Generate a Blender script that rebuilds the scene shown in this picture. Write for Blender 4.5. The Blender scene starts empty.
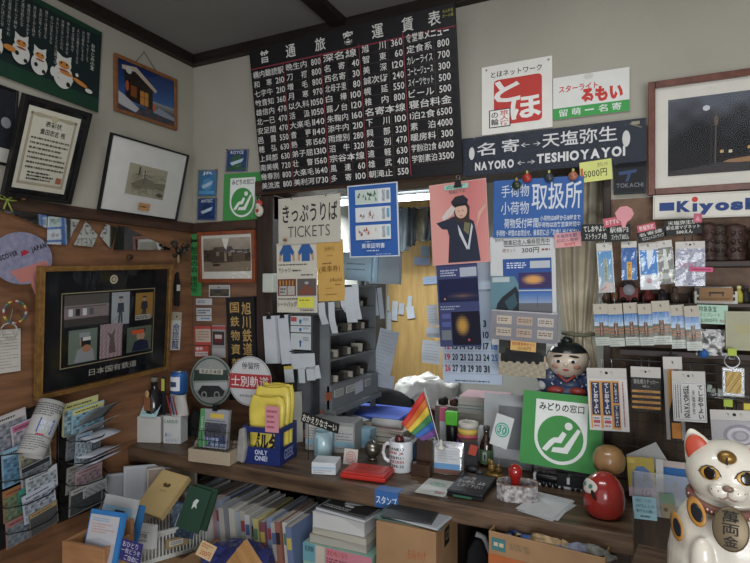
import bpy, math, random
from mathutils import Vector, Matrix, Euler, noise as mnoise
R = random.Random(7)
sc = bpy.context.scene
COL = sc.collection
PI = math.pi
rad = math.radians

# ---------------------------------------------------------------- camera
F = 545.0
CAMP = Vector((1.790, -1.853, 1.420))
_yaw, _pit = rad(25.5), rad(0.58)
FWD = Vector((-math.sin(_yaw)*math.cos(_pit), math.cos(_yaw)*math.cos(_pit), math.sin(_pit)))
RGT = Vector((math.cos(_yaw), math.sin(_yaw), 0))
UP = RGT.cross(FWD)
cam = bpy.data.cameras.new('camera'); cam.sensor_width = 36; cam.lens = 36*F/750
camo = bpy.data.objects.new('camera', cam); COL.objects.link(camo)
camo.matrix_world = Matrix((RGT, UP, -FWD)).transposed().to_4x4()
camo.matrix_world.translation = CAMP
cam.clip_start = 0.02
sc.camera = camo

def ray(px, py): return FWD + RGT*((px-375)/F) + UP*((281.5-py)/F)
def PY(px, py, y): d = ray(px, py); return CAMP + d*((y-CAMP.y)/d.y)
def PX(px, py, x): d = ray(px, py); return CAMP + d*((x-CAMP.x)/d.x)
def PZ(px, py, z): d = ray(px, py); return CAMP + d*((z-CAMP.z)/d.z)
def PD(px, py, dist): return CAMP + ray(px, py)*dist          # at a depth along the view axis
def depth(p): return (Vector(p)-CAMP).dot(FWD)
def mpp(p): return depth(p)/F                                  # metres per photo pixel there

# ---------------------------------------------------------------- materials
def lin(c):
    if isinstance(c, str):
        c = c.lstrip('#'); c = c if len(c) == 6 else ''.join(q*2 for q in c); c = [int(c[i:i+2], 16) for i in (0, 2, 4)]
    g = .3*c[0]+.59*c[1]+.11*c[2]; c = [v+(g-v)*.08 for v in c]
    return tuple(((v/255)/12.92 if v/255 <= .04045 else ((v/255+.055)/1.055)**2.4) for v in c) + (1.0,)
_mats = {}
def mat(name, col, rough=.6, metal=0, var=.10, nscale=30, bump=0.0, bscale=60, stretch=None, spec=.32, coat=0, col2=None, trans=0, emis=None, estr=0):
    if name in _mats: return _mats[name]
    m = bpy.data.materials.new(name); m.use_nodes = True
    nt = m.node_tree; N = nt.nodes; L = nt.links
    b = N['Principled BSDF']
    b.inputs['Roughness'].default_value = rough; b.inputs['Metallic'].default_value = metal
    b.inputs['Specular IOR Level'].default_value = spec
    if coat: b.inputs['Coat Weight'].default_value = coat; b.inputs['Coat Roughness'].default_value = .08
    tc = N.new('ShaderNodeTexCoord'); mp = N.new('ShaderNodeMapping'); L.new(tc.outputs['Object'], mp.inputs[0])
    if stretch: mp.inputs['Scale'].default_value = stretch
    nz = N.new('ShaderNodeTexNoise'); nz.inputs['Scale'].default_value = nscale; nz.inputs['Detail'].default_value = 6
    L.new(mp.outputs[0], nz.inputs['Vector'])
    c1 = lin(col); c2 = lin(col2) if col2 else tuple(max(0, v*(1-var*2)) for v in c1[:3])+(1,)
    if not col2: c1 = tuple(min(1, v*(1+var*.6)) for v in c1[:3])+(1,)
    cr = N.new('ShaderNodeValToRGB'); cr.color_ramp.elements[0].position = .32; cr.color_ramp.elements[1].position = .68
    cr.color_ramp.elements[0].color = c2; cr.color_ramp.elements[1].color = c1
    L.new(nz.outputs['Fac'], cr.inputs[0]); L.new(cr.outputs[0], b.inputs['Base Color'])
    if bump:
        bp = N.new('ShaderNodeBump'); bp.inputs['Strength'].default_value = bump; bp.inputs['Distance'].default_value = .004
        n2 = N.new('ShaderNodeTexNoise'); n2.inputs['Scale'].default_value = bscale; n2.inputs['Detail'].default_value = 5
        L.new(mp.outputs[0], n2.inputs['Vector']); L.new(n2.outputs['Fac'], bp.inputs['Height']); L.new(bp.outputs[0], b.inputs['Normal'])
    if emis:
        b.inputs['Emission Color'].default_value = lin(emis); b.inputs['Emission Strength'].default_value = estr
    _mats[name] = m
    return m
def c(hexcol, rough=.55):                                      # printed ink / paper of one colour
    return mat('ink_'+hexcol.strip('#')+('' if rough == .55 else '_%d' % (rough*100)), hexcol, rough, var=.03, nscale=18, spec=.25)
def wood(name, a, b, stretch=(1, 12, 12), rough=.55, nscale=5, bump=.15, coat=0):
    return mat(name, a, rough, col2=b, nscale=nscale, stretch=stretch, bump=bump, bscale=12, coat=coat)
def see_through(name, tint=(1, 1, 1), gloss=.14, rough=.08, bump=.0, white=0.0):
    if name in _mats: return _mats[name]
    m = bpy.data.materials.new(name); m.use_nodes = True
    nt = m.node_tree; N = nt.nodes; L = nt.links
    N.remove(N['Principled BSDF']); out = N['Material Output']
    tr = N.new('ShaderNodeBsdfTransparent'); tr.inputs[0].default_value = (*tint, 1)
    gl = N.new('ShaderNodeBsdfGlossy'); gl.inputs['Roughness'].default_value = rough
    mx = N.new('ShaderNodeMixShader'); fr = N.new('ShaderNodeFresnel'); fr.inputs['IOR'].default_value = 1.12+gloss*1.3; L.new(fr.outputs[0], mx.inputs[0])
    L.new(tr.outputs[0], mx.inputs[1]); L.new(gl.outputs[0], mx.inputs[2])
    last = mx
    if bump:
        tc = N.new('ShaderNodeTexCoord'); nz = N.new('ShaderNodeTexNoise'); nz.inputs['Scale'].default_value = 28
        L.new(tc.outputs['Object'], nz.inputs['Vector'])
        bp = N.new('ShaderNodeBump'); bp.inputs['Strength'].default_value = bump; bp.inputs['Distance'].default_value = .01
        L.new(nz.outputs['Fac'], bp.inputs['Height']); L.new(bp.outputs[0], gl.inputs['Normal'])
    if white:
        df = N.new('ShaderNodeBsdfDiffuse'); df.inputs[0].default_value = (.8, .82, .84, 1)
        m2 = N.new('ShaderNodeMixShader'); m2.inputs[0].default_value = white
        L.new(mx.outputs[0], m2.inputs[1]); L.new(df.outputs[0], m2.inputs[2]); last = m2
    L.new(last.outputs[0], out.inputs[0])
    _mats[name] = m
    return m
def printed():
    if 'printed_picture' in _mats: return _mats['printed_picture']
    m = bpy.data.materials.new('printed_picture'); m.use_nodes = True
    nt = m.node_tree; b = nt.nodes['Principled BSDF']; b.inputs['Roughness'].default_value = .5; b.inputs['Specular IOR Level'].default_value = .15
    a = nt.nodes.new('ShaderNodeVertexColor'); a.layer_name = 'Col'
    nt.links.new(a.outputs['Color'], b.inputs['Base Color'])
    _mats['printed_picture'] = m
    return m

# ---------------------------------------------------------------- glyphs
_gl = {}
_fc = bpy.data.curves.new('glyph', 'FONT'); _fc.resolution_u = 1; _fc.fill_mode = 'FRONT'
_fo = bpy.data.objects.new('glyph', _fc)
def glyph(ch, bold):
    if ord(ch) >= 0x4e00: bold = min(bold, .009)
    k = (ch, bold)
    if k not in _gl:
        _fc.body = ch; _fc.offset = bold; _fc.resolution_u = 3 if ord(ch) < 0x2000 else 2
        me = _fo.to_mesh()
        vs = [(v.co.x, v.co.y) for v in me.vertices]; fs = [tuple(p.vertices) for p in me.polygons]
        _fo.to_mesh_clear()
        wide = ord(ch) > 0x2000
        if vs: x0 = min(v[0] for v in vs); x1 = max(v[0] for v in vs)
        else: x0 = x1 = 0
        if wide: ox, adv = 0, 1.0
        elif ch == ' ': ox, adv = 0, .35
        else: ox, adv = x0-.05, x1-x0+.1
        _gl[k] = (vs, fs, ox, adv)
    return _gl[k]
def text_layout(s, bold=.01, vert=False):
    V, Fc = [], []; x = 0.0; y = 0.0
    for ch in s:
        vs, fs, ox, adv = glyph(ch, bold)
        b = len(V)
        if vert:
            if ch == 'ー': V += [(.5+(v[1]-.38), y-1+.38-(v[0]-.5)) for v in vs]
            else: V += [(v[0]-ox+(1-adv)/2, y-.88+v[1]) for v in vs]
            y -= 1.0 if ch != ' ' else .5
        else:
            V += [(x+v[0]-ox, v[1]) for v in vs]; x += adv
        Fc += [tuple(b+i for i in f) for f in fs]
    return V, Fc

# ---------------------------------------------------------------- mesh builder
class MB:
    def __init__(s): s.v = []; s.f = []; s.mi = []; s.sm = []; s.col = {}; s.mats = []
    def _m(s, m):
        if isinstance(m, str): m = c(m)
        if m not in s.mats: s.mats.append(m)
        return s.mats.index(m)
    def add(s, vs, fs, m, M=None, smooth=False):
        b = len(s.v); k = s._m(m)
        s.v += [tuple(M @ Vector(v)) for v in vs] if M is not None else [tuple(v) for v in vs]
        for f in fs: s.f.append(tuple(b+i for i in f)); s.mi.append(k); s.sm.append(smooth)
        return s
    def box(s, x0, y0, z0, x1, y1, z1, m, M=None):
        vs = [(x, y, z) for z in (z0, z1) for y in (y0, y1) for x in (x0, x1)]
        return s.add(vs, [(0, 2, 3, 1), (4, 5, 7, 6), (0, 1, 5, 4), (2, 6, 7, 3), (0, 4, 6, 2), (1, 3, 7, 5)], m, M)
    def cbox(s, cx, cy, cz, sx, sy, sz, m, M=None): return s.box(cx-sx/2, cy-sy/2, cz-sz/2, cx+sx/2, cy+sy/2, cz+sz/2, m, M)
    def prism(s, pts, z0, z1, m, M=None, smooth=False):
        n = len(pts); vs = [(p[0], p[1], z0) for p in pts]+[(p[0], p[1], z1) for p in pts]
        fs = [tuple(range(n-1, -1, -1)), tuple(range(n, 2*n))]+[(i, (i+1) % n, n+(i+1) % n, n+i) for i in range(n)]
        return s.add(vs, fs, m, M, smooth)
    def lathe(s, prof, m, M=None, n=24, smooth=True, sx=1, sy=1):
        vs, fs = [], []
        for r, z in prof: vs += [(max(r, 1e-5)*sx*math.cos(2*PI*i/n), max(r, 1e-5)*sy*math.sin(2*PI*i/n), z) for i in range(n)]
        for j in range(len(prof)-1):
            for i in range(n): fs.append((j*n+i, j*n+(i+1) % n, (j+1)*n+(i+1) % n, (j+1)*n+i))
        fs.append(tuple(range(n-1, -1, -1))); fs.append(tuple((len(prof)-1)*n+i for i in range(n)))
        return s.add(vs, fs, m, M, smooth)
    def cyl(s, p0, p1, r, m, n=12, r1=None, smooth=True):
        p0 = Vector(p0); p1 = Vector(p1); d = p1-p0
        q = d.to_track_quat('Z', 'Y').to_matrix().to_4x4(); q.translation = p0
        return s.lathe([(r, 0), (r if r1 is None else r1, d.length)], m, q, n, smooth)
    def tube(s, pts, r, m, n=6, closed=False):
        pts = [Vector(p) for p in pts]; k = len(pts); vs, fs = [], []
        for i, p in enumerate(pts):
            a = pts[(i-1) % k] if (closed or i) else p; b = pts[(i+1) % k] if (closed or i < k-1) else p
            d = (b-a).normalized(); u = d.cross(Vector((.13, .21, .97)))
            if u.length < 1e-3: u = d.cross(Vector((1, 0, 0)))
            u.normalize(); w = d.cross(u)
            vs += [tuple(p+(u*math.cos(2*PI*j/n)+w*math.sin(2*PI*j/n))*r) for j in range(n)]
        for i in range(k if closed else k-1):
            i2 = (i+1) % k
            for j in range(n): fs.append((i*n+j, i*n+(j+1) % n, i2*n+(j+1) % n, i2*n+j))
        if not closed: fs += [tuple(range(n-1, -1, -1)), tuple((k-1)*n+j for j in range(n))]
        return s.add(vs, fs, m, None, True)
    def ball(s, ce, ra, m, M=None, n=24, k=14):
        if not hasattr(ra, '__len__'): ra = (ra,)*3
        pr = [(math.sin(PI*j/k), -math.cos(PI*j/k)) for j in range(k+1)]
        T = Matrix.Translation(ce) @ Matrix.Diagonal((*ra, 1))
        return s.lathe(pr, m, (M @ T) if M is not None else T, n)
    def grid(s, fn, nx, ny, m, smooth=True, colf=None):
        b = len(s.v); s.add([fn(i/nx, j/ny) for j in range(ny+1) for i in range(nx+1)],
              [(j*(nx+1)+i, j*(nx+1)+i+1, (j+1)*(nx+1)+i+1, (j+1)*(nx+1)+i) for j in range(ny) for i in range(nx)], m, None, smooth)
        if colf:
            f0 = len(s.f)-nx*ny
            for j in range(ny):
                for i in range(nx): s.col[f0+j*nx+i] = lin([min(255, max(0, q)) for q in colf((i+.5)/nx, (j+.5)/ny)])
        return s
    def obj(s, name, parent=None, M=None, bevel=0, solid=0, sub=0, **tags):
        me = bpy.data.meshes.new(name)
        me.from_pydata(s.v, [], s.f)
        for m in s.mats: me.materials.append(m)
        me.polygons.foreach_set('material_index', s.mi); me.polygons.foreach_set('use_smooth', s.sm)
        if s.col:
            at = me.color_attributes.new('Col', 'FLOAT_COLOR', 'CORNER')
            for fi, cc in s.col.items():
                for li in me.polygons[fi].loop_indices: at.data[li].color = cc
        me.validate(); me.update()
        o = bpy.data.objects.new(name, me); COL.objects.link(o)
        if parent is not None: o.parent = parent
        if M is not None: o.matrix_local = M
        if solid: md = o.modifiers.new('solid', 'SOLIDIFY'); md.thickness = solid; md.offset = 0
        if bevel: md = o.modifiers.new('bevel', 'BEVEL'); md.width = bevel; md.segments = 2; md.limit_method = 'ANGLE'; md.angle_limit = rad(40)
        if sub: md = o.modifiers.new('sub', 'SUBSURF'); md.levels = sub; md.render_levels = sub
        return tag(o, **tags)
def tag(o, label=None, cat=None, group=None, kind=None):
    if label: o['label'] = label
    if cat: o['category'] = cat
    if group: o['group'] = group
    if kind: o['kind'] = kind
    return o
def empty(name, loc=(0, 0, 0), label=None, cat=None, group=None, rz=0, M=None):
    o = bpy.data.objects.new(name, None); COL.objects.link(o); o.empty_display_size = .05
    o.matrix_local = M if M is not None else Matrix.Translation(loc) @ Matrix.Rotation(rz, 4, 'Z')
    return tag(o, label, cat, group)

# ---------------------------------------------------------------- flat printed things
class Sheet(MB):
    """a card whose face is laid out in percent (x from the left, y from the top)"""
    def __init__(s, w, h, t=.001, base='#e8e6e0', body=True, bend=0, wave=0, border=None):
        super().__init__(); s.w, s.h, s.t = w, h, t; s.z = t/2; s.bend = bend; s.wave = wave
        if body:
            if bend or wave:
                for z, fl in ((-t/2, 1), (t/2, 0)):
                    s.grid(lambda a, b: (((1-a) if fl else a)*w-w/2, b*h-h/2, z), 10, 10, base, smooth=False)
            else: s.box(-w/2, -h/2, -t/2, w/2, h/2, t/2, base)
    def _x(s, p): return (p/100-.5)*s.w
    def _y(s, p): return (.5-p/100)*s.h
    def lay(s): s.z += .00022; return s.z
    def rect(s, x0, y0, x1, y1, m):
        z = s.lay(); X0, X1, Y0, Y1 = s._x(x0), s._x(x1), s._y(y1), s._y(y0)
        if s.bend or s.wave: s.grid(lambda a, b: (X0+(X1-X0)*a, Y0+(Y1-Y0)*b, z), 8, 8, m, False)
        else: s.add([(X0, Y0, z), (X1, Y0, z), (X1, Y1, z), (X0, Y1, z)], [(0, 1, 2, 3)], m)
        return s
    def frame(s, x0, y0, x1, y1, wd, m):                       # outline, wd in metres
        a = wd/s.w*100; b = wd/s.h*100
        s.rect(x0, y0, x1, y0+b, m); s.z -= .00022; s.rect(x0, y1-b, x1, y1, m); s.z -= .00022
        s.rect(x0, y0, x0+a, y1, m); s.z -= .00022; s.rect(x1-a, y0, x1, y1, m); return s
    def poly(s, pts, m):
        z = s.lay(); P = [(s._x(x), s._y(y), z) for x, y in pts]
        ar = sum(P[i][0]*P[(i+1) % len(P)][1]-P[(i+1) % len(P)][0]*P[i][1] for i in range(len(P)))
        if ar < 0: P.reverse()
        return s.add(P, [tuple(range(len(P)))], m)
    def line(s, x0, y0, x1, y1, wd, m):                        # wd metres
        a = Vector((s._x(x0), s._y(y0))); b = Vector((s._x(x1), s._y(y1))); d = (b-a).normalized()*wd/2; n = Vector((-d.y, d.x)); z = s.lay()
        return s.add([(*(a-n), z), (*(b-n), z), (*(b+n), z), (*(a+n), z)], [(0, 1, 2, 3)], m)
    def disc(s, cx, cy, rx, ry, m, n=28, rot=0, hole=0):       # radii in percent of WIDTH
        z = s.lay(); X, Y = s._x(cx), s._y(cy); a, b = rx/100*s.w, ry/100*s.w; ca, sa = math.cos(rot), math.sin(rot)
        def p(k, q): u, v = q*a*math.cos(2*PI*k/n), q*b*math.sin(2*PI*k/n); return (X+u*ca-v*sa, Y+u*sa+v*ca, z)
        o = [p(k, 1) for k in range(n)]
        if hole: i_ = [p(k, hole) for k in range(n)]; return s.add(o+i_, [(k, (k+1) % n, n+(k+1) % n, n+k) for k in range(n)], m)
        return s.add(o, [tuple(range(n))], m)
    def text(s, st, x0, y0, x1, y1, m, bold=.01, vert=False, keep=False):
        V, Fc = text_layout(st, bold, vert)
        if not V: return s
        ax, bx = min(v[0] for v in V), max(v[0] for v in V); ay, by = min(v[1] for v in V), max(v[1] for v in V)
        if not vert and any(ord(ch) > 0x2000 for ch in st): ay, by = min(ay, -.06), max(by, .8)
        X0, X1, Y0, Y1 = s._x(x0), s._x(x1), s._y(y1), s._y(y0)
        sx = (X1-X0)/max(bx-ax, .05); sy = (Y1-Y0)/max(by-ay, .05)
        if keep: sx = sy = min(sx, sy)
        z = s.lay()
        return s.add([(X0+(v[0]-ax)*sx, Y0+(v[1]-ay)*sy, z) for v in V], Fc, m)
    def lines(s, x0, y0, x1, y1, n, m, seed=1, fill=.55, vert=False):   # small print too fine to read
        r = random.Random(seed); z = s.lay(); vs, fs = [], []
        for k in range(n):
            if vert:
                a = x1-(x1-x0)*(k+.5)/n; wd = (x1-x0)/n*fill/2; y = y0; end = y1 if r.random() < .6 else y0+(y1-y0)*r.uniform(.4, .95)
                while y < end:
                    st = min(r.uniform(1.5, 5), end-y+.1); b = len(vs)
                    vs += [(s._x(a-wd), s._y(y+st), z), (s._x(a+wd), s._y(y+st), z), (s._x(a+wd), s._y(y), z), (s._x(a-wd), s._y(y), z)]; fs.append((b, b+1, b+2, b+3)); y += st+r.uniform(.8, 1.6)
            else:
                a = y0+(y1-y0)*(k+.5)/n; wd = (y1-y0)/n*fill/2; x = x0; end = x1 if r.random() < .6 else x0+(x1-x0)*r.uniform(.5, .95)
                while x < end:
                    st = min(r.uniform(1.5, 6), end-x+.1); b = len(vs)
                    vs += [(s._x(x), s._y(a+wd), z), (s._x(x+st), s._y(a+wd), z), (s._x(x+st), s._y(a-wd), z), (s._x(x), s._y(a-wd), z)]; fs.append((b, b+1, b+2, b+3)); x += st+r.uniform(.8, 2)
        return s.add(vs, fs, m)
    def pic(s, x0, y0, x1, y1, fn, nx=24, ny=18):              # printed picture: fn(u from left, v from top) -> rgb 0..255
        z = s.lay()
        X0, X1, Y0, Y1 = s._x(x0), s._x(x1), s._y(y1), s._y(y0)
        return s.grid(lambda a, b: (X0+(X1-X0)*a, Y0+(Y1-Y0)*b, z), nx, ny, printed(), False, lambda a, b: fn(a, 1-b))
    def finish(s):
        if s.bend or s.wave:
            w, h = s.w, s.h
            s.v = [(x, y, z+s.bend*((2*x/w)**2)+s.wave*math.sin(5*y/h+1)*(.5-y/h)) for x, y, z in s.v]
        return s

def frame_from(P):                                             # 4 points TL TR BR BL -> (matrix, w, h)
    TL, TR, BR, BL = P
    u = ((TR-TL)+(BR-BL)); w = u.length/2; u.normalize()
    v = ((TL-BL)+(TR-BR)); h = v.length/2; n = u.cross(v).normalized(); v = n.cross(u).normalized()
    M = Matrix((u, v, n)).transposed().to_4x4(); M.translation = (TL+TR+BR+BL)/4
    return M, w, h
def quad3(px4, plane):
    k = plane[0]; TL, TR, BR, BL = px4
    if k == 'Y': return [PY(*p, plane[1]) for p in px4]
    if k == 'X': return [PX(*p, plane[1]) for p in px4]
    if k == 'Z': return [PZ(*p, plane[1]) for p in px4]
    if k == 'D': return [PD(*p, plane[1]) for p in px4]
    if k in ('YL', 'XL'):                                      # bottom edge on the wall, top leaning out by plane[2] metres
        b, lean = plane[1], plane[2]
        if lean is None:                                       # find the lean at which the hanging sides stay plumb
            o = []
            for q, r_ in ((TL, BL), (TR, BR)):
                if k == 'XL': B = PX(*r_, b); o.append(PY(*q, B.y).x-b)
                else: B = PY(*r_, b); o.append(b-PX(*q, B.x).y)
            lean = sum(o)/2; print('lean', px4, o)
        if k == 'YL': return [PY(*TL, b-lean), PY(*TR, b-lean), PY(*BR, b), PY(*BL, b)]
        return [PX(*TL, b+lean), PX(*TR, b+lean), PX(*BR, b), PX(*BL, b)]
    if k == 'YY': return [PY(*TL, plane[1]), PY(*TR, plane[2]), PY(*BR, plane[2]), PY(*BL, plane[1])]   # left / right ends at different depths
def card(name, px4, plane, base, fn=None, t=.0012, parent=None, label=None, cat=None, group=None, bend=0, wave=0, kind=None):
    if len(px4) == 2: (a, b), (d, e) = px4; px4 = [(a, b), (d, b), (d, e), (a, e)]
    M, w, h = frame_from(quad3(px4, plane))
    s = Sheet(w, h, t, base, bend=bend, wave=wave)
    if fn: fn(s)
    s.finish()
    return s.obj(name, parent, M, label=label, cat=cat, group=group, kind=kind)
def at(o):                                                     # child placed in world terms
    return o
def framed(name, px4, plane, wd, fmat, label, fn, dp=.02, mat_='#e0ddd4', glass=True, group=None, inner=None):
    M, w, h = frame_from(quad3(px4, plane))
    e = empty(name, M=M @ Matrix.Translation((0, 0, dp/2)), label=label, cat='framed picture', group=group)
    f = MB()
    for (x0, y0, x1, y1) in ((-w/2, -h/2, -w/2+wd, h/2), (w/2-wd, -h/2, w/2, h/2), (-w/2+wd, -h/2, w/2-wd, -h/2+wd), (-w/2+wd, h/2-wd, w/2-wd, h/2)):
        f.box(x0, y0, -dp/2, x1, y1, dp/2, fmat)
    if inner:
        q = wd*.25
        for (x0, y0, x1, y1) in ((-w/2+wd-q, -h/2+wd-q, -w/2+wd, h/2-wd+q), (w/2-wd, -h/2+wd-q, w/2-wd+q, h/2-wd+q), (-w/2+wd, -h/2+wd-q, w/2-wd, -h/2+wd), (-w/2+wd, h/2-wd, w/2-wd, h/2-wd+q)):
            f.box(x0, y0, 0, x1, y1, dp/2+.0025, inner)
    f.obj('frame', e, bevel=.0015)
    s = Sheet(w-2*wd+.002, h-2*wd+.002, .004, mat_)
    fn(s); s.obj('picture', e, Matrix.Translation((0, 0, -dp/2+.004)))
    if glass:
        g = MB(); g.box(-w/2+wd, -h/2+wd, 0, w/2-wd, h/2-wd, .001, see_through('picture_glass', gloss=.07, rough=.03)); g.obj('glass', e, Matrix.Translation((0, 0, dp/2-.006)))
    return e

# boxes standing on a level: footprint taken from the photo
def stand(px, py, z): return PZ(px, py, z)
def S(p, n): return mpp(p)*n
def basis(loc, rz=0): return Matrix.Translation(loc) @ Matrix.Rotation(rz, 4, 'Z')
def up_sheet(w, h, t, base, tilt=0, **k):                      # sheet + matrix so that it stands upright facing -y, bottom edge at the origin
    s = Sheet(w, h, t, base, **k)
    M = Matrix.Rotation(PI/2-tilt, 4, 'X') @ Matrix.Translation((0, h/2, 0))
    return s, M
def noisef(u, v, k=1.0):
    return math.sin(u*12.9*k+v*4.1)*math.cos(v*9.7*k-u*3.3)*.5+math.sin(u*31*k+1.3)*math.sin(v*27*k)*.3
def grad(a, b, t): return tuple(a[i]+(b[i]-a[i])*min(1, max(0, t)) for i in range(3))
# ================================================================ the room
plaster = mat('plaster', '#a49f91', .85, var=.05, nscale=2.5, bump=.25, bscale=90)
ceilm = mat('ceiling_board', '#807d78', .9, var=.05, nscale=1.5, bump=.1)
darkw = wood('dark_trim_wood', '#2b211b', '#191310', (1, 14, 14), .5)
beamw = wood('beam_wood', '#4a3427', '#33231b', (2, 14, 14), .5)
beamwy = wood('beam_wood_y', '#4a3427', '#33231b', (14, 2, 14), .5)
panel = wood('wall_panel_wood', '#875c3e', '#63442e', (9, 1.6, 12), .5, 3, .2)
panelb = wood('wall_panel_wood_back', '#7a5840', '#5f4332', (1.6, 9, 12), .5, 3, .2)
panelr = wood('slat_wall_wood', '#54412f', '#382a20', (9, 9, 1.4), .6, 3, .2)
countw = wood('counter_wood', '#67503c', '#33261c', (1.2, 9, 9), .42, 4, .35)
postw = wood('post_wood', '#3a2c25', '#271d18', (12, 12, 1), .55)
blackm = mat('black_paint', '#17171a', .45)
blackp = mat('black_plastic', '#141416', .35)
steel = mat('steel', '#b8babd', .3, metal=1, var=.05)
greym = mat('grey_steel_paint', '#6f7274', .5, var=.05)

def struct(name, fn, bevel=0):
    m = MB(); fn(m); return m.obj(name, kind='structure', bevel=bevel)
ZB = 1.703                                                     # where plaster meets wood
struct('floor', lambda m: m.box(-.1, -3.2, -.05, 3.2, 2.1, 0, mat('floor_concrete', '#5b554d', .8)))
struct('ceiling', lambda m: m.box(-.1, -3.2, 2.45, 3.2, 2.1, 2.55, ceilm))
struct('trim_1', lambda m: m.box(0, -3.1, 2.405, .035, 0, 2.449, darkw), .003)
struct('trim_2', lambda m: m.box(.036, -.035, 2.405, 3.1, 0, 2.449, darkw), .003)

struct('trim_3', lambda m: m.box(.74, -3.1, 2.42, .80, -.036, 2.449, darkw), .003)
struct('wall_left', lambda m: (m.box(-.1, -3.1, 1.667, 0, 0, 2.449, plaster), m.box(-.1, -3.1, 0.001, -.002, 0, 1.667, panel)))
struct('trim_4', lambda m: m.box(0, -3.1, 1.662, .022, 0, ZB, beamwy), .003)
LX0 = PY(258, 300, 0).x; LX1 = PY(274, 300, 0).x; RX0 = PY(603, 200, 0).x; RX1 = PY(611, 200, 0).x
LT = 1.80                                                      # underside of the lintel
struct('wall_back', lambda m: (m.box(-.1, .001, ZB, LX1, .1, 2.449, plaster), m.box(LX1, .001, 1.86, RX0, .1, 2.449, plaster), m.box(RX0, .001, ZB-.01, 3.1, .1, 2.449, plaster),
                               m.box(-.1, .003, 0.001, LX0, .1, ZB, panelb), m.box(LX0, .003, .001, RX0, .1, .72, postw), m.box(RX0, .003, 0.001, 3.1, .1, 1.40, panelr), m.box(RX0, .003, 1.401, 3.1, .1, ZB-.01, wood('wall_panel_right', '#7a5b43', '#5c4331', (9, 1.6, 9), .55, 3, .2))))
struct('trim_5', lambda m: m.box(.023, -.022, 1.662, LX0, .002, ZB, beamw), .003)
struct('trim_6', lambda m: m.box(LX0, -.024, LT, RX1, .12, 1.86, beamw), .003)
struct('trim_7', lambda m: m.box(LX0, -.012, .724, LX1, .14, LT-.001, postw), .003)
struct('trim_8', lambda m: m.box(RX0, -.012, .724, RX1, .14, LT-.001, postw), .003)

# the office behind the ticket window
offp = mat('office_plaster', '#b4b3a9', .85, var=.05, nscale=3)
struct('wall_office', lambda m: (m.box(.2, 1.75, 0, 3.1, 1.85, 2.449, offp)))
struct('wall_office_left', lambda m: (m.box(-.1, .1, 0, .2, 1.75, 2.449, offp)))
struct('wall_office_right', lambda m: (m.box(2.9, .1, 0, 3.0, 1.75, 2.449, offp)))
# pale wood door of the office
ply = wood('pale_plywood', '#cda765', '#b38f54', (9, 9, 1.2), .5, 3, .05)
a = PY(362, 300, 1.70).x; b = PY(452, 300, 1.70).x
struct('door_1', lambda m: (m.box(a, 1.70, .02, b, 1.745, 2.1, ply), m.box(a-.04, 1.69, 0, a, 1.748, 2.14, offp), m.box(b, 1.69, 0, b+.04, 1.748, 2.14, offp)))

# ---------------------------------------------------------------- counter
CZ = .800
CX1 = 1.785
e = empty('ticket_counter', (0, -.34, 0), 'long dark worn wooden counter running under the ticket window', 'counter')
m = MB(); m.box(.003, -.343, CZ-.055, CX1, -.026, CZ, countw); m.box(LX1+.002, -.026, CZ-.055, RX0-.002, .16, CZ, countw)
m.obj('top', e, Matrix.Translation((0, .34, 0)), bevel=.004)
m = MB(); m.box(1.725, -.325, 0.001, 1.775, -.275, CZ-.055, countw); m.obj('post', e, Matrix.Translation((0, .34, 0)), bevel=.003)
m = MB(); m.box(1.1, -.26, 0.392, 1.13, -.03, CZ-.055, postw); m.obj('divider', e, Matrix.Translation((0, .34, 0)))
# low shelf the boxes under the counter stand on
m = MB(); m.box(.003, -1.02, .36, 1.72, -.03, .39, countw); 
for x, y in ((.03, -.98), (1.66, -.98), (.03, -.1), (1.66, -.1)): m.box(x, y, 0.001, x+.05, y+.05, .36, countw)
m.obj('low_bench', label='low dark bench under the counter that carries the magazines and boxes', cat='bench', bevel=.003)
# office desk
m = MB(); m.box(.72, .17, CZ-.05, 2.1, 1.0, CZ-.02, mat('desk_top', '#6b6a66', .5)); 
for x, y in ((.75, .2), (2.03, .2), (.75, .93), (2.03, .93)): m.box(x, y, .001, x+.04, y+.04, CZ-.05, greym)
m.obj('office_desk', label='grey office desk covered with papers behind the counter', cat='desk')
DZ = CZ-.02

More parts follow.
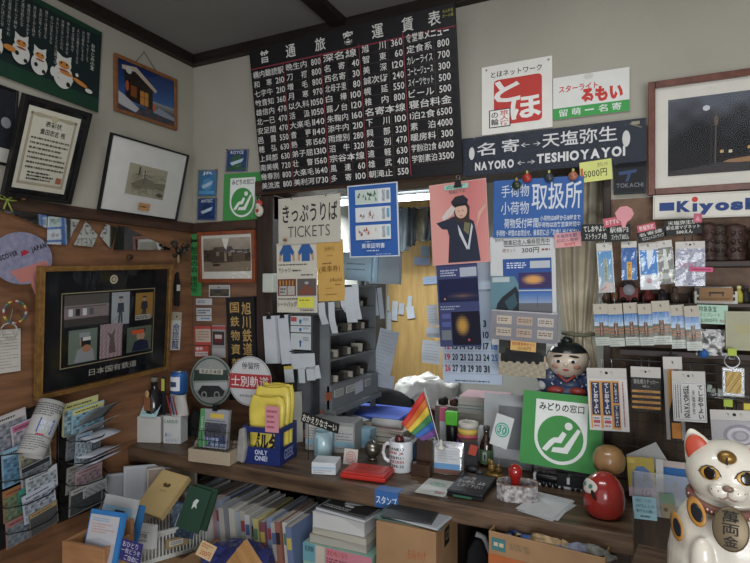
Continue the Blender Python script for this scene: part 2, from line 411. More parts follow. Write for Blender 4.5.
# ---------------------------------------------------------------- left wall
def tenugui(s):
    g = c('#1f3328'); s.rect(0, 0, 100, 100, '#1a2728'); s.rect(0, 0, 100, 6, '#1c3d2c'); s.rect(0, 84, 100, 100, '#1c3d2c')
    wht = c('#c9c8c0'); orr = c('#c07a35'); blk = c('#20201f')
    rows = ['おやじの小言', '朝きげんよくしろ', '火は粗末にするな', '人には腹を立てるな', '家業は精を出せ', '神仏をよく拝ませ', '年寄りをいたわれ', '子のいうこと八九は聞くな', '初心は忘れるな', '借りては使うな', '女房は早くもて', '恩は遠くから隠せ', '義理は必ずかかすな', '大酒は呑むな', '判ことわって押せ', '人の苦労を助けてやれ', '難渋な人にほどこせ', '貧乏を苦にするな', '出掛に文句を云うな', '風吹きに遠出するな', '身の出世を願え', '家内は笑って暮せ']
    x = 93
    s.text(rows[0], x-1.6, 20, x+1.8, 52, wht, vert=True)
    for i, r_ in enumerate(rows[1:]):
        x -= 4.1
        if x < 1: break
        s.text(r_, x-1.2, 9+(i % 4), x+.8, 9+len(r_)*4.4+(i*7 % 5), wht, -.008, vert=True)
    def cat_(x, y, k, orange=True, seated=False):              # small sitting cat figure of the cloth print
        s.disc(x, y+9*k, 4.6*k, 5.6*k, wht); s.disc(x, y, 3.6*k, 3.0*k, wht)
        for d in (-1, 1): s.poly([(x+d*3.4*k, y-7*k), (x+d*3.3*k, y-1*k), (x+d*.8*k, y-4.5*k)], wht)
        s.disc(x, y+1*k, 2.6*k, 1.7*k, orr)
        for d in (-1, 1): s.disc(x+d*1.3*k, y, .5*k, .5*k, blk)
        s.disc(x-2*k, y+10*k, 1*k, 1.2*k, blk); s.disc(x+2.4*k, y+14*k, 1*k, 1.1*k, blk); s.disc(x, y+5*k, 2.5*k, .5*k, '#8c3a2a')
    cat_(70, 60, 1.6); s.disc(71, 76, 6.5, 2.2, wht); s.disc(72, 70.5, 5, 1.3, orr); s.disc(62, 74, 2.0, 3.4, wht); s.disc(83, 74.5, 6, 1.6, orr, rot=-.25); s.disc(90, 80, 3, 1.6, wht); s.disc(80, 67, 1.2, 1.3, wht)
    cat_(52, 62, 1.25); cat_(39, 58, 1.3); cat_(22, 62, 1.2); cat_(10, 58, .9); s.disc(31, 70, 4, 2, orr); s.disc(17, 73, 3.4, 2, orr)
card('cloth_banner', [(-46, -44), (102, 31), (97.5, 114), (-46, 56)], ('X', .012), '#1c3127', tenugui, .002, bend=0,
     label='dark green printed cloth with white handwriting and small cats on left wall', cat='cloth banner')

def f_cert(s):
    s.rect(0, 0, 100, 100, '#c8c3b2'); s.frame(6, 6, 94, 94, .007, '#a39a80'); s.frame(9.5, 9, 90.5, 91, .0015, '#8f856a'); s.disc(50, 9, 7, 6, '#b3a98c'); s.disc(22, 8, 12, 4, '#a39a80'); s.disc(78, 8, 12, 4, '#a39a80')
    k = c('#2a2620'); s.text('表彰状', 35, 13, 66, 20, k, .02); s.text('貴田忠志 殿', 28, 23, 76, 30, k, .01)
    for i in range(7): s.lines(14, 33+i*6, 87, 38.5+i*6, 1, '#57503f', i+3, .42)
    s.lines(20, 76, 70, 88, 3, k, 5, .5); s.rect(76, 80, 87, 88, '#a2604a')

def f_cert2(s):
    s.rect(0, 0, 100, 100, '#0f0f10')
    w, h = s.w, s.h; s.w, s.h = w*.87, h*.89; f_cert(s); s.w, s.h = w, h
framed('certificate_frame', [(21, 92), (91, 113), (66, 203), (0, 194)], ('XL', .03, None), .014, wood('black_frame', '#1c1a19', '#111010', (9, 9, 9), .35), 'black framed award certificate in Japanese leaning out from the left wall above the beam', f_cert2, dp=.02)

def f_station(s):
    def fn(u, v):
        sky = grad((22, 40, 92), (58, 104, 165), v*1.2+u*.3)
        if v > .80: return (70+60*noisef(u*2, v*3), 68, 78)
        if v > .62 and u > .5: return grad((150, 150, 150), (60, 60, 70), (v-.62)*5)
        return sky
    s.pic(0, 0, 100, 100, fn, 26, 20)
    s.poly([(10, 12), (32, 6), (66, 34), (60, 40), (60, 80), (14, 74), (12, 30)], '#2b221f'); s.poly([(8, 10), (32, 4), (68, 36), (65, 42), (30, 14), (9, 18)], '#c9b7a4')
    s.rect(38, 48, 52, 76, '#c7832f'); s.rect(22, 44, 32, 66, '#8b4a22'); s.line(45, 48, 45, 76, .002, '#2b221f'); s.line(38, 60, 52, 60, .002, '#2b221f')
    s.poly([(0, 62), (14, 70), (36, 86), (30, 96), (0, 88)], '#b7b7bb'); s.disc(19, 16, 5, 5, '#c9c9c4'); s.disc(16, 48, 3, 7, '#b25a30'); s.disc(62, 74, 3, 6, '#c26a3a'); s.poly([(70, 70), (100, 80), (100, 88), (60, 84)], '#8e96a8')
framed('station_photo_frame', [(114, 54), (175.5, 80), (174.5, 131), (112, 110)], ('X', .004), .0125, wood('orange_frame', '#8d5a35', '#74482a', (9, 9, 9), .4), 'orange wood framed colour photo of a lit wooden station at dusk hanging by a string', f_station, dp=.014)
hk = PX(144, 52, .012); p1 = PX(135, 63, .012); p2 = PX(156, 71, .012)
MB().tube([p1, hk, p2], .0012, '#3c3530').ball(hk, .004, '#8c8070', n=8, k=6).obj('picture_string', label='dark string and nail that hold the orange framed station photo', cat='string')

def f_etch(s):
    s.rect(0, 0, 100, 100, '#cfcdc8'); s.rect(26, 30, 77, 74, '#a19a85')
    k = '#4a463c'
    r = random.Random(4)
    for i in range(46):
        x = r.uniform(28, 72); y = r.uniform(40, 69); s.line(x, y, min(75, x+r.uniform(3, 16)), y+r.uniform(-4, 4), .0009, k)
    for i in range(5): s.line(30+i*8, 58-i*2, 34+i*9, 72, .001, k)
    s.poly([(30, 58), (46, 46), (60, 52), (74, 50), (74, 56), (46, 60), (34, 64)], '#6d6655'); s.rect(44, 36, 45, 56, k); s.disc(68, 68, 5, 1.6, k); s.rect(36, 33, 38, 44, k)
    s.rect(43, 83, 58, 93, '#b07f4c'); s.lines(45, 86, 56, 90, 1, k, 2)
framed('etching_frame', [(110, 133.5), (187, 153.5), (175, 222), (96, 208)], ('XL', .03, None), .007, blackm, 'thin black framed pencil drawing with wide white mat leaning beside the corner', f_etch, dp=.014)

def f_dark(s):
    s.rect(0, 0, 100, 100, '#22242a'); s.disc(80, 45, 12, 14, '#8d9094'); s.rect(0, 80, 100, 100, '#b9b6ad')
framed('poster_frame', [(-30, 76), (20, 92), (10, 168), (-36, 156)], ('X', .006), .008, blackm, 'dark framed picture with a pale round shape at the edge behind the certificate', f_dark, dp=.012)

# mirror pieces strung along the wall
mir = mat('mirror_glass', '#c5ccd0', .04, metal=1, var=.03)
def plate(name, pts, plane, m_, t, **k):
    P = [PX(*p, plane[1]) if plane[0] == 'X' else PY(*p, plane[1]) for p in pts]
    if plane[0] == 'X': M = Matrix(((0, 0, 1, plane[1]), (1, 0, 0, 0), (0, 1, 0, 0), (0, 0, 0, 1))); Q = [(p.y, p.z) for p in P]
    else: M = Matrix(((1, 0, 0, 0), (0, 0, -1, plane[1]), (0, 1, 0, 0), (0, 0, 0, 1))); Q = [(p.x, p.z) for p in P]
    cx = sum(q[0] for q in Q)/len(Q); cy = sum(q[1] for q in Q)/len(Q)
    Q = [(q[0]-cx, q[1]-cy) for q in Q]
    ar = sum(Q[i][0]*Q[(i+1) % len(Q)][1]-Q[(i+1) % len(Q)][0]*Q[i][1] for i in range(len(Q)))
    if ar < 0: Q.reverse()
    M = M @ Matrix.Translation((cx, cy, 0))
    m = MB(); m.prism(Q, 0, t, m_); return m.obj(name, None, M, **k)
G = 'mirror pieces strung under the beam'
for pts, lb in (([(-8, 208), (46, 215), (46, 228), (10, 214)], 'long thin wedge of mirror at the fan end of the strung mirror row'),
                ([(47, 216), (79, 220), (66, 245), (46, 244)], 'four sided mirror piece reflecting blue beside the wedge over the fan'),
                ([(85, 221), (97, 235), (92, 247), (73, 245)], 'kite shaped mirror piece on the fan side of the diamond touching points'),
                ([(99, 236), (105, 224), (117, 228), (110, 249)], 'diamond shaped mirror piece in the middle of the mirror row'),
                ([(118, 226), (127, 227), (116, 250), (113, 250)], 'narrow slanting mirror sliver between the diamond and the long triangle'),
                ([(127, 228), (172, 250), (116, 250)], 'long triangular mirror piece pointing at the room corner')):
    plate('mirror_piece', pts, ('X', .006), mir, .004, label=lb, cat='mirror', group=G)

# ribbon, fan, bracelet, notice
rb = c('#7d8a3e')
p = PX(7, 200, .03)
m = MB()
for sg in (-1, 1): m.tube([p+Vector((0, 0, 0)), p+Vector((.005, sg*.018, .016)), p+Vector((.005, sg*.026, .002)), p+Vector((0, 0, -.001))], .0035, rb)
m.tube([p, p+Vector((.004, -.012, -.03))], .003, rb).tube([p, p+Vector((.004, .014, -.034))], .003, rb).ball(p+Vector((.004, 0, 0)), .006, rb, n=10, k=6)
m.obj('green_ribbon', label='knotted olive green ribbon hanging on the beam below the certificate', cat='ribbon')
p = PX(24, 197, .03); MB().ball(p, (.009, .009, .009), '#9c7a55').obj('wooden_bead', label='small round tan bead on the beam beside the green ribbon', cat='bead')
# uchiwa fan
M, w, h = frame_from(quad3([(-10, 231), (52, 233), (52, 283), (-10, 286)], ('X', .028)))
e = empty('paper_fan', M=M, label='round lilac paper fan with slogan hanging on the left wall', cat='fan')
s = Sheet(w, h, .002, body=False)
pts = [(w/2*math.cos(2*PI*i/40), h/2*math.sin(2*PI*i/40)) for i in range(40)]
s.prism(pts, -.001, .001, mat('fan_paper', '#8d86a0', .6, col2='#6a7188', nscale=55)); s.z = .001
s.poly([(28, 75), (88, 55), (96, 66), (70, 92), (45, 97)], '#b5726b')
def rottext(s, st, cx, cy, wd, hh, ang, m_, bold=.04):
    V, Fc = text_layout(st, bold); bx = max(v[0] for v in V); z = s.lay(); sc_ = wd*s.w/bx; sy = hh*s.h/.72
    X, Y = s._x(cx), s._y(cy); out = []
    for x, y in V:
        u, v = (x-bx/2)*sc_, (y-.35)*sy; out.append((X+u*math.cos(ang)-v*math.sin(ang), Y+u*math.sin(ang)+v*math.cos(ang), z))
    s.add(out, Fc, m_)
rottext(s, 'DISCOVER', 24, 46, .38, .09, .32, c('#1d1a22')); rottext(s, 'JAPAN', 77, 29, .27, .09, .32, c('#1d1a22'))
s.poly([(51, 33), (62, 38), (52, 45)], '#a4283a'); s.poly([(47, 35), (57, 40), (48, 47)], '#a4283a')
s.obj('blade', e)
MB().box(-.006, -h/2-.05, -.003, .006, -h/2+.02, .003, '#b5726b').obj('handle', e, Matrix.Rotation(.35, 4, 'Z'))
p = PX(15, 312, .03)
m = MB()
cols = ['#8f3a34', '#b59a42', '#53724a', '#4d5a7a', '#a7a39a']
rr = mpp(p)*11
for i in range(20):
    a0 = 2*PI*i/20; a1 = 2*PI*(i+1.1)/20
    m.tube([p+Vector((0, rr*math.cos(t_), rr*math.sin(t_))) for t_ in (a0, (a0+a1)/2, a1)], .004, cols[i % 5])
m.obj('braided_ring', label='small multicoloured braided ring hanging below the fan', cat='ring')
p = PX(9, 331, .028); rr = mpp(p)*8
MB().tube([p+Vector((0, rr*math.cos(2*PI*i/14), rr*math.sin(2*PI*i/14))) for i in range(14)], .0022, '#a5a19a', closed=True).tube([p+Vector((.002, 0, rr)), p+Vector((.002, .01, .07))], .0012, '#7b776e').obj('cord_loop', label='pale thin cord loop hanging under the multicoloured ring', cat='cord')
card('paper_notice', [(-12, 331), (21, 328), (20, 371), (-12, 375)], ('X', .006), '#b9b4ac', lambda s: s.lines(8, 8, 92, 92, 12, '#8c877f', 5, .3), label='plain faded paper notice on the left wall under the fan', cat='notice')

# big gold and black frame
gold = wood('gold_wood', '#85602f', '#65461f', (9, 9, 9), .35, 6)
def person_pic(s, x0, y0, x1, y1, bg, suit, pose=0):
    s.rect(x0, y0, x1, y1, bg)
    def X(p): return x0+(x1-x0)*p
    def Yy(p): return y0+(y1-y0)*p
    if pose == 0:
        s.disc(X(.5), Yy(.24), (x1-x0)*.09, (x1-x0)*.10, '#a98b76'); s.rect(X(.38), Yy(.13), X(.62), Yy(.19), suit)
        s.poly([(X(.34), Yy(.33)), (X(.66), Yy(.33)), (X(.70), Yy(.62)), (X(.60), Yy(.62)), (X(.62), Yy(.95)), (X(.52), Yy(.95)), (X(.5), Yy(.66)), (X(.46), Yy(.95)), (X(.36), Yy(.95)), (X(.40), Yy(.62)), (X(.30), Yy(.62))], suit)
    else:
        s.disc(X(.55), Yy(.38), (x1-x0)*.17, (x1-x0)*.17, '#b08a70'); s.rect(X(.36), Yy(.10), X(.74), Yy(.24), suit); s.poly([(X(.2), Yy(.98)), (X(.3), Yy(.6)), (X(.55), Yy(.52)), (X(.85), Yy(.62)), (X(.92), Yy(.98))], suit)
def f_big(s):
    s.rect(0, 0, 100, 100, '#111216')
    def fr(a, b, cc, d): s.frame(a, b, cc, d, .003, '#9c8f6c')
    s.disc(51.5, 9, 3.2, 3.2, '#b7ac90', hole=.6); s.disc(51.5, 9, 1.4, 1.4, '#b7ac90')
    fr(13, 19, 88, 83)
    def car(u, v):
        if v < .35: return (84, 80, 74)
        if v < .45: return (134, 124, 122)
        if v < .72: return (128, 116, 114)
        return (62, 58, 54)
    s.pic(15, 21, 48, 48, car, 16, 12); s.rect(15, 31, 46, 32, '#5b5552')
    for i in range(4): s.rect(18+i*5, 33, 21+i*5, 39, ['#c9ccd0', '#23252a', '#c9ccd0', '#55585c'][i])
    s.line(16, 42, 42, 41, .001, '#48423f')
    person_pic(s, 50, 21, 65, 51, '#9aa0a4', '#2c3440'); s.line(50, 49, 60, 38, .002, '#59606a')
    person_pic(s, 70, 23, 86, 48, '#9a7436', '#32323a'); s.rect(70, 44, 84, 49, '#a5a39b'); s.lines(71, 45, 83, 48, 2, '#444', 4)
    person_pic(s, 18, 51, 39, 80, '#68766a', '#8b8f92', 1); s.rect(27, 58, 34, 66, '#1b1d20'); s.disc(31, 68, 3.4, 2.6, '#a9745a'); s.rect(28, 58, 34, 61, '#cdd0cf')
    def blossom(u, v):
        q = noisef(u*2.2, v*2.6, 2); return (148+50*q, 128+44*q, 132+46*q)
    s.pic(41, 49, 59, 80, blossom, 16, 22); s.poly([(48, 76), (49, 62), (46, 56), (50, 59), (53, 54), (52, 62), (54, 76)], '#5d4a4a')
    person_pic(s, 63, 55, 85, 79, '#5a6657', '#1d2540', 1); s.rect(67, 58, 78, 62, '#d0552f')
    s.text('日本国有鉄道', 33, 87, 72, 93, '#a9a698', .02)
framed('commemorative_frame', [(38.5, 265), (172.5, 265), (163, 368.5), (30.6, 401.5)], ('XL', .012, None), .017, gold, 'large gold edged black frame of six railway staff photos on left wall', f_big, dp=.022, inner=gold)
p = PX(130, 257, .012); MB().ball(p, (.010, .013, .010), '#3c2a20').ball(p+Vector((.006, -.01, -.004)), (.008, .008, .006), '#4a3526', n=12, k=8).obj('wall_hook', label='small dark brown hook on the wood wall above the gold frame', cat='hook')
# dried flowers and amulets right of the frame
p = PX(178, 252, .03)
m = MB(); r = random.Random(3)
for i in range(26):
    q = p+Vector((r.uniform(0, .03), r.uniform(-.045, .04), r.uniform(-.02, .045))); m.tube([p+Vector((0, 0, -.05)), (p+q)/2, q], .0012, '#2c2620', 4)
    m.ball(q, r.uniform(.004, .009), ['#33302a', '#241e1a', '#4a4036'][i % 3], n=7, k=5)
m.ball(p+Vector((.01, -.008, -.03)), (.007, .006, .02), '#8a7450', n=10, k=8)
m.obj('dried_flowers', label='dark bunch of dried flowers on the corner of the gold frame', cat='dried flowers')
e = empty('cloth_amulet', PX(177, 288, .02), 'long black cloth amulet with a white patch hanging beside the gold frame', 'amulet')
m = MB(); m.prism([(-.013, -.075), (.010, -.08), (.014, .02), (.004, .07), (-.008, .06), (-.014, .01)], -.006, .006, mat('black_cloth', '#151416', .9, bump=.4)); m.obj('cloth', e, Matrix.Rotation(PI/2, 4, 'Z') @ Matrix.Rotation(PI/2, 4, 'X'), bevel=.003)
m = MB(); m.box(-.008, -.012, .0065, .010, .014, .008, '#b9b7b0'); m.obj('patch', e, Matrix.Rotation(PI/2, 4, 'Z') @ Matrix.Rotation(PI/2, 4, 'X'))
def tagcard(s):
    s.rect(0, 0, 100, 22, '#a49a86'); s.disc(50, 12, 8, 8, '#2c2a28'); k = c('#31426e'); s.text('命', 18, 30, 84, 52, k, .03); s.text('昆', 18, 52, 84, 74, k, .03); s.text('龍', 18, 74, 84, 97, k, .03)
card('souvenir_tag', [(171, 312), (181, 312), (180.5, 350), (170, 350)], ('X', .006), '#c3c3c1', tagcard, label='white packet with dark blue characters on the wall between gold frame and corner', cat='souvenir packet')

# ---------------------------------------------------------------- back wall, left of the window
PB = ('Y', -.004)
card('green_sign', [(187, 234), (202.5, 234), (201.5, 296), (186, 296)], ('X', .003) if False else ('Y', -.006), '#3a8a4a', lambda s: (s.text('旅', 26, 20, 76, 33, '#12301a', .02), s.text('路の会', 26, 34, 76, 62, '#12301a', .02, vert=True), s.text('連絡所', 26, 68, 76, 95, '#12301a', .02, vert=True), s.poly([(10, 11), (35, 6), (35, 9), (90, 9), (90, 13), (35, 13), (35, 16)], '#12301a')),
     label='narrow bright green vertical paper sign in the room corner', cat='sign')
def f_sepia(s):
    def fn(u, v):
        if v < .34: return grad((156, 146, 130), (120, 108, 92), v*2+noisef(u, v)*.3)
        if v < .72: return (62+38*noisef(u*3, v*2), 52+30*noisef(u*3, v*2), 42)
        return (124+20*noisef(u, v*2), 110, 90)
    s.rect(0, 0, 100, 100, '#c7c3b8'); s.pic(4, 7, 96, 83, fn, 30, 20)
    s.poly([(18, 42), (26, 28), (60, 26), (66, 40), (64, 62), (20, 64)], '#43372c'); s.poly([(62, 44), (86, 40), (86, 60), (62, 62)], '#574a3c'); s.rect(46, 40, 50, 60, '#8a7b68'); s.rect(30, 38, 36, 48, '#7d6f5d'); s.rect(54, 38, 60, 48, '#7d6f5d'); s.poly([(42, 8), (56, 8), (50, 34), (46, 28)], '#cfc9bd'); s.disc(30, 68, 8, 2, '#2f261e')
framed('sepia_photo_frame', [(200, 233), (257, 229), (256.5, 283), (200, 282)], ('YL', -.004, .01), .016, wood('red_frame', '#8a4528', '#6f351e', (9, 9, 9), .4), 'reddish wood framed sepia photo of an old station building', f_sepia, dp=.016)
def packet(s, a, b_, k):
    s.rect(4, 3, 96, 98, a); s.disc(50, 55, 26, 26, b_); s.text(k, 20, 6, 80, 20, '#dfe4ea', .02); s.poly([(20, 60), (82, 40), (76, 56), (30, 72)], '#b9cfe0'); s.rect(8, 80, 92, 92, b_)
for i, (q, a, b_, k, lb) in enumerate((([(198, 170), (218, 169), (218, 197), (197.5, 197)], '#3f7fae', '#5c9cc6', 'JR', 'light blue souvenir packet pinned to the plaster by the corner, upper of two'),
                                   ([(197, 198), (218, 197), (217.5, 221), (196.5, 221)], '#29487f', '#1f3868', 'ANTEC', 'dark blue souvenir packet pinned by the corner, below the light blue packet'),
                                   ([(226, 150), (249.5, 148), (249, 173), (225, 172)], '#2b4377', '#35603f', 'ROYCE', 'navy and green packet pinned above the small green seat sign'))):
    e = empty('souvenir_packet', M=frame_from(quad3(q, PB))[0], label=lb, cat='souvenir packet', group='souvenir packets pinned on the plaster')
    M, w, h = frame_from(quad3(q, PB))
    s = Sheet(w*.9, h*.94, .004, '#6e7680'); packet(s, a, b_, k); s.obj('card', e, Matrix.Translation((0, 0, .002)))
    MB().box(-w/2, -h/2, .004, w/2, h/2, .0048, see_through('clear_film', gloss=.16, rough=.12, bump=.6)).obj('plastic_sleeve', e, Matrix.Translation((0, 0, .001)))
    if i != 1: MB().ball((w*(.42 if i == 0 else -.42), h*.46, .006), .005, '#8c4a44', n=10, k=6).obj('pin', e)
def seat_sign(s, title=True, margin=0):
    g = c('#3f8c45'); wht = c('#d8dcd6')
    s.rect(0, 0, 100, 100, g)
    cx, cy, r_ = 50, 60, 30
    k = s.w/s.h
    pts = [(17.5, 10), (82.5, 10), (82.5, 60)]
    pts += [(50+32.5*math.cos(t), 60+32.5*k*math.sin(t)) for t in [PI*i/24 for i in range(25)]]
    pts += [(17.5, 60)]
    s.poly(pts, wht); s.disc(50, 60, 28.5, 28.5, g)
    s.text('みどりの窓口', 22, 13.5, 78, 24.5, '#16181a', .02)
    s.disc(60, 60-16*k, 4.8, 4.8, wht)                         # seated traveller pictogram
    def q(P): return [(50+(x-50), 60+(y-58)*k) for x, y in P]
    s.poly(q([(53, 49), (58, 52), (52, 64), (44, 64), (34, 76), (28, 74), (37, 62), (42, 58), (48, 57)]), wht)
    s.poly(q([(71, 44), (75, 46), (60, 76), (40, 76), (42, 70), (55, 69)]), wht)
card('seat_sign', [(224, 174), (262, 172), (262, 220), (223, 221)], ('Y', -.006), '#3f8c45', lambda s: (seat_sign(s)), label='small green sign with white reclining passenger emblem beside the fare board', cat='sign')
e = empty('key_charm', PY(259, 208, -.03), 'small red and white doll charm in a clear bag under the fare board corner', 'charm')
k = mpp(PY(259, 208, -.03))
MB().ball((0, 0, .018), (4*k, 3*k, 4*k), '#b8423a').ball((0, -.004, .010), (3*k, 3*k, 2.6*k), '#d8c8b8', n=14, k=8).ball((0, 0, -.012), (5*k, 3.5*k, 6*k), '#c8c2b0').box(-.006, -.016, -.02, .008, -.012, -.006, '#a8412c').obj('doll', e)
MB().box(-.022, -.020, -.04, .022, -.0195, .045, see_through('clear_film')).obj('clear_bag', e)
MB().tube([(0, 0, .03), (.002, .012, .07)], .001, '#6a6660').obj('cord', e)

def mini(s):
    s.pic(4, 8, 96, 94, lambda u, v: (150, 150, 148) if v < .3 else (70+50*noisef(u*3, v*2), 66+40*noisef(u*3, v*2), 60), 16, 10); s.disc(48, 20, 3, 3, '#222')
smalls = [([(209, 285), (230, 285), (230, 297), (209, 297)], '#b8b6b0', mini, 'small black and white landscape photo under the sepia frame', 'photo'),
 ([(196, 298.5), (212, 298.5), (212, 305), (196, 305)], '#b3b4b6', lambda s: s.lines(10, 25, 60, 75, 2, '#565a60', 2), 'narrow white ticket card, topmost in the column below the green sign', 'card'),
 ([(196.5, 308), (211.5, 308), (211.5, 321), (196.5, 321)], '#b4b6b8', lambda s: (s.rect(0, 54, 100, 62, '#7c6c5c'), s.lines(8, 10, 90, 46, 2, '#3e4148', 3), s.lines(30, 70, 90, 90, 1, '#4a6f9c', 4)), 'two white name cards in the column, below the narrow white ticket', 'card'),
 ([(194.5, 326), (211, 326), (210.5, 345), (194.5, 345)], '#b04a44', lambda s: (s.rect(8, 16, 100, 84, '#b9a392'), s.lines(16, 24, 90, 78, 4, '#7c5c50', 7, .3)), 'beige card with red border pinned under the white name cards', 'card'),
 ([(195, 346), (209, 346), (208.5, 357), (195, 357)], '#b7453f', lambda s: (s.text('硬券', 6, 8, 60, 40, '#e4dcd8'), s.rect(4, 52, 94, 92, '#c9c2be'), s.lines(10, 60, 90, 88, 2, '#7a2f2c', 3)), 'small red and white ticket card, lowest under the beige card', 'card'),
 ([(212.5, 325), (226, 325), (225, 358), (212, 357)], '#8e8c8c', lambda s: (s.rect(0, 4, 100, 14, '#a8473f'), s.pic(4, 20, 92, 62, lambda u, v: (110, 40, 46) if (.2 < u < .8 and .2 < v < .8) else (60, 52, 52), 10, 10), s.rect(22, 30, 74, 42, '#b9a5a0'), s.rect(0, 72, 100, 100, '#a3a0a0')), 'narrow card with a red train picture beside the black plaque', 'card')]
for q, b_, fn, lb, ct in smalls: card('picture_card' if ct == 'photo' else 'paper_card', q, ('Y', -.003), b_, fn, label=lb, cat=ct, group='small cards pinned under the sepia photo')
def plaque(s):
    g = c('#b08f52'); s.text('旭川鉄道管理局', 55, 8, 88, 125, g, .015, vert=True); s.text('国', 14, 8, 46, 22, g, .015); s.text('鉄', 14, 30, 46, 44, g, .015); s.text('物', 14, 52, 46, 66, g, .015); s.text('資部', 14, 74, 46, 104, g, .015, vert=True)
M_, w_, h_ = frame_from(quad3([(230, 297), (257.5, 297), (257, 400), (228, 400)], ('Y', -.014)))
s = Sheet(w_, h_, .018, blackm)
g = c('#b08f52'); s.text('旭川鉄道管理局', 55, 5, 88, 96, g, .015, vert=True)
for i, ch in enumerate('国鉄物資部'): s.text(ch, 14, 5+i*13.5, 46, 15+i*13.5, g, .015)
s.obj('black_plaque', None, M_, bevel=.002, label='tall black lacquered plaque with gold vertical Japanese lettering', cat='plaque')
# intercom on the post
P = PY(270, 283, -.035); k = mpp(P)
m = MB(); m.cbox(0, 0, 0, 13*k, .04, 19*k, '#b4b9ae'); o = m.obj('intercom_box', None, Matrix.Translation(P) @ Matrix.Translation((0, .003, 0)), bevel=.004, label='small off white wall box on the dark post beside the ticket window', cat='intercom')

# ---------------------------------------------------------------- fare board
FB = [(250, 50), (455, 4), (463, 172), (263, 193)]
bl = PY(263, 193, -.035); d = ray(250, 50); yt = CAMP.y+d.y*(bl.x-CAMP.x)/d.x
br = PY(463, 172, -.035); d = ray(455, 4); yt2 = CAMP.y+d.y*(br.x-CAMP.x)/d.x
print('fare board lean', yt, yt2)
def fare(s):
    wht = c('#c9c8c2'); red = c('#7c3038'); dk = c('#4c3a3c')
    hx = [8.5, 25, 42, 55.5, 70, 84]
    for i, ch in enumerate('普通旅客運賃表'):
        x = [10, 24.5, 40, 54, 68, 81.5, 93][i] - 1.5; s.text(ch, x-2.6, 2.2, x+2.6, 10.6, wht, .02)
    s.text('大人片道', 95, 2.8, 99.4, 4.8, '#a9a04a', 0); s.text('お一人様', 95, 5.4, 99.4, 7.4, '#a9a04a', 0)
    s.rect(0, 13, 100, 13.9, red)
    cx = [0, 19.5, 40, 59.5, 80, 100]
    cols_ = [
     ['#構内難読駅', '和寒 210', '七字牛 210', '敏音知 360', '雄信内 470', '北一已 470', '安足間 470', '邑露 550', '穂弘 630', '上興部 630', '南美幌 720', '幾春別 800', '美流渡 800'],
     ['晩生内 800', '刀禰 800', '増毛 800', '月寒 970', '以久科 1050', '活汲 1050', '大楽毛 1140', '音更 1140', '熱郛 1560', '弟子屈 1310', '壮瞥 1560', '大楽毛 1640', '美利河 1730'],
     ['#深名線', '名寄 40', '西名寄 30', '北母子里 80', '白樺 100', '蕗ノ台 120', '朱鞠内 160', '添牛内 210', '雨煙別 280', '沼牛 320', '#宗谷本線', '風連 60', '多寄 100'],
     ['旭川 360', '智東 60', '美深 120', '誠次術 240', '幌延 550', '稚内 800', '#名寄本線', '下川 100', '興部 320', '紋別 470', '遠軽 630', '雄武 400', '朝滝止 550'],
     ['#食堂車メニュー', '定食系 800', 'カレーライス 700', 'コーヒージュース 300', 'スイーツセット 500', 'ビール 500', '#寝台料金', '1泊2食 6500', '素泊 4000', '暖房料 300', '学割1泊2食 6000', '学割素泊 3500', '']]
    rh = (99-14.3)/13
    for k in range(5):
        x0, x1 = cx[k], cx[k+1]
        if k: s.rect(x0-.2, 14, x0+.2, 99, red)
        for r_ in range(13):
            y = 14.3+r_*rh; st = cols_[k][r_]
            if r_: s.rect(x0+.6, y-.12, x1-.4, y+.1, dk)
            if st.startswith('#'):
                s.rect(x0+.6, y+rh-.1, x1-.4, y+rh+.15, red) if r_ else None
                s.text(st[1:], x0+1.2, y+.9, x1-(1 if len(st) > 4 else 2), y+rh-.7, wht, .025)
            elif st:
                nm, pr = st.split(' '); n = len(nm)
                xa, xb = x0+1.3, x0+(x1-x0)*.62
                if n == 2: s.text(nm[0], xa, y+1.1, xa+3.2, y+rh-.8, wht, .005); s.text(nm[1], xb-3.6, y+1.1, xb-.5, y+rh-.8, wht, .005)
                else: s.text(nm, xa, y+1.1, xb-.4, y+rh-.8, wht, .005)
                s.rect(x0+(x1-x0)*.635, y, x0+(x1-x0)*.645, y+rh, dk)
                wn = {2: 3.4, 3: 4.8, 4: 6.2}[len(pr)]; s.text(pr, x1-1-wn, y+1.4, x1-1, y+rh-1.0, wht, .01)
P = [PY(250, 50, yt), PY(455, 4, (yt+yt2)/2), br, bl]
P[1] = PY(455, 4, yt); 
M, w, h = frame_from(P)
s = Sheet(w, h, .012, blackm); fare(s); s.obj('fare_board', None, M, label='large black hand lettered fare board in Japanese leaning over the ticket window', cat='fare board')
struct('wall_right', lambda m: m.box(3.1, -3.2, 0, 3.2, .1, 2.449, plaster))
film = see_through('clear_film', gloss=.16, rough=.14, bump=.32)
wrapm = see_through('thin_wrap', gloss=.03, rough=.15, bump=.25)
YF = -.026                                                     # face of the lintel
# ---------------------------------------------------------------- signs high on the back wall
def toho(s):
    r_ = c('#c23a34'); k = c('#22201f')
    s.text('とほネットワーク', 14, 9, 86, 18, k, .01)
    s.disc(7, 5, 1.6, 1.6, '#8a8784'); s.disc(95, 5, 1.6, 1.6, '#8a8784')
    pts = []
    for cx, cy, a0 in ((80, 27, -90), (80, 83, 0), (24, 83, 90), (24, 27, 180)):
        pts += [(cx+6*math.cos(rad(a0+t)), cy+5*math.sin(rad(a0+t))) for t in range(0, 91, 30)]
    s.poly(pts, r_)
    w_ = c('#e3dfd8'); s.text('と', 18, 24, 56, 56, w_, .035); s.text('ほ', 42, 50, 85, 83, w_, .03)
    s.rect(11, 65, 42, 91, '#22201f'); s.rect(12.4, 66.2, 40.6, 89.8, '#e3e0da'); s.text('旅人宿', 27, 67, 39, 89, r_, .01, vert=True); s.text('の輪', 14, 69, 25, 88, k, .01, vert=True)
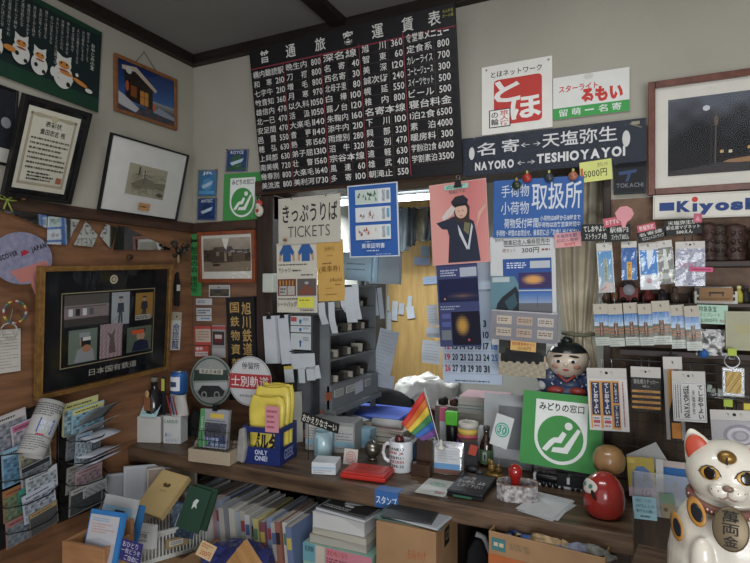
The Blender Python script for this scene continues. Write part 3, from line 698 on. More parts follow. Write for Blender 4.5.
card('travellers_inn_sign', [(481.5, 68), (552, 56), (553, 127), (482.5, 136)], ('Y', -.004), '#dedbd2', toho, .006, label='square white sign with red block and white hiragana high above the window', cat='sign')
def rumoi(s):
    r_ = c('#c8372f'); s.rect(0, 74, 100, 100, '#3d9b4a'); s.text('スターライト', 8, 22, 60, 38, r_, .02); s.text('るもい', 38, 34, 92, 70, r_, .06)
    for i, ch in enumerate('留萌ー名寄'): s.text(ch, 8+i*17.5, 78, 20+i*17.5, 95, '#dfe4dc', .03)
    s.disc(48, 7, 6, 4, '#c9c6bc')
card('train_headmark_sign', [(553, 79), (629, 67), (630, 111), (553.5, 120)], ('Y', -.005), '#d9d8d2', rumoi, .006, label='white and green train name sign with red katakana letters beside the square red sign', cat='sign')
def name(s):
    w_ = c('#c9c9c8'); s.text('名', 9, 17, 20, 50, w_, .03); s.text('寄', 24, 15, 34, 48, w_, .03); s.text('←', 35, 25, 40, 40, w_, 0)
    s.text('→', 42, 25, 46, 40, w_, 0); s.text('天塩弥生', 47, 10, 86, 46, w_, .025)
    s.text('NAYORO', 8, 66, 31, 88, w_, .045); s.text('←→', 33, 70, 43, 84, w_, 0); s.text('TESHIOYAYOI', 44, 60, 90, 84, w_, .045)
    s.disc(6, 42, 1.7, 3.8, '#bfbfbc'); s.disc(90.5, 44, 1.9, 4.4, '#bfbfbc', rot=0); s.line(92, 10, 98, 22, .004, '#6d6a60'); s.rect(93, 6, 97, 14, '#8d8872')
e = empty('train_destination_board', M=frame_from(quad3([(462, 139), (646, 118), (646, 161), (463, 177)], ('Y', YF-.006)))[0], label='long navy train destination board lettered from NAYORO to TESHIOYAYOI above the window', cat='destination board')
M, w, h = frame_from(quad3([(462, 139), (646, 118), (646, 161), (463, 177)], ('Y', YF-.006)))
s = Sheet(w, h, .006, '#1f2633'); name(s); s.obj('board', e)
MB().box(-w/2-.002, -h/2-.004, .005, w/2+.002, h/2+.004, .0054, wrapm).obj('plastic_wrap', e)
def tok(s):
    s.frame(3, 3, 97, 97, .001, '#3a3d42'); s.poly([(14, 30), (72, 24), (70, 34), (54, 36), (46, 60), (36, 62), (44, 38), (16, 40)], '#35486e'); s.text('TOKACHI', 8, 66, 92, 80, '#6e7177', .02); s.line(2, 4, 40, 0, .003, '#8c8f92')
card('train_name_plate', [(614, 163), (646, 161), (646, 193), (614, 195)], ('Y', -.012), '#17181c', tok, .006, label='small black square plate reading TOKACHI beside the big night photo', cat='sign')
def kiy(s):
    b = c('#27407a'); s.rect(5.5, 32, 18.5, 66, b); s.text('K', 20.5, 28, 32.5, 74, b, .065); s.disc(35.8, 24, 2.6, 2.6, '#bf3a2f')
    s.rect(34, 40, 37.8, 74, b); s.text('y', 39, 42, 51.5, 88, b, .065); s.text('o', 52.5, 40, 64, 75, b, .065); s.text('s', 65, 40, 75, 75, b, .065); s.text('k', 76.5, 28, 88, 74, b, .065)
    s.frame(1, 4, 99, 96, .001, '#a9a69c')
card('station_kiosk_sign', [(653, 197), (775, 189), (775, 216.5), (653, 219)], ('Y', -.05), '#cdc9bd', kiy, .02, label='long cream sign with blue rectangle and bold blue kiosk name', cat='sign')
def yel(s):
    k = c('#3d3b20'); s.text('金のしゃち', 56, 10, 88, 32, k, 0); s.text('5000円', 12, 42, 84, 80, k, .01); s.rect(2, 30, 10, 70, '#b95a3e')
card('price_card', [(580, 162), (612, 159), (612, 178), (580, 184)], ('Y', YF-.016), '#c9cd72', yel, label='pale yellow green price card marked 5000 yen below the destination board', cat='price card')
def night(s):
    def fn(u, v):
        b = grad((80, 85, 94), (11, 10, 12), (v-.02)*2.2-abs(u-.3)*.5+noisef(u*.8, v*.8)*.4)
        if v > .80: b = grad(b, (86, 66, 54), max(0, u-.4)*1.2)
        return b
    s.rect(0, 0, 100, 100, '#c6c2b6'); s.pic(10, 13, 91, 88, fn, 44, 26)
    s.disc(38, 25, 2.6, 2.2, '#b9bcc0'); s.line(45, 30, 44.5, 82, .0035, '#4a4038'); s.line(41.5, 32, 41.5, 84, .002, '#2a2626'); s.disc(45, 38, 1.6, 4, '#5a4b40')
    for x, y, q in ((48, 68, '#b9975c'), (54, 68.5, '#c9b79a'), (67, 66, '#c08a48'), (70, 66, '#a4722f'), (73, 66, '#c08a48'), (80, 66, '#9a6c34')): s.rect(x, y-1.6, x+2.4, y+1.2, q)
    s.poly([(54, 76), (91, 72), (91, 80), (48, 79)], '#8f6a44'); s.poly([(10, 84), (50, 78), (91, 84), (91, 88), (10, 88)], '#2a2526')
framed('night_photo_frame', [(646, 84), (806, 62), (806, 186), (650, 196)], ('YL', -.012, .03), .019, wood('reddish_frame', '#6d3b2a', '#54291c', (9, 9, 9), .35), 'wide reddish brown framed photo of a misty station platform at night', night, dp=.02)

# ---------------------------------------------------------------- sheets hung in the window opening
YW = YF-.006
def tickets(s):
    k = c('#2a2725'); s.text('きっぷうりば', 7, 14, 96, 54, k, .015); s.text('TICKETS', 16, 62, 84, 86, '#4a4845', -.004); s.disc(22, 2, 1.2, 1.2, '#444'); s.disc(78, 2, 1.2, 1.2, '#444')
card('ticket_sign', [(279, 199), (340.5, 193.5), (340.5, 241.5), (278.5, 245)], ('Y', YW-.012), '#b9b4a6', tickets, .004, label='beige board lettered TICKETS under Japanese words hung in the window', cat='sign')
p = PY(285, 240, YW-.03); MB().ball(p, (.009, .006, .006), '#7a5b38').ball(p+Vector((.002, 0, .008)), (.005, .004, .004), '#b9a888', n=10, k=6).obj('wooden_figure_charm', label='tiny wooden charm on the lower corner of the ticket board', cat='charm')
def shirts(s):
    b = c('#315a96')
    for x in (5, 52):
        s.poly([(x+12, 3), (x+30, 3), (x+40, 14), (x+35, 19), (x+31, 15), (x+31, 27), (x+11, 27), (x+11, 15), (x+7, 19), (x+2, 14)], b); s.poly([(x+2, 14), (x+7, 19), (x+7, 26), (x+1, 26)], '#b08a6c'); s.poly([(x+40, 14), (x+35, 19), (x+36, 26), (x+41, 26)], '#b08a6c')
    k = '#3e3a36'; s.lines(5, 30, 76, 33, 1, k, 4); s.text('Tシャツ', 6, 36, 36, 43, k, .01); s.lines(40, 38, 62, 42, 1, k, 8); s.lines(62, 45, 92, 48, 1, k, 3)
    s.rect(3, 52, 49, 76, '#6f3c34'); s.rect(52, 52, 98, 76, '#5c5450'); s.rect(7, 62, 26, 75, '#a9a49c'); s.rect(28, 62, 46, 75, '#a9a49c'); s.lines(9, 64, 24, 73, 2, '#555', 2)
    for i in range(5): s.rect(8+i*8, 54, 11+i*8, 61, '#b38a44')
    s.poly([(56, 70), (76, 60), (94, 68), (94, 74), (56, 75)], '#7b4a3c'); s.disc(76, 58, 5, 3, '#9fa0a2')
    s.lines(5, 79, 70, 82, 1, k, 6); s.text('トートバッグ', 4, 84, 52, 92, k, .01); s.rect(54, 78, 93, 93, '#d2cf4a'); s.lines(58, 81, 88, 84, 1, '#7a7a30', 5); s.lines(60, 95, 94, 98, 1, k, 7)
card('souvenir_leaflet', [(277, 243), (317.5, 242), (317, 312), (277, 313)], ('Y', YW-.006), '#c2bdae', shirts, label='beige leaflet with two blue shirts and tote bags under the ticket board', cat='leaflet')
def env(s):
    k = c('#6b4a22'); s.frame(30, 10, 68, 18, .0008, k); s.text('御案内', 33, 11.5, 65, 16.5, k, 0); s.lines(40, 24, 62, 27, 1, '#b06a3c', 3); s.lines(20, 36, 56, 40, 1, k, 4); s.text('(乗車券)', 8, 42, 86, 54, k, .0); s.text('お申込みは', 46, 62, 92, 69, k, .0); s.lines(66, 72, 90, 75, 1, k, 5); s.lines(30, 78, 60, 80, 1, '#b06a3c', 6); s.lines(26, 88, 70, 90, 1, k, 7)
card('brown_envelope_sheet', [(317.5, 242), (345, 238), (343, 301), (317.5, 301)], ('Y', YW-.010), '#c39a50', env, label='ochre handwritten sheet beside the shirt leaflet under the ticket board', cat='paper sheet')
def bluea4(s):
    s.rect(0, 0, 100, 100, '#c7ced6'); s.rect(2.5, 1.5, 97.5, 98.5, '#2e5ca6')
    for i, (a, b) in enumerate((('#5d8a6c', '#37403a'), ('#b9b0a6', '#8d5a4c'), ('#b9b0a6', '#9a4a40'))):
        y = 7+i*24.5; s.rect(16, y, 86, y+20, '#cfd3d4'); s.rect(17, y+1, 62, y+19, ['#b7c6bc', '#cdd0d2', '#d0cfcb'][i])
        r = random.Random(i+5)
        for q in range(12): x = r.uniform(18, 56); yy = r.uniform(y+5, y+15); s.poly([(x, yy+2.5), (x+r.uniform(1, 3), yy-r.uniform(1, 4)), (x+r.uniform(3, 6), yy+2.5)], [a, b][q % 2])
        s.text('記念証', 70, y+2, 76, y+17, '#444a50', .0, vert=True); s.rect(79, y+3, 84, y+15, ['#7d9aa0', '#5d9ac0', '#7ab0c8'][i])
    s.text('乗車証明書', 28, 81, 74, 88, '#d2dae6', .02); s.lines(36, 78, 48, 79.5, 1, '#c2cede', 2); s.lines(38, 90, 62, 92.5, 1, '#c2cede', 4); s.lines(56, 95.5, 92, 97, 1, '#a9bad6', 5)
card('souvenir_poster', [(352, 186), (400.5, 181.5), (397, 256), (345.5, 257.5)], ('YL', YW, .02), '#c7ced6', bluea4, .003, label='blue bordered sheet with three pictures hung in the ticket window', cat='poster')
def girl(s):
    def bg(u, v): return grad((190, 108, 106), (206, 142, 134), abs(u-.7)*1.5+v*.4)
    s.pic(1, 1, 99, 99, bg, 16, 20)
    nv = c('#252a3c'); sk = c('#c9a08c'); wh = c('#b9bcc0')
    s.poly([(26, 46), (40, 42), (60, 42), (76, 50), (80, 68), (84, 98), (28, 98), (32, 66)], nv); s.poly([(10, 48), (34, 44), (36, 58), (20, 56)], nv)
    s.poly([(46, 22), (60, 20), (70, 32), (68, 52), (44, 48), (42, 34)], '#3a2b27')                        # hair
    s.disc(55, 36, 10.5, 12.5, sk); s.poly([(38, 24), (46, 18), (60, 17), (68, 23), (66, 29), (42, 31)], '#23252e'); s.rect(43, 27, 66, 30, '#15161c')
    s.disc(51, 36, 1.2, .8, '#2b2422'); s.disc(58, 36, 1.2, .8, '#2b2422'); s.disc(55, 42, 2.2, .9, '#a8505a')
    s.poly([(30, 34), (40, 28), (46, 32), (40, 40), (24, 46), (20, 42)], '#c4b6b0'); s.poly([(48, 52), (52, 58), (64, 80), (62, 84), (50, 64)], wh); s.poly([(72, 52), (74, 56), (66, 84), (63, 82)], wh); s.poly([(60, 50), (70, 52), (66, 66), (58, 60)], '#6d6a4a')
    s.poly([(80, 60), (84, 40), (98, 30), (98, 34), (88, 44)], '#c99a8c') ; s.text('鉄道むすめ', 36, 10, 64, 14, '#4d5b56', .0); s.rect(28, 3, 70, 9, '#8fbfae'); s.lines(32, 4, 66, 8, 2, '#4d5b56', 2)
card('uniform_poster', [(429.5, 186), (486.5, 177.5), (490, 262), (432.5, 265.5)], ('Y', YW-.012), '#c79a90', girl, .002, label='pink poster of a saluting person in navy railway uniform and cap', cat='poster')
def clip(name, px, py, pl_y, sz, m_, label, **k):
    p = PY(px, py, pl_y); q = mpp(p)*sz
    m = MB(); m.prism([(-q, -q*.8), (q, -q*.8), (q*.6, q*.8), (-q*.6, q*.8)], -.004, .004, m_)
    for sg in (-1, 1): m.tube([(sg*q*.3, q*.7, 0), (sg*q*.5, q*2.0, 0), (0, q*2.2, 0)], .0008, steel)
    return m.obj(name, None, Matrix.Translation(p) @ Matrix.Rotation(PI/2, 4, 'X'), label=label, cat='clip', **k)
clip('binder_clip', 458, 184, YW-.02, 4, blackp, 'black binder clip holding the top of the pink poster')
def navy(s):
    def p1(u, v): return grad((30, 34, 66), (150, 110, 84), max(0, .6-abs(v-.75)*4)*max(0, 1-abs(u-.6)*2.2))
    s.rect(0, 0, 100, 100, '#39406a'); s.lines(10, 6, 52, 15, 3, '#a9b0c6', 3); s.rect(58, 5, 98, 16, '#a3a8b6'); s.pic(4, 18, 100, 46, p1, 24, 10); s.disc(18, 42, 2, 2, '#d08a4a')
    s.rect(4, 48, 100, 52, '#39406a'); s.lines(6, 50, 60, 56, 2, '#8f96ae', 6); s.rect(8, 60, 30, 66, '#4e5792'); s.rect(8, 70, 30, 76, '#4e5792'); s.pic(32, 58, 100, 98, lambda u, v: grad((24, 24, 40), (176, 132, 60), 1.1-((u-.38)**2*14+(v-.42)**2*9)), 24, 14); s.rect(6, 80, 30, 92, '#6a7076'); s.disc(72, 92, 3, 3, '#a8404a')
card('event_leaflet', [(437.5, 265), (478.5, 262.5), (480, 346), (439, 347)], ('Y', YW-.006), '#39406a', navy, label='navy leaflet with night train photos below the pink poster', cat='leaflet')
def cal(s):
    s.rect(0, 0, 100, 100, '#a9b7c9')
    for r_, row in enumerate(((5, 6, 7, 8, 9, 10, 11), (12, 13, 14, 15, 16, 17, 18), (19, 20, 21, 22, 23, 24, 25), (26, 27, 28, 29, 30, 31))):
        for q, n in enumerate(row):
            x = 5+q*13.2; y = 58.9+r_*8.8; m_ = '#b8404a' if q == 0 else ('#3d6aa8' if q == 6 else '#2b2d33')
            s.text(str(n), x+(1.5 if n < 10 else 0), y, x+(7.5 if n < 10 else 9.6), y+5.4, m_, .03)
    for q, n in enumerate((1, 2, 3, 4)): x = 5+(q+3)*13.2; s.text(str(n), x+2, 50, x+7, 55.4, '#3d6aa8' if q == 3 else '#2b2d33', .03)
    for r_ in range(4): s.rect(4, 65.6+r_*8.8, 96, 65.8+r_*8.8, '#8b98ab')
    s.lines(22, 97, 80, 98.6, 1, '#3a3f49', 3); s.rect(4, 4, 96, 26, '#b9c6d6'); s.text('10', 8, 8, 26, 24, '#2b2d33', .02)
card('wall_calendar', [(440.5, 258), (500, 256), (500.5, 384), (442, 383)], ('Y', .04), '#a9b7c9', cal, .003, label='white wall calendar with large dates hanging behind the navy leaflet', cat='calendar')
p = PY(470, 257, .04); MB().tube([(p.x-.05, .04, p.z), (p.x, .04, LT-.001), (p.x+.05, .04, p.z)], .0008, '#8c8c88').obj('calendar_string', label='thin string that holds the wall calendar', cat='string')
def parcel(s):
    w_ = c('#c6ccd4'); s.rect(0, 0, 100, 100, '#2f5a9c')
    s.text('手荷物', 9, 9, 41, 30, w_, .0); s.text('小荷物', 9, 38, 41, 60, w_, .0); s.text('取扱所', 44, 8, 98, 54, w_, .02)
    s.text('荷物受付時間', 13, 67, 52, 84, w_, .01); s.text('小荷物は8時から18時まで', 54, 64, 97, 73, w_, .02); s.text('手荷物は旅客営業時間中', 52, 75, 97, 84, w_, .02); s.text('手荷物・時間のお問合せ、乗車前に必ずお申し出ください', 4, 87, 96, 98, w_, .02)
card('parcel_poster', [(493.5, 181), (583, 175.5), (584, 236), (493.5, 238)], ('Y', YW-.010), '#2f5a9c', parcel, .002, label='deep blue poster with large white characters for parcel handling', cat='poster')
def stamp_sheet(s):
    k = c('#3a3835'); s.rect(0, 0, 100, 100, '#bfc1c0'); s.text('発売中', 8, 2, 22, 5, k, 0); s.text('開業記念入場券発売中', 22, 3.5, 92, 8.5, k, .02); s.rect(22, 9, 92, 9.6, k)
    s.text('1枚セット', 20, 11, 40, 15, '#8c4a3c', 0); s.text('300円', 50, 11, 76, 16, k, .01); s.lines(80, 12, 92, 15, 1, '#8c4a3c', 3)
    s.rect(20, 21, 94, 62, '#2b4f92'); s.lines(26, 24, 56, 30, 3, '#c3cde0', 3); s.rect(62, 23.5, 92, 30, '#aeb4ba')
    s.pic(44, 34, 94, 48, lambda u, v: grad((60, 50, 92), (206, 150, 84), 1.2-((u-.45)**2*8+(v-.45)**2*9)), 18, 8)
    def snow(u, v): return grad((60, 100, 170), (150, 162, 178), v*1.6) if v < .5 else (96, 98, 104)
    s.pic(44, 51, 94, 72, snow, 14, 10); s.line(72, 54, 72, 66, .0012, '#3a3a44'); s.rect(44, 49.5, 94, 50.6, '#aeb4ba')
    s.poly([(0, 36), (38, 37), (44, 44), (44, 74), (0, 74)], '#5a7f8c'); s.rect(3, 37.5, 30, 42, '#a9b3b4'); s.poly([(18, 56), (40, 46), (44, 52), (44, 74), (6, 74), (10, 62)], '#20272e'); s.poly([(22, 60), (38, 52), (42, 62), (30, 70)], '#34505c'); s.poly([(30, 74), (94, 74), (94, 100), (30, 100)], '#c1c1bd')
card('ticket_set_leaflet', [(491, 236), (556.5, 235), (556, 345), (491, 346)], ('Y', YW-.004), '#bfc1c0', stamp_sheet, label='white sheet with blue night station photos below the parcel poster', cat='leaflet')
card('price_card', [(554.5, 234), (581, 231), (581, 246), (555, 248)], ('Y', YW-.018), '#d09494', lambda s: (s.text('天塩弥生駅', 8, 8, 86, 34, '#35407a', .03), s.text('記念入場券', 8, 40, 90, 64, '#5a3f5a', .0), s.text('300円', 36, 68, 76, 94, '#b8443c', .01)), label='pink handwritten 300 yen card below the parcel poster', cat='price card')
# round magnets on the lintel
for px, py, q, lb, g_ in ((527, 178, '#b5332f', 'bright red', None), (549, 177.5, '#3a4148', 'dark grey', None), (573, 176, '#b06a52', 'copper coloured', None), (516.5, 185, '#33402c', 'dark green', None)):
    p = PY(px, py, YW-.02); k = mpp(p)
    e = empty('round_badge', M=Matrix.Translation(p) @ Matrix.Rotation(PI/2, 4, 'X'), label=lb+' round badge pinned along the top of the parcel poster', cat='badge', group='round badges above the parcel poster')
    MB().lathe([(4.2*k, -.003), (4.6*k, 0), (4.0*k, .004), (0, .005)], mat('badge_'+q, q, .3, var=.3, nscale=120)).obj('disc', e)
    MB().ball((.001, 5.5*k, .004), (.0045, .006, .0045), '#b9b060' if q != '#33402c' else '#a98a4a', n=10, k=6).obj('pin', e)

# rack of small clear packs hung low in the window
def pocket(s):
    s.rect(0, 0, 100, 100, '#7c7a80'); s.rect(0, 0, 100, 4, '#a9a7ab')
    for r_ in range(2):
        for q in range(3): s.rect(9+q*31, 18+r_*40, 32+q*31, 46+r_*40, ['#b7aa98', '#ad9a84', '#b3aca0'][q]); s.lines(11+q*31, 24+r_*40, 30+q*31, 38+r_*40, 2, '#6f5a4a', q+r_)
e = empty('ticket_pocket_sheet', M=frame_from(quad3([(489, 309), (557.5, 314), (558, 344), (493, 339)], ('Y', YW-.03)))[0], label='clear six pocket sheet of small tickets hung below the blue photo leaflet', cat='pocket sheet')
M, w, h = frame_from(quad3([(489, 309), (557.5, 314), (558, 344), (493, 339)], ('Y', YW-.03)))
s = Sheet(w, h, .003, '#7c7a80'); pocket(s); s.obj('card', e); MB().box(-w/2, -h/2, .004, w/2, h/2, .0045, film).obj('clear_pocket', e)
def steam(s):
    s.pic(0, 0, 100, 100, lambda u, v: (58, 60, 56) if v < .45 else (150+30*noisef(u*3, v*3), 140+30*noisef(u*3, v*3), 120), 22, 16)
    s.poly([(4, 44), (14, 40), (14, 28), (26, 28), (30, 38), (56, 36), (60, 28), (66, 28), (66, 36), (88, 34), (96, 44), (96, 58), (4, 64)], '#17181b')
    for x in (16, 34, 50, 66, 82): s.disc(x, 60, 5, 5, '#101113')
card('steam_train_print', [(499, 336), (546, 340), (546, 378), (499, 375)], ('Y', YW-.010), '#8b867a', steam, .002, label='dark print of a steam locomotive on gravel hung beside the calendar', cat='picture print')
card('price_card', [(510.5, 340), (536, 343), (536, 352), (510.5, 350)], ('Y', YW-.034), '#c9a05c', lambda s: (s.text('復刻乗車券セット', 6, 8, 94, 48, '#9a3f2c', .02), s.text('1200円', 30, 54, 80, 92, '#6a4a24', .01)), label='small orange price card on the front of the clear pocket sheet', cat='price card')

# curtain
cw = mat('curtain_cloth', '#cdc2a9', .9, var=.10, nscale=12, bump=.2, col2='#b3a88f')
cx0 = PY(551, 250, .115); cx1 = PY(604, 250, .115); X0, X1 = cx0.x, cx1.x-.004
zt, zb = LT-.01, CZ+.02; ztie = PY(575, 334, .115).z
def cur(u, v):
    z = zt+(zb-zt)*v; k = max(0, 1-abs(z-ztie)/.30) if z > ztie else max(0, 1-abs(z-ztie)/.22)
    k = k**1.3*.45
    xc = X0+(X1-X0)*.55; x = X0+(X1-X0)*u; x = x+(xc-x)*k
    y = .112+.013*(1-k*.5)*math.sin(u*21+2*math.sin(v*2.2))+.003*math.sin(u*47+v*5)
    return (x, y, z)
e = empty('curtain', (X0, .18, zb), 'beige grey pleated curtain tied back at the edge of the ticket window', 'curtain')
Mi = Matrix.Translation((-X0, -.18, -zb))
MB().grid(cur, 90, 40, cw).obj('cloth', e, Mi, solid=.0015)
m = MB(); xc = X0+(X1-X0)*.55; hw = (X1-X0)*.31
m.tube([(xc-hw, .10, ztie+.006), (xc-hw*.4, .09, ztie), (xc+hw*.4, .09, ztie-.002), (xc+hw, .10, ztie+.004), (xc+hw*1.0, .13, ztie), (xc, .14, ztie), (xc-hw, .13, ztie)], .007, '#6f6f58', closed=True); m.obj('tie_band', e, Mi)
# ================================================================ right hand display wall
meshw = mat('dark_wire', '#2a2522', .5, metal=.3)
YG = -.10                                                      # plane of the wire grid
xg0 = RX1+.004
# wall shelves
SH = []
z1 = PY(700, 262, -.05).z; z2 = PY(720, 352, -.05).z
struct_shelf = wood('shelf_wood', '#3f3029', '#2a201b', (1.5, 9, 9), .5)
MB().box(xg0+.16, -.088, z1-.016, 2.9, .002, z1, struct_shelf).obj('wall_shelf', label='upper dark wall shelf with small carvings under the cream kiosk sign', cat='shelf', bevel=.002)
MB().box(xg0+.02, -.088, z2-.018, 2.9, .002, z2, struct_shelf).obj('wall_shelf', label='lower dark wall shelf behind the key ring and clear packets', cat='shelf', bevel=.002)
# wire grid
m = MB(); gx0, gx1, gz0, gz1 = xg0+.0, 2.85, .86, z2-.03
n = 34
for i in range(n+1):
    x = gx0+(gx1-gx0)*i/n; m.box(x-.001, YG-.001, gz0, x+.001, YG+.001, gz1, meshw)
for i in range(15):
    z = gz0+(gz1-gz0)*i/14; m.box(gx0, YG-.003, z-.001, gx1, YG-.001, z+.001, meshw)
m.tube([(gx0, YG, gz0), (gx1, YG, gz0), (gx1, YG, gz1), (gx0, YG, gz1)], .003, meshw, closed=True)
m.obj('wire_grid_panel', label='dark wire grid panel on the wall that carries sticker packets', cat='wire panel')

def package(px4, y, fn, label, group, header=.16, base='#c7c7c4', dep=.004, hook=True, cat='souvenir packet', name='souvenir_packet', hm='#b9b5ae', single=False, hl=.03):
    P = quad3(px4, ('Y', y)); M, w, h = frame_from(P)
    e = empty(name, M=M, label=label, cat=cat, group=group)
    s = Sheet(w, h*(1-header), dep, base); fn(s); s.obj('card', e, Matrix.Translation((0, -h*header/2, 0)))
    hd = Sheet(w*1.0, h*header, .0018, hm); hd.disc(50, 45, 4, 4, '#26221f'); hd.obj('header', e, Matrix.Translation((0, h/2-h*header/2, .003)))
    MB().box(-w/2-.001, -h/2, dep/2+.003, w/2+.001, h/2-h*header, dep/2+.0035, wrapm if group != GR1 else film).obj('clear_sleeve', e)
    if hook:
        m = MB(); q = h/2-h*header*.35
        for dx in (-w*.13, w*.13) if w > .05 else (0,): m.tube([(dx, q, .012), (dx, q, -hl), (dx, q+.03, -hl-.001)], .0014, steel, 6)
        m.obj('hook', e)
    return e
GR1 = 'strap and magnet packets on the upper hooks'
YH = -.15
# backing rail of the upper hooks
def blue(s, a='#3f73ab', b='#2b5a94'):
    s.pic(6, 2, 94, 98, lambda u, v: grad(lin2(a), lin2(b), v+noisef(u, v)*.2), 8, 12)
def lin2(hx): return tuple(int(hx[i:i+2], 16) for i in (1, 3, 5))
def pkA(s): blue(s, '#4c84b4', '#9aa9ae'); s.rect(40, 20, 62, 74, '#9aa28c'); s.text('てしおやよい', 44, 22, 58, 72, '#2c2c2a', .02, vert=True); s.poly([(10, 92), (40, 74), (90, 78), (90, 96), (12, 98)], '#b9a9a4'); s.line(12, 94, 48, 86, .002, '#9c3a34')
def pkB(s): blue(s, '#2c5596', '#3f76b4'); s.rect(34, 44, 66, 98, '#d39a2e'); s.text('てしお', 40, 50, 60, 92, '#3c2c14', .02, vert=True); s.disc(24, 40, 8, 12, '#5b8ec4')
def pkC(s): s.rect(6, 0, 94, 62, '#3f7dc0'); s.poly([(40, 0), (80, 0), (60, 40), (44, 50)], '#c9d3da'); s.poly([(10, 20), (30, 14), (24, 50), (12, 54)], '#a9c3d6'); s.disc(48, 78, 15, 13, '#a8525a'); s.disc(48, 78, 12, 10, '#c7c7c4'); s.text('萌', 40, 72, 56, 84, '#a8525a', .01)
def pkD(s): s.pic(2, 0, 98, 100, lambda u, v: (124+36*noisef(u*2, v*2), 126+36*noisef(u*2, v*2), 118), 10, 14); s.poly([(40, 4), (58, 4), (66, 60), (34, 60)], '#c2c8c0'); s.rect(10, 70, 84, 86, '#a9aca4')
def pkE(s): s.pic(2, 2, 98, 98, lambda u, v: (150+40*noisef(u*2, v*2), 152+40*noisef(u*2, v*2), 166), 14, 14); s.text('TESHIO', 12, 38, 70, 50, '#b9687c', .0); s.lines(40, 62, 90, 90, 4, '#7c8296', 4, .3)
for q, f, lb, cc in ((([(598, 243), (613.5, 242), (613.5, 292), (597.5, 293)]), pkA, 'long narrow blue station strap packet nearest the curtain on the upper hooks', '#c2c4c2'),
        ([(622, 242), (638, 241), (636, 280), (621, 280)], pkB, 'blue packet with an upright orange tag on the upper hooks', '#4c6f9c'),
        ([(640, 243), (658.5, 242), (658.5, 289), (639, 290)], pkC, 'white and blue packet with a round red crest on the upper hooks', '#c4c8ca'),
        ([(659, 241), (674, 240), (673.5, 283), (657, 285)], pkD, 'grey green clear packet beside the red crest packet on upper hooks', '#a9aca4'),
        ([(676, 242), (705, 241), (705, 286), (675, 286)], pkE, 'wide pale silver magnet packet at the right end of the upper hooks', '#b1b3bc')):
    package(q, YH, f, lb, GR1, base=cc, hl=.045)
# price boards above
def pb(t1, t2, t3=None):
    def f(s):
        w_ = c('#c4c3bb')
        if t3: s.text(t1, 10, 6, 90, 34, w_, .02); s.text(t2, 5, 38, 96, 64, w_, .01); s.text(t3, 32, 70, 76, 94, w_, .02)
        else: s.text(t1, 8, 10, 90, 46, w_, .02); s.text(t2, 14, 54, 92, 90, w_, .01)
    return f
YQ = YH-.012
GB = 'black handwritten price boards over the hanging packets'
for q, f, lb in (([(581, 224), (609, 224), (609, 240), (582, 242)], pb('てしおやよい', 'ストラップ 6色'), 'black price board at the curtain edge, first over the hanging packets'),
        ([(607.5, 226), (630, 224), (631, 241), (609, 242)], pb('駅構内', 'ストラップ 500えん'), 'black price board under the round pink bulb shaped tag'),
        ([(636, 233), (664, 227), (667, 236), (639, 244)], pb('名寄線', 'マスコットストラップ'), 'tilted black price board over the red crest packet'),
        ([(664, 221), (701, 218), (702, 233), (665, 236)], pb('天塩弥生駅', '駅名標マグネット', '500えん'), 'widest black price board with three lines over the silver magnet packet')):
    card('price_board', q, ('Y', YQ), '#1f2020', f, .002, label=lb, cat='price board', group=GB)
pk = '#c58189'
card('price_card', [(603, 219), (621, 216), (622, 225), (604, 228)], ('Y', YQ-.008), '#b35560', lambda s: s.text('おすすめ', 12, 20, 88, 76, '#e0c3c3', .01), label='dark pink small tag behind the pink bulb shaped tag', cat='price card')
plate('bulb_price_tag', [(620, 207), (627, 206), (632, 209), (634, 214), (631, 219), (627, 222), (625, 228), (622, 228), (621, 222), (617, 219), (615, 213)], ('Y', YQ-.012), c('#c9868c'), .001, label='round pink speech bubble tag standing over the price boards', cat='price card')
_p = PY(616, 216, YQ-.0134)
card('price_card', [(637, 226), (655, 222), (656, 229), (638, 233)], ('Y', YQ-.006), '#b35560', lambda s: s.text('数量限定', 10, 16, 90, 82, '#e0c3c3', .01), label='dark pink tag leaning on the tilted black price board', cat='price card')
card('price_card', [(694, 214), (701, 213), (703, 223), (693, 222)], ('Y', YQ-.006), '#b0566a', lambda s: s.poly([(20, 80), (50, 20), (80, 80)], '#c98a94'), label='small pink pointed tag at the end of the widest black price board', cat='price card')
card('price_card', [(690, 267), (713, 267.5), (713, 272), (690, 271.5)], ('Y', YQ-.002), '#c44f74', lambda s: s.lines(8, 20, 90, 80, 1, '#7c2c4c', 3), label='bright pink narrow strip label over the silver magnet packet', cat='price card')

# lower row of packets
GR2 = 'station name sign packets on the lower hooks'
def pkS(k):
    def f(s):
        s.pic(0, 0, 100, 74, lambda u, v: grad((62, 104, 160), (170, 184, 196), v*2+noisef(u*2+k, v)*.3) if v < .5 else (96, 98, 84), 10, 12)
        s.rect(0, 46, 100, 50, '#a2623c'); s.rect(0, 56, 100, 60, '#a2623c'); s.rect(36, 26, 64, 70, '#5a3527'); s.text('てしおやよい', 42, 28, 58, 68, '#c9c2b0', .0, vert=True); s.rect(0, 74, 100, 100, '#a7aca3')
        s.lines(4, 78, 96, 98, 3, '#767d74', k, .4)
    return f
ords = ['first', 'second', 'third', 'fourth', 'fifth', 'sixth', 'seventh', 'eighth', 'ninth', 'tenth', 'eleventh', 'twelfth', 'thirteenth', 'fourteenth', 'fifteenth', 'sixteenth', 'seventeenth', 'eighteenth', 'nineteenth', 'twentieth']
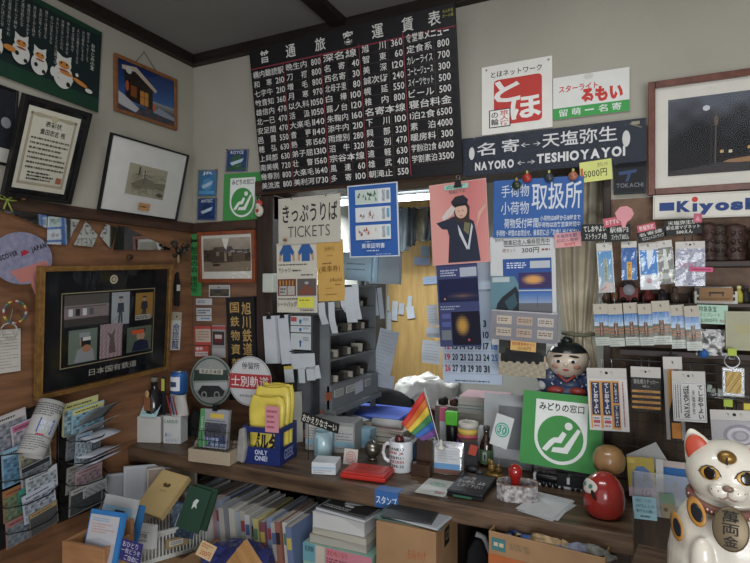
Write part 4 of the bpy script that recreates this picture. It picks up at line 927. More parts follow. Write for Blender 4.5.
for i, (a, b, t_, bt) in enumerate(((595, 609, 304, 345), (609, 624, 304, 346), (625, 639, 303, 345), (639.5, 653, 304, 345), (653, 671, 301, 344), (671, 686, 305, 348), (686, 701, 306, 350))):
    package([(a, t_), (b, t_-.5), (b-1, bt), (a-1, bt+.5)], YH+.006*(i % 3), pkS(i), f'clear packet with a small brown station sign on the lower hooks, {ords[i]} from the curtain', GR2, header=.25, base='#a7aca3', hm='#a79f90', hl=.04)
# sticker packs on the grid
GR3 = 'sticker packets on the wire grid'
def st1(s):
    s.rect(0, 0, 100, 100, '#c9c7c4'); s.rect(5, 4, 70, 96, '#c58e42')
    for x in (9, 37): s.rect(x, 7, x+21, 70, '#232c52'); s.text('てしおやよい', x+5, 9, x+17, 68, '#d4d2cc', .03, vert=True); s.rect(x, 72, x+21, 96, '#c9c7c4'); s.rect(x+2, 80, x+19, 86, '#b04a50'); s.lines(x+2, 74, x+19, 79, 1, '#4a5a8c', 2); s.lines(x+2, 88, x+19, 94, 1, '#b04a50', 2)
    s.rect(62, 4, 80, 96, '#c58e42'); s.rect(64, 7, 78, 46, '#232c52'); s.rect(64, 50, 78, 92, '#232c52'); s.text('てしおやよい', 67, 9, 75, 44, '#d4d2cc', .01, vert=True); s.text('てしおやよい', 67, 52, 75, 90, '#d4d2cc', .01, vert=True); s.lines(86, 6, 92, 90, 1, '#a05a58', 4, vert=True)
def st2(s):
    s.text('駅名標ステッカー', 10, 6, 92, 20, '#a9a698', .0); s.text('4枚入', 38, 22, 62, 30, '#a9a698', 0)
    for i in range(4): s.rect(3, 38+i*16, 97, 45+i*16, '#b8813a'); s.text('てしおやよい', 22, 39+i*16, 78, 44.5+i*16, '#2b2118', .02)
def st3(s):
    s.rect(20, 0, 80, 100, '#262422'); s.poly([(20, 0), (60, 0), (40, 40), (20, 60)], '#b8813a'); s.rect(30, 76, 78, 98, '#b8762f'); s.rect(50, 2, 60, 60, '#c9b48a'); s.rect(40, 66, 56, 70, '#c9c2b4')
def st4(s):
    s.rect(0, 0, 100, 100, '#c4c3c0'); k = c('#24262c'); s.frame(3, 4, 97, 96, .0008, '#5a5c60')
    s.text('てしおやよい', 75, 8, 92, 92, k, .03, vert=True); s.text('天塩弥生', 58, 22, 68, 80, k, .0, vert=True); s.rect(49, 8, 50, 92, k)
    V, Fc = text_layout('TESHIO-YAYOI', .03); bx = max(v[0] for v in V); z = s.lay(); L_ = s.h*.80
    s.add([(s._x(34)+v[1]*s.w*.14/.72, s._y(10)-v[0]*L_/bx, z) for v in V], Fc, k)
    s.lines(6, 8, 28, 92, 3, k, 6, .3, vert=True)
for q, y, f, lb, hd, bs, w_ in ((([(588, 367), (628, 369), (628, 431), (588.5, 430)]), -.16, st1, 'large white sticker packet with orange and navy vertical name strips', .17, '#c9c7c4', 1),
        ([(631, 366), (661, 367.5), (661, 412), (631, 410)], -.135, st2, 'black sticker packet with four orange bands on the wire grid', .24, '#22211f', 1),
        ([(665, 356.5), (684.5, 357), (683, 440), (664.5, 439)], -.125, st3, 'long narrow black and orange packet behind the white sign sticker', .15, '#8d8a85', 1),
        ([(672, 371), (706, 371), (706, 423), (673, 420)], -.15, st4, 'white sticker packet with vertical station name beside the orange band packet', .21, '#c4c3c0', 1)):
    package(q, y, f, lb, GR3, header=hd, base=bs, hl=abs(y-YG)-.002)
# key ring case and others
p = PY(732, 361, -.15); k = mpp(p)
e = empty('key_ring', p, 'clear key ring case with gold coin picture hanging from a lime clip', 'key ring')
m = MB(); m.tube([(6.5*k*math.cos(2*PI*i/20), 0, 6.5*k*math.sin(2*PI*i/20)) for i in range(20)], .0016, steel, closed=True); m.obj('ring', e)
MB().cbox(1*k, 0, -21*k, 19*k, .008, 29*k, see_through('acrylic', gloss=.25, white=.25)).obj('case', e, bevel=.002)
s = Sheet(13*k, 21*k, .002, '#b89a55'); s.pic(0, 0, 100, 100, lambda u, v: grad((196, 166, 98), (120, 92, 40), noisef(u*3, v*2)+.3), 10, 14); s.obj('picture', e, Matrix.Translation((1*k, -.0065, -21*k)) @ Matrix.Rotation(PI/2, 4, 'X'))
def lime(px, py, y, lb, col='#9bb03a', w=7.5, h=7):
    p = PY(px, py, y); k = mpp(p)
    MB().cbox(0, 0, 0, w*k, .008, h*k, col).tube([(-w*k*.3, 0, -h*k*.5), (-w*k*.3, 0, -h*k*1.0), (w*k*.3, 0, -h*k*1.0), (w*k*.3, 0, -h*k*.5)], .001, steel).obj('hook_clip', None, Matrix.Translation(p), label=lb, cat='clip', group='small plastic hook clips on the grid')
lime(732, 352, -.15, 'lime green clip holding the gold key ring case')
lime(728, 403, -.15, 'lime green clip holding the white header bag with coiled strap')
lime(748, 407, -.15, 'yellow clip at the picture edge beside the lower lime clip', '#c4b23c')
p = PY(704, 354, -.13); MB().cyl(p, p+Vector((0, .012, 0)), mpp(p)*4.3, '#2c5f9e', 16).obj('blue_magnet', label='round blue magnet on the edge of the lower shelf', cat='magnet')
def coil(s):
    s.rect(0, 0, 100, 100, '#a5a2a4'); s.disc(58, 58, 34, 26, '#8a8490', hole=.72); s.disc(58, 60, 26, 20, '#b9b4ba', hole=.7); s.disc(60, 60, 17, 13, '#8f8994', hole=.7)
package([(711, 409), (760, 411), (760, 447), (711, 445)], -.16, coil, 'silver clear bag with a coiled strap under the lower lime clip', None, header=.28, base='#a5a2a4', hm='#bdb9b3', hl=.055)
# items on the two shelves
zs = z1
dkw = mat('carved_dark_wood', '#3a2a22', .5, var=.3, nscale=90, bump=.6)
lw = mat('carved_red_wood', '#46302a', .5, var=.3, nscale=90, bump=.6)
def carving(px, w, top, seed, m_, label):
    p = PY(px, 262, -.045); k = mpp(p); h = (262-top)*k; r = random.Random(seed); p.z = zs
    pr = [(w*k*.5*(.75+.35*r.random()), h*i/14) for i in range(14)]+[(w*k*.22, h*.97), (0.0, h)]
    m = MB(); m.lathe(pr, m_, None, 14, sy=.7)
    for i in range(3): z = h*(.3+.22*i); m.ball((w*k*.16, -w*k*.30, z), (w*k*.14,)*3, m_, n=10, k=6).ball((-w*k*.16, -w*k*.30, z), (w*k*.14,)*3, m_, n=10, k=6)
    m.obj('wood_carving', None, Matrix.Translation(p), label=label, cat='wood carving', group='small wood carvings on the upper shelf')
carving(709, 15, 222, 1, lw, 'reddish wood carving nearest the silver packet on upper shelf')
carving(720, 14, 224, 2, dkw, 'blackest wood carving, middle one on the upper shelf')
carving(736, 18, 224, 3, lw, 'tall brown totem like wood carving on the upper shelf')
carving(757, 16, 228, 4, dkw, 'dark wood carving at the picture edge on the upper shelf')
# red toy vehicle, brown ornaments behind the lower row: stand on a small middle shelf
z3 = PY(640, 302, -.05).z
MB().box(xg0+.01, -.085, z3-.012, 2.9, .002, z3, struct_shelf).obj('wall_shelf', label='middle dark wall shelf behind the lower row of station sign packets', cat='shelf', bevel=.002)
def onshelf(px, y): p = PY(px, 300, y); p.z = z3; return p
p = onshelf(629, -.05); k = mpp(p)
e = empty('toy_locomotive', p, 'small red toy locomotive with a grey round front on the middle shelf', 'toy')
MB().cbox(0, 0, 8*k, 17*k, .05, 14*k, '#74302c').cbox(0, 0, 17*k, 10*k, .04, 5*k, '#2c2a2c').obj('body', e, bevel=.003)
MB().cyl((0, -.026, 12*k), (0, -.032, 12*k), 5.5*k, '#8c8d90', 18).obj('front_plate', e)
m = MB()
for x in (-5*k, 5*k):
    m = MB(); m.cyl((x, -.026, 2.5*k), (x, .026, 2.5*k), 2.5*k, blackp, 12); m.obj('wheel', e)
for px, w, h, col, lb in ((606, 8, 14, '#4a3626', 'small brown ornament next to the curtain on the middle shelf'), (615, 7, 16, '#6a4d30', 'tan brown ornament beside the red toy locomotive'), (648, 12, 15, '#6c2a28', 'dark red round ornament behind the lower packets'), (662, 10, 13, '#2d2a2b', 'black squat ornament behind the lower packets'), (675, 9, 16, '#57483c', 'grey brown ornament behind the sixth lower packet')):
    p = onshelf(px, -.05); k = mpp(p)
    MB().lathe([(w*k*.4, 0), (w*k*.5, h*k*.2), (w*k*.5, h*k*.5), (w*k*.25, h*k*.62), (w*k*.34, h*k*.8), (w*k*.2, h*k*.98), (0, h*k)], mat('orn'+col, col, .4), None, 14).obj('shelf_ornament', None, Matrix.Translation(p), label=lb, cat='ornament', group='small ornaments on the middle shelf')
# white crate with wooden plaque
p = onshelf(714, -.047); k = mpp(p)
e = empty('display_tray', p, 'small white open tray with a brown wooden plaque on the middle shelf', 'display tray')
m = MB(); wt = c('#b5b2a8'); m.cbox(0, -.036, 7*k, 36*k, .004, 2.5*k, wt).cbox(0, -.036, 1*k, 36*k, .004, 3*k, wt).cbox(0, .02, 8*k, 32*k, .004, 16*k, wt).cbox(-17*k, -.008, 6*k, 2*k, .058, 11*k, wt).cbox(17*k, -.008, 6*k, 2*k, .058, 11*k, wt).cbox(0, -.008, 1*k, 34*k, .058, 1.5*k, wt); m.obj('tray', e)
s = Sheet(28*k, 13*k, .004, '#8a6740'); s.rect(28, 30, 74, 44, '#3a2a1e'); s.rect(30, 44, 34, 64, '#3a2a1e'); s.rect(68, 44, 72, 64, '#3a2a1e'); s.lines(6, 74, 94, 92, 2, '#5a4026', 3); s.obj('plaque', e, Matrix.Translation((0, -.0415, 8.4*k)) @ Matrix.Rotation(PI/2, 4, 'X'))
for px, cl, cap, lb in ((739, '#a8a03c', '#c9c48a', 'small yellow bottle figure beside the white tray'), (746, '#23211f', '#3a3836', 'small black bottle beside the yellow bottle figure'), (753, '#2c2a2c', '#555', 'small dark bottle at the picture edge on the middle shelf')):
    p = onshelf(px, -.05); k = mpp(p)
    e = empty('small_bottle', p, lb, 'bottle', 'small bottles beside the white tray')
    MB().lathe([(3.4*k, 0), (3.8*k, 2*k), (3.8*k, 9*k), (2*k, 12*k), (1.6*k, 14*k)], cl, None, 14).obj('body', e); MB().lathe([(2*k, 14*k), (2*k, 17*k), (0, 17.5*k)], cap, None, 12).obj('cap', e)
card('price_card', [(697, 305), (728, 305), (727.5, 325), (697, 323)], ('Y', -.115), '#9dbda8', lambda s: (s.text('特急急宝', 6, 6, 64, 36, '#26463a', .02), s.text('ミニプレート', 10, 42, 76, 62, '#26463a', .0), s.text('2,000円', 12, 70, 66, 92, '#26463a', .0), s.text('税込', 74, 74, 92, 90, '#9c4a4a', .0)), label='mint green handwritten price card under the white tray', cat='price card')
def dish(s): s.rect(0, 0, 100, 100, '#55504c'); s.disc(44, 52, 40, 40, '#8a8a8a', hole=.8); s.disc(40, 56, 20, 14, '#6c6a62'); s.disc(38, 50, 10, 8, '#a9a9a4')
p = PY(711, 341, -.10); k = mpp(p)
e = empty('bagged_plate', p, 'round plate in a crumpled clear bag between the mint card and blue magnet', 'plate'); 
MB().lathe([(2*k, .004), (9*k, .004), (12*k, -.002), (12.4*k, -.004), (0, -.003)], '#77736d', Matrix.Rotation(PI/2-.2, 4, 'X'), 28).lathe([(6*k, .006), (6.4*k, .0062)], '#b5b5b2', Matrix.Rotation(PI/2-.2, 4, 'X'), 20).obj('plate', e, Matrix.Translation((0, 0, -1*k)))
MB().cbox(0, -.012, -1*k, 27*k, .001, 26*k, film).obj('clear_bag', e)
card('acrylic_sign', [(726, 311), (768, 312), (768, 351), (725, 350)], ('Y', -.12), '#a3a184', lambda s: (s.rect(0, 0, 100, 100, '#9a987c'), s.lines(24, 34, 80, 60, 3, '#a89c60', 4, .5), s.frame(1, 2, 99, 98, .001, '#b3b199')), .004, label='pale olive translucent panel at the picture edge under the small bottles', cat='sign')
# small grey wire tray with translucent toys
p = PY(723, 397, -.12); k = mpp(p)
e = empty('wire_tray', p, 'small grey wire tray with translucent blocks behind the key ring', 'wire tray')
m = MB(); 
for z in (0, 4*k): m.tube([(-17*k, -.02, z), (22*k, -.02, z), (22*k, .015, z), (-17*k, .015, z)], .001, steel, closed=True)
for i in range(22): x = -17*k+39*k*i/21; m.tube([(x, -.02, 4*k), (x, -.02, 0), (x, .015, 0)], .0008, steel, 4)
m.obj('wire_frame', e)
r = random.Random(6); m = MB()
for i in range(5): m.cbox(-13*k+i*5*k, 0, 4*k+r.random()*3*k, 4*k, .02, 7*k, ['#8d9a8d', '#7b8078', '#9aa29a'][i % 3], Matrix.Rotation(r.uniform(-.2, .2), 4, 'Y'))
m.obj('translucent_blocks', e)

# brochures in acrylic pocket right of the counter end
e0 = PY(660, 520, -.11)
m = MB(); L_, R_ = PY(634, 520, -.15), PY(700, 520, -.15)
zb = PY(655, 516, -.15).z; kk = mpp(L_)
m.box(L_.x, -.152, zb, R_.x, -.150, zb+42*kk, see_through('acrylic', gloss=.25, white=.25)).box(L_.x, -.150, zb, R_.x, -.104, zb+.003, see_through('acrylic')).box(L_.x, -.150, zb, L_.x+.002, -.104, zb+42*kk, see_through('acrylic'))
m.obj('brochure_holder', label='clear acrylic pocket of postcards on the grid beside the counter end', cat='holder')
def monster(s):
    s.rect(0, 0, 100, 100, '#b5a04a'); s.rect(0, 76, 100, 100, '#c9a9b4'); s.poly([(14, 76), (18, 40), (34, 24), (60, 22), (82, 34), (92, 60), (90, 76)], '#5c7cae'); s.rect(56, 40, 80, 62, '#3c506e'); s.text('10', 46, 82, 84, 96, '#b5508a', .02); s.rect(4, 4, 30, 16, '#c9b45a')
def bluec(s): s.rect(0, 0, 100, 14, '#b9aba4'); s.rect(0, 14, 100, 100, '#2f66a4'); s.disc(46, 52, 9, 12, '#274236'); s.poly([(20, 92), (40, 80), (70, 86), (90, 100), (20, 100)], '#7a9a8c'); s.line(44, 60, 60, 84, .002, '#27424a')
GP = 'postcards in the acrylic pocket'
card('postcard', [(628, 455), (660, 440), (668, 470), (640, 480)], ('Y', -.112), '#a7a9a6', None, .002, label='plain grey white folder leaning behind the postcards beside the counter end', cat='folder')
card('postcard', [(628, 456), (656, 459), (654, 497), (628, 496)], ('Y', -.135), '#b5a04a', monster, .002, label='yellow postcard with a blue rounded shape in the acrylic pocket', cat='postcard', group=GP)
card('postcard', [(657, 459), (664, 460), (663, 506), (655, 505)], ('Y', -.138), '#c1c1bd', None, .002, label='white edge on postcard between the yellow and blue postcards', cat='postcard', group=GP)
card('postcard', [(663, 460), (692, 464), (690, 508), (661, 504)], ('Y', -.130), '#c2c0ba', bluec, .002, label='deep blue postcard with a dark plant beside the cat figure', cat='postcard', group=GP)
card('handwritten_note', [(633, 496), (657, 498), (656, 521), (633, 518)], ('Y', -.165), '#8fb7c2', lambda s: (s.text('1枚につき', 14, 8, 78, 26, '#3a5a66', 0), s.text('30円以上の', 12, 32, 92, 48, '#3a5a66', .0), s.text('寄付をお願い', 14, 54, 92, 70, '#3a5a66', .0), s.lines(30, 78, 80, 92, 1, '#3a5a66', 5)), label='light blue handwritten note on the acrylic pocket beside the counter end', cat='note')
card('green_card', [(662, 494), (676, 494), (674, 518), (660, 517)], ('Y', -.16), '#6f8a74', lambda s: (s.rect(0, 40, 100, 100, '#8a7f62'), s.disc(30, 66, 16, 16, '#6a4a3a')), label='small green and tan card in front of the blue postcard', cat='card')

# ---------------------------------------------------------------- beckoning cat
wht = mat('cat_white_glaze', '#cfc8b8', .22, var=.04, coat=.4)
Zc = 1.0
hc = PD(728, 474, Zc); k = Zc/F
_r = ray(728, 477); fw = Vector((-_r.x, -_r.y, 0)).normalized()*.87; rt = Vector((-fw.y, fw.x, 0))
base = Vector((hc.x, hc.y, .86))
# stand under the cat
M0 = Matrix(((rt.x, -fw.x, 0, base.x), (rt.y, -fw.y, 0, base.y), (0, 0, 1, base.z), (0, 0, 0, 1)))   # local x = right in view, -y = towards the viewer
e = empty('beckoning_cat', M=M0, label='large white ceramic beckoning cat with gold medal and red flowered collar', cat='cat figurine')
hz = hc.z-base.z
m = MB()
HR = (43*k, 38*k, 33.5*k)
m.ball((0, 0, hz), HR, wht, n=40, k=28)
m.lathe([(50*k, 0), (60*k, .008), (63*k, 12*k), (62*k, hz*.3), (58*k, hz*.48), (50*k, hz*.64), (41*k, hz*.74), (34*k, hz*.84), (26*k, hz)], wht, None, 40, sy=.8)
m.ball((-34*k, -26*k, .035), (17*k, 22*k, 22*k), wht).ball((34*k, -26*k, .035), (17*k, 22*k, 22*k), wht)         # hind feet
m.ball((-24*k, -44*k, hz*.34), (13*k, 12*k, 24*k), wht, Matrix.Identity(4)).ball((-30*k, -46*k, .045), (15*k, 15*k, 12*k), wht)
m.ball((40*k, -10*k, hz*.7), (14*k, 13*k, 30*k), wht).ball((62*k, -18*k, hz*.98), (14*k, 13*k, 26*k), wht).ball((64*k, -22*k, hz*1.2), (15*k, 14*k, 15*k), wht)   # raised paw
for sg in (-1, 1):                                             # ears
    q = Matrix.Translation((sg*28*k, 2*k, hz+17.5*k)) @ Matrix.Rotation(sg*.42, 4, 'Y')
    m.lathe([(19*k, -10*k), (17*k, 0), (12*k, 13*k), (5*k, 23*k), (0, 26*k)], wht, q, 20, sy=.5)
m.ball((-7*k, -37*k, hz-8.5*k), (11*k, 8*k, 8*k), wht).ball((7*k, -37*k, hz-8.5*k), (11*k, 8*k, 8*k), wht)
o = m.obj('body', e)
md = o.modifiers.new('fuse', 'REMESH'); md.mode = 'VOXEL'; md.voxel_size = .0026; md.use_smooth_shade = True
md = o.modifiers.new('smooth', 'SMOOTH'); md.factor = .5; md.iterations = 6
def on_ell(ce, ra, x, z, off):                                 # surface point in front (y negative) at offset x,z
    t = 1-(x/ra[0])**2-(z/ra[2])**2
    return (ce[0]+x, ce[1]-ra[1]*math.sqrt(max(t, .02))-off, ce[2]+z)
def decal(name, ce, ra, cx, cz, rx, rz, m_, off, rot=0, pts=None, parent=None, n=24, rings=4):
    mm = MB(); vs = []; 
    sh = pts or [(math.cos(2*PI*i/n), math.sin(2*PI*i/n)) for i in range(n)]
    n = len(sh)
    def g(x, z): u, v = x*rx, z*rz; return on_ell(ce, ra, cx+u*math.cos(rot)-v*math.sin(rot), cz+u*math.sin(rot)+v*math.cos(rot), off)
    vs.append(g(0, 0)); fs = []
    for j in range(1, rings+1): vs += [g(x*j/rings, z*j/rings) for x, z in sh]
    for i in range(n): fs.append((0, 1+i, 1+(i+1) % n))
    for j in range(rings-1):
        for i in range(n): fs.append((1+j*n+i, 1+(j+1)*n+i, 1+(j+1)*n+(i+1) % n, 1+j*n+(i+1) % n))
    mm.add(vs, fs, m_, None, True)
    return mm.obj(name, parent, solid=.0012)
H = (0, 0, hz)
for sg in (-1, 1):
    q = Matrix.Translation((sg*28*k, 2*k-9.6*k, hz+17.5*k)) @ Matrix.Rotation(sg*.42, 4, 'Y')
    mm = MB(); mm.ball((0, 1.5*k, 2*k), (12.5*k, 4*k, 18*k), mat('ear_red', '#b5442c', .35)); mm.obj('inner_ear', e, q)
EM = mat('eye_gold', '#b8893a', .25); EB = mat('eye_black', '#12100f', .12, coat=1)
for sg in (-1, 1):
    ey = decal('eye', H, HR, sg*17*k, 6.5*k, 9.6*k, 6.2*k, EM, .0016, rot=-sg*.12, parent=e)
    decal('pupil', H, HR, sg*17*k, 6.8*k, 5.6*k, 5.8*k, EB, .0030, parent=ey)
    mm = MB(); mm.tube([on_ell(H, HR, sg*17*k+x*k, 6.5*k+z*k, .0022) for x, z in ((-11, -1), (-8, 4), (-3, 6.6), (3, 6.8), (8, 4), (11, -1))], .0009, '#171412'); mm.obj('eyelid', ey)
mm = MB(); mm.ball((0, -HR[1]-5.5*k, hz-3.5*k), (5.5*k, 3*k, 3.2*k), mat('nose_tan', '#7a6250', .3)); mm.obj('nose', e)
mm = MB(); ln = c('#8c5a4c')
for sg in (-1, 1): mm.tube([(0, -HR[1]-7.0*k, hz-7*k), (0, -HR[1]-7.2*k, hz-11*k), (sg*5*k, -HR[1]-7.0*k, hz-14*k), (sg*10*k, -HR[1]-4.5*k, hz-12.5*k)], .0008, ln)
mm.obj('mouth', e)
mm = MB()
for sg in (-1, 1):
    for j in range(3): mm.ball((sg*(9+j*3)*k, -HR[1]-(6.0-j*1.4)*k, hz-(6.5+(j % 2)*3)*k), .9*k, '#6a5a50', n=6, k=4)
mm.obj('whisker_dots', e)
# gold bell on the forehead, collar, medal, spots
mm = MB(); mm.ball((-1*k, -27*k, hz+22*k), (9.5*k, 8*k, 7*k), mat('dull_gold', '#8c6a35', .35, metal=.6)).box(-2*k, -35.6*k, hz+17*k, 0, -34.2*k, hz+24*k, '#221c16'); mm.obj('forehead_bell', e)
cm = mat('collar_cloth', '#8a3a34', .6, col2='#4f5644', nscale=140)
ring = [(math.cos(t)*38*k, math.sin(t)*36*k-2*k, hz-22*k-7*k*max(0, -math.sin(t))) for t in [2*PI*i/40 for i in range(40)]]
mm = MB(); mm.tube(ring, .0088, cm, 10, closed=True); col_ = mm.obj('collar', e)
r = random.Random(8); mm = MB()
for i in range(26):
    t = PI*1.05+PI*.9*i/25; mm.ball((math.cos(t)*40*k, math.sin(t)*38*k-2*k-.0068, hz-22*k-7*k*max(0, -math.sin(t))+r.uniform(-.0045, .0045)), .0022, '#d0b6a6', n=7, k=5)
mm.obj('collar_flowers', col_)
BC = (0, 0, hz*.36); BR_ = (62*k, 50*k, hz*.52)
mm = MB(); q = Matrix.Translation((2*k, -51*k, hz-38*k)) @ Matrix.Rotation(-.26, 4, 'X')
gm = mat('medal_gold', '#6b5c44', .4, metal=.4)
mm.lathe([(0, -.004), (1, -.004), (1.0, .003), (.9, .005), (0, .005)], gm, q @ Matrix.Rotation(PI/2, 4, 'X') @ Matrix.Diagonal((17*k, 20*k, 1, 1)), 30); mo = mm.obj('medal', e)
s = Sheet(24*k, 34*k, .001, body=False); s.text('萬', 18, 2, 82, 34, '#19140e', .03); s.text('両', 18, 36, 82, 66, '#19140e', .03); s.text('金', 22, 68, 78, 96, '#19140e', .03); s.obj('medal_lettering', mo, q @ Matrix.Translation((0, -.0052, 0)) @ Matrix.Rotation(PI/2, 4, 'X'))
def spot(px, pz, rx, rz, cx_, rot, off=.0):
    ce = (0, 0, hz*.42); ra = (62*k, 50*k, hz*.62)
    a_ = decal('spot', ce, ra, px*k, pz*k-(ce[2]-hz), rx*k, rz*k, mat('spot_orange', '#b07a34', .3), .004+off, rot, parent=e)
    decal('spot_centre', ce, ra, px*k+.5*k, pz*k-(ce[2]-hz), rx*k*.6, rz*k*.62, mat('spot_black', '#23252a', .25), .006+off, rot, parent=a_)
spot(-30, -32, 9, 12.5, 0, .45, .003); spot(-50, -53, 7, 12.5, 0, .2, .002); spot(36, -70, 10, 14, 0, -.4)
mm = MB()
for i in range(4): mm.tube([(-39*k+i*6*k, -60*k, .058), (-39*k+i*6*k, -62*k, .036)], .0012, '#5a4436')
mm.obj('claws', e)
# side table it stands on
MB().box(-.19, -.16, -.03, .19, .14, -.0005, countw).box(-.18, -.15, -.86+.001, -.15, -.12, -.03, countw).box(.15, -.15, -.859, .18, -.12, -.03, countw).box(-.18, .10, -.859, -.15, .13, -.03, countw).box(.15, .10, -.859, .18, .13, -.03, countw).obj('side_table', None, M0, label='small dark side table under the white beckoning cat', cat='table')
# ================================================================ things standing on the counter
def cpos(px, py, z=CZ): p = PZ(px, py, z); return p, mpp(p)
def pbox(name, label, cat, pxl, pxr, pyt, pyb, dp, m_, z=CZ, rz=0, group=None, bevel=.002, fn=None, side=None, parts=None):
    """box whose front bottom edge stands on level z at photo row pyb"""
    p, k = cpos((pxl+pxr)/2, pyb, z)
    w = (pxr-pxl)*k/max(.5, math.cos(_yaw+rz)) if rz == 0 else (pxr-pxl)*k
    w = (pxr-pxl)*k; h = (pyb-pyt)*k
    M = Matrix.Translation((p.x, p.y, z+.0006)) @ Matrix.Rotation(rz, 4, 'Z')
    e = MB(); e.box(-w/2, 0, 0, w/2, dp, h, m_); o = e.obj(name, None, M, bevel=bevel, label=label, cat=cat, group=group)
    if fn: s, Q = up_sheet(w*.98, h*.98, .0006, side or m_, body=False); s.z = .0003; fn(s); s.obj(parts or 'printed_front', o, Matrix.Translation((0, -.0004, .0005)) @ Q)
    return o, M, w, h
# --- left end
pbox('white_box', 'plain white cardboard box at the wall end of the counter', 'box', 136, 161, 417, 443, .07, '#b5b3ae', rz=.35)
pbox('white_box', 'white carton with green lettering beside the plain white box', 'box', 162.5, 181, 416.5, 444, .06, '#b5b6b4', rz=.30, fn=lambda s: (s.text('CAREUS', 4, 12, 84, 24, '#3f7a5a', .02), s.text('暮らし', 10, 60, 50, 74, '#4a6aa0', .0), s.text('にいい', 20, 78, 90, 92, '#4a6aa0', .0)), parts='lettering')
B1 = cpos(148, 443)[0]; k1 = mpp(B1)
zt1 = CZ+26*k1+.001
def on(px, py, z): p = PZ(px, py, z); return p, mpp(p)
# figures and card on the plain white box
p = Vector((B1.x-.005, B1.y+.035, zt1)); k = mpp(p)
e = empty('bottle_figure', p, 'dark little bottle with a brown figure label on the plain white box', 'bottle')
MB().lathe([(8*k, 0), (8.5*k, 3*k), (8*k, 20*k), (3.5*k, 26*k), (3.2*k, 33*k)], mat('dark_bottle', '#1b1a1d', .15, coat=.5), None, 18).obj('body', e)
MB().lathe([(3.6*k, 33*k), (3.6*k, 37*k), (0, 37.5*k)], '#6f6a62', None, 14).obj('cap', e)
MB().box(-4*k, -9*k, 6*k, 4*k, -8.4*k, 19*k, '#8a5a3c').ball((0, -9*k, 22*k), (3*k, 1*k, 4*k), '#b08a60', n=10, k=6).obj('paper_label', e)
p2 = Vector((B1.x+.030, B1.y+.05, zt1)); MB().cbox(0, 0, 19*k, 5*k, .004, 38*k, '#23262a').cbox(0, -.003, 30*k, 3.6*k, .003, 12*k, '#b9b44a').obj('yellow_tag_stand', None, Matrix.Translation(p2), label='thin dark stand with a yellow tag beside the dark little bottle', cat='stand')
s, Q = up_sheet(18*k, 14*k, .001, '#9dbcc0', tilt=.7); s.lines(12, 20, 88, 80, 3, '#50696c', 2, .3)
s.obj('pale_blue_card', None, Matrix.Translation((B1.x+.004, B1.y-.014+.008, zt1)) @ Matrix.Rotation(.3, 4, 'Z') @ Q, label='pale blue handwritten card lying on the plain white box', cat='card')
# striped bundle and blue can on the tall carton
B2 = cpos(171.5, 444)[0]; k = mpp(B2); zt2 = CZ+27.5*k+.001
p = Vector((B2.x+.006, B2.y+.033, zt2))
e = empty('striped_pouch', p, 'white pouch with red and blue slanting stripes on the lettered carton', 'pouch')
m = MB(); 
def pouch(u, v): a = 2*PI*u; r_ = (.88+.10*math.sin(3*a+v*4))*(11*k)*(1-.12*v); return (r_*math.cos(a)*1.05, r_*.7*math.sin(a), v*21*k)
m.grid(pouch, 28, 8, c('#aba7a2')); m.obj('bag', e)
m = MB()
for x, cc in ((-5, '#8e3038'), (-1, '#2c3c6a'), (3, '#8e3038')):
    m.add([((x-.9)*k-3*k, -8.6*k, 20*k), ((x+.9)*k-3*k, -8.6*k, 20*k), ((x+1)*k+4*k, -9.6*k, 2*k), ((x-.9)*k+4*k, -9.6*k, 2*k)], [(0, 3, 2, 1)], cc)
m.obj('stripes', e, solid=.001)
p = Vector((p.x, p.y, zt2+21*k+.001)); e = empty('drink_can', p, 'blue and white drink can on top of the striped pouch', 'can')
MB().lathe([(6.5*k, 0), (8.4*k, 1.5*k), (8.4*k, 20*k), (6.8*k, 22.5*k)], mat('can_blue', '#2d5e9e', .3, metal=.3), None, 26).obj('body', e)
MB().lathe([(6.8*k, 22.5*k), (7.0*k, 23.2*k), (6.4*k, 23.2*k), (6.2*k, 22.6*k), (0, 22.6*k)], steel, None, 26).obj('rim', e)
m = MB(); m.grid(lambda u, v: (8.6*k*math.sin((u-.5)*1.7), -8.6*k*math.cos((u-.5)*1.7), 4*k+14*k*v), 10, 6, c('#c6c8cc')); o = m.obj('paper_label', e)
m = MB(); m.grid(lambda u, v: (8.8*k*math.sin((u-.5)*.9), -8.8*k*math.cos((u-.5)*.9), 8*k+5*k*v), 8, 3, c('#33415f')); m.obj('lettering', o)
# dark cloth heap behind
def heap(name, px, py, z, wpx, dp, hpx, m_, label, cat, seed=1, rough=.35, M2=None, n=26, flat=1.0, fr=3.0, kind=None, y=None):
    p = PZ(px, py, z) if y is None else PY(px, py, y); 
    if y is not None: z = p.z
    k = mpp(p); W = wpx*k/2; Hh = hpx*k; r = random.Random(seed); ph = [r.uniform(0, 6) for _ in range(8)]
    def f(u, v):
        a = 2*PI*u; t = PI/2*v
        q = 1+rough*.35*(math.sin(fr*a+ph[0]+3*v)+.6*math.sin((fr+2)*a+ph[1]-5*v)+.4*math.sin((2*fr+3)*a+ph[2]+9*v))
        zz = math.sin(t)**.8*(1+rough*.35*math.sin(fr*a+ph[3])*(1-v)+rough*.25*math.sin(7*v+2*a+ph[4])*(1-v))
        return (W*math.cos(a)*math.cos(t)*q, dp*math.sin(a)*math.cos(t)*q, max(.0, Hh*zz*flat))
    f2 = lambda u, v: tuple(Vector(f(u, v))+mnoise.noise_vector(Vector(f(u, v))*(2.2/W)+Vector((seed, 0, 0)))*W*rough*.5*(1 if v > .05 else 0))
    m = MB(); m.grid(f2, n*2, n//2+4, m_)
    return m.obj(name, None, Matrix.Translation((p.x, p.y+dp*.7, z+.001)), label=label, cat=cat, kind=kind)
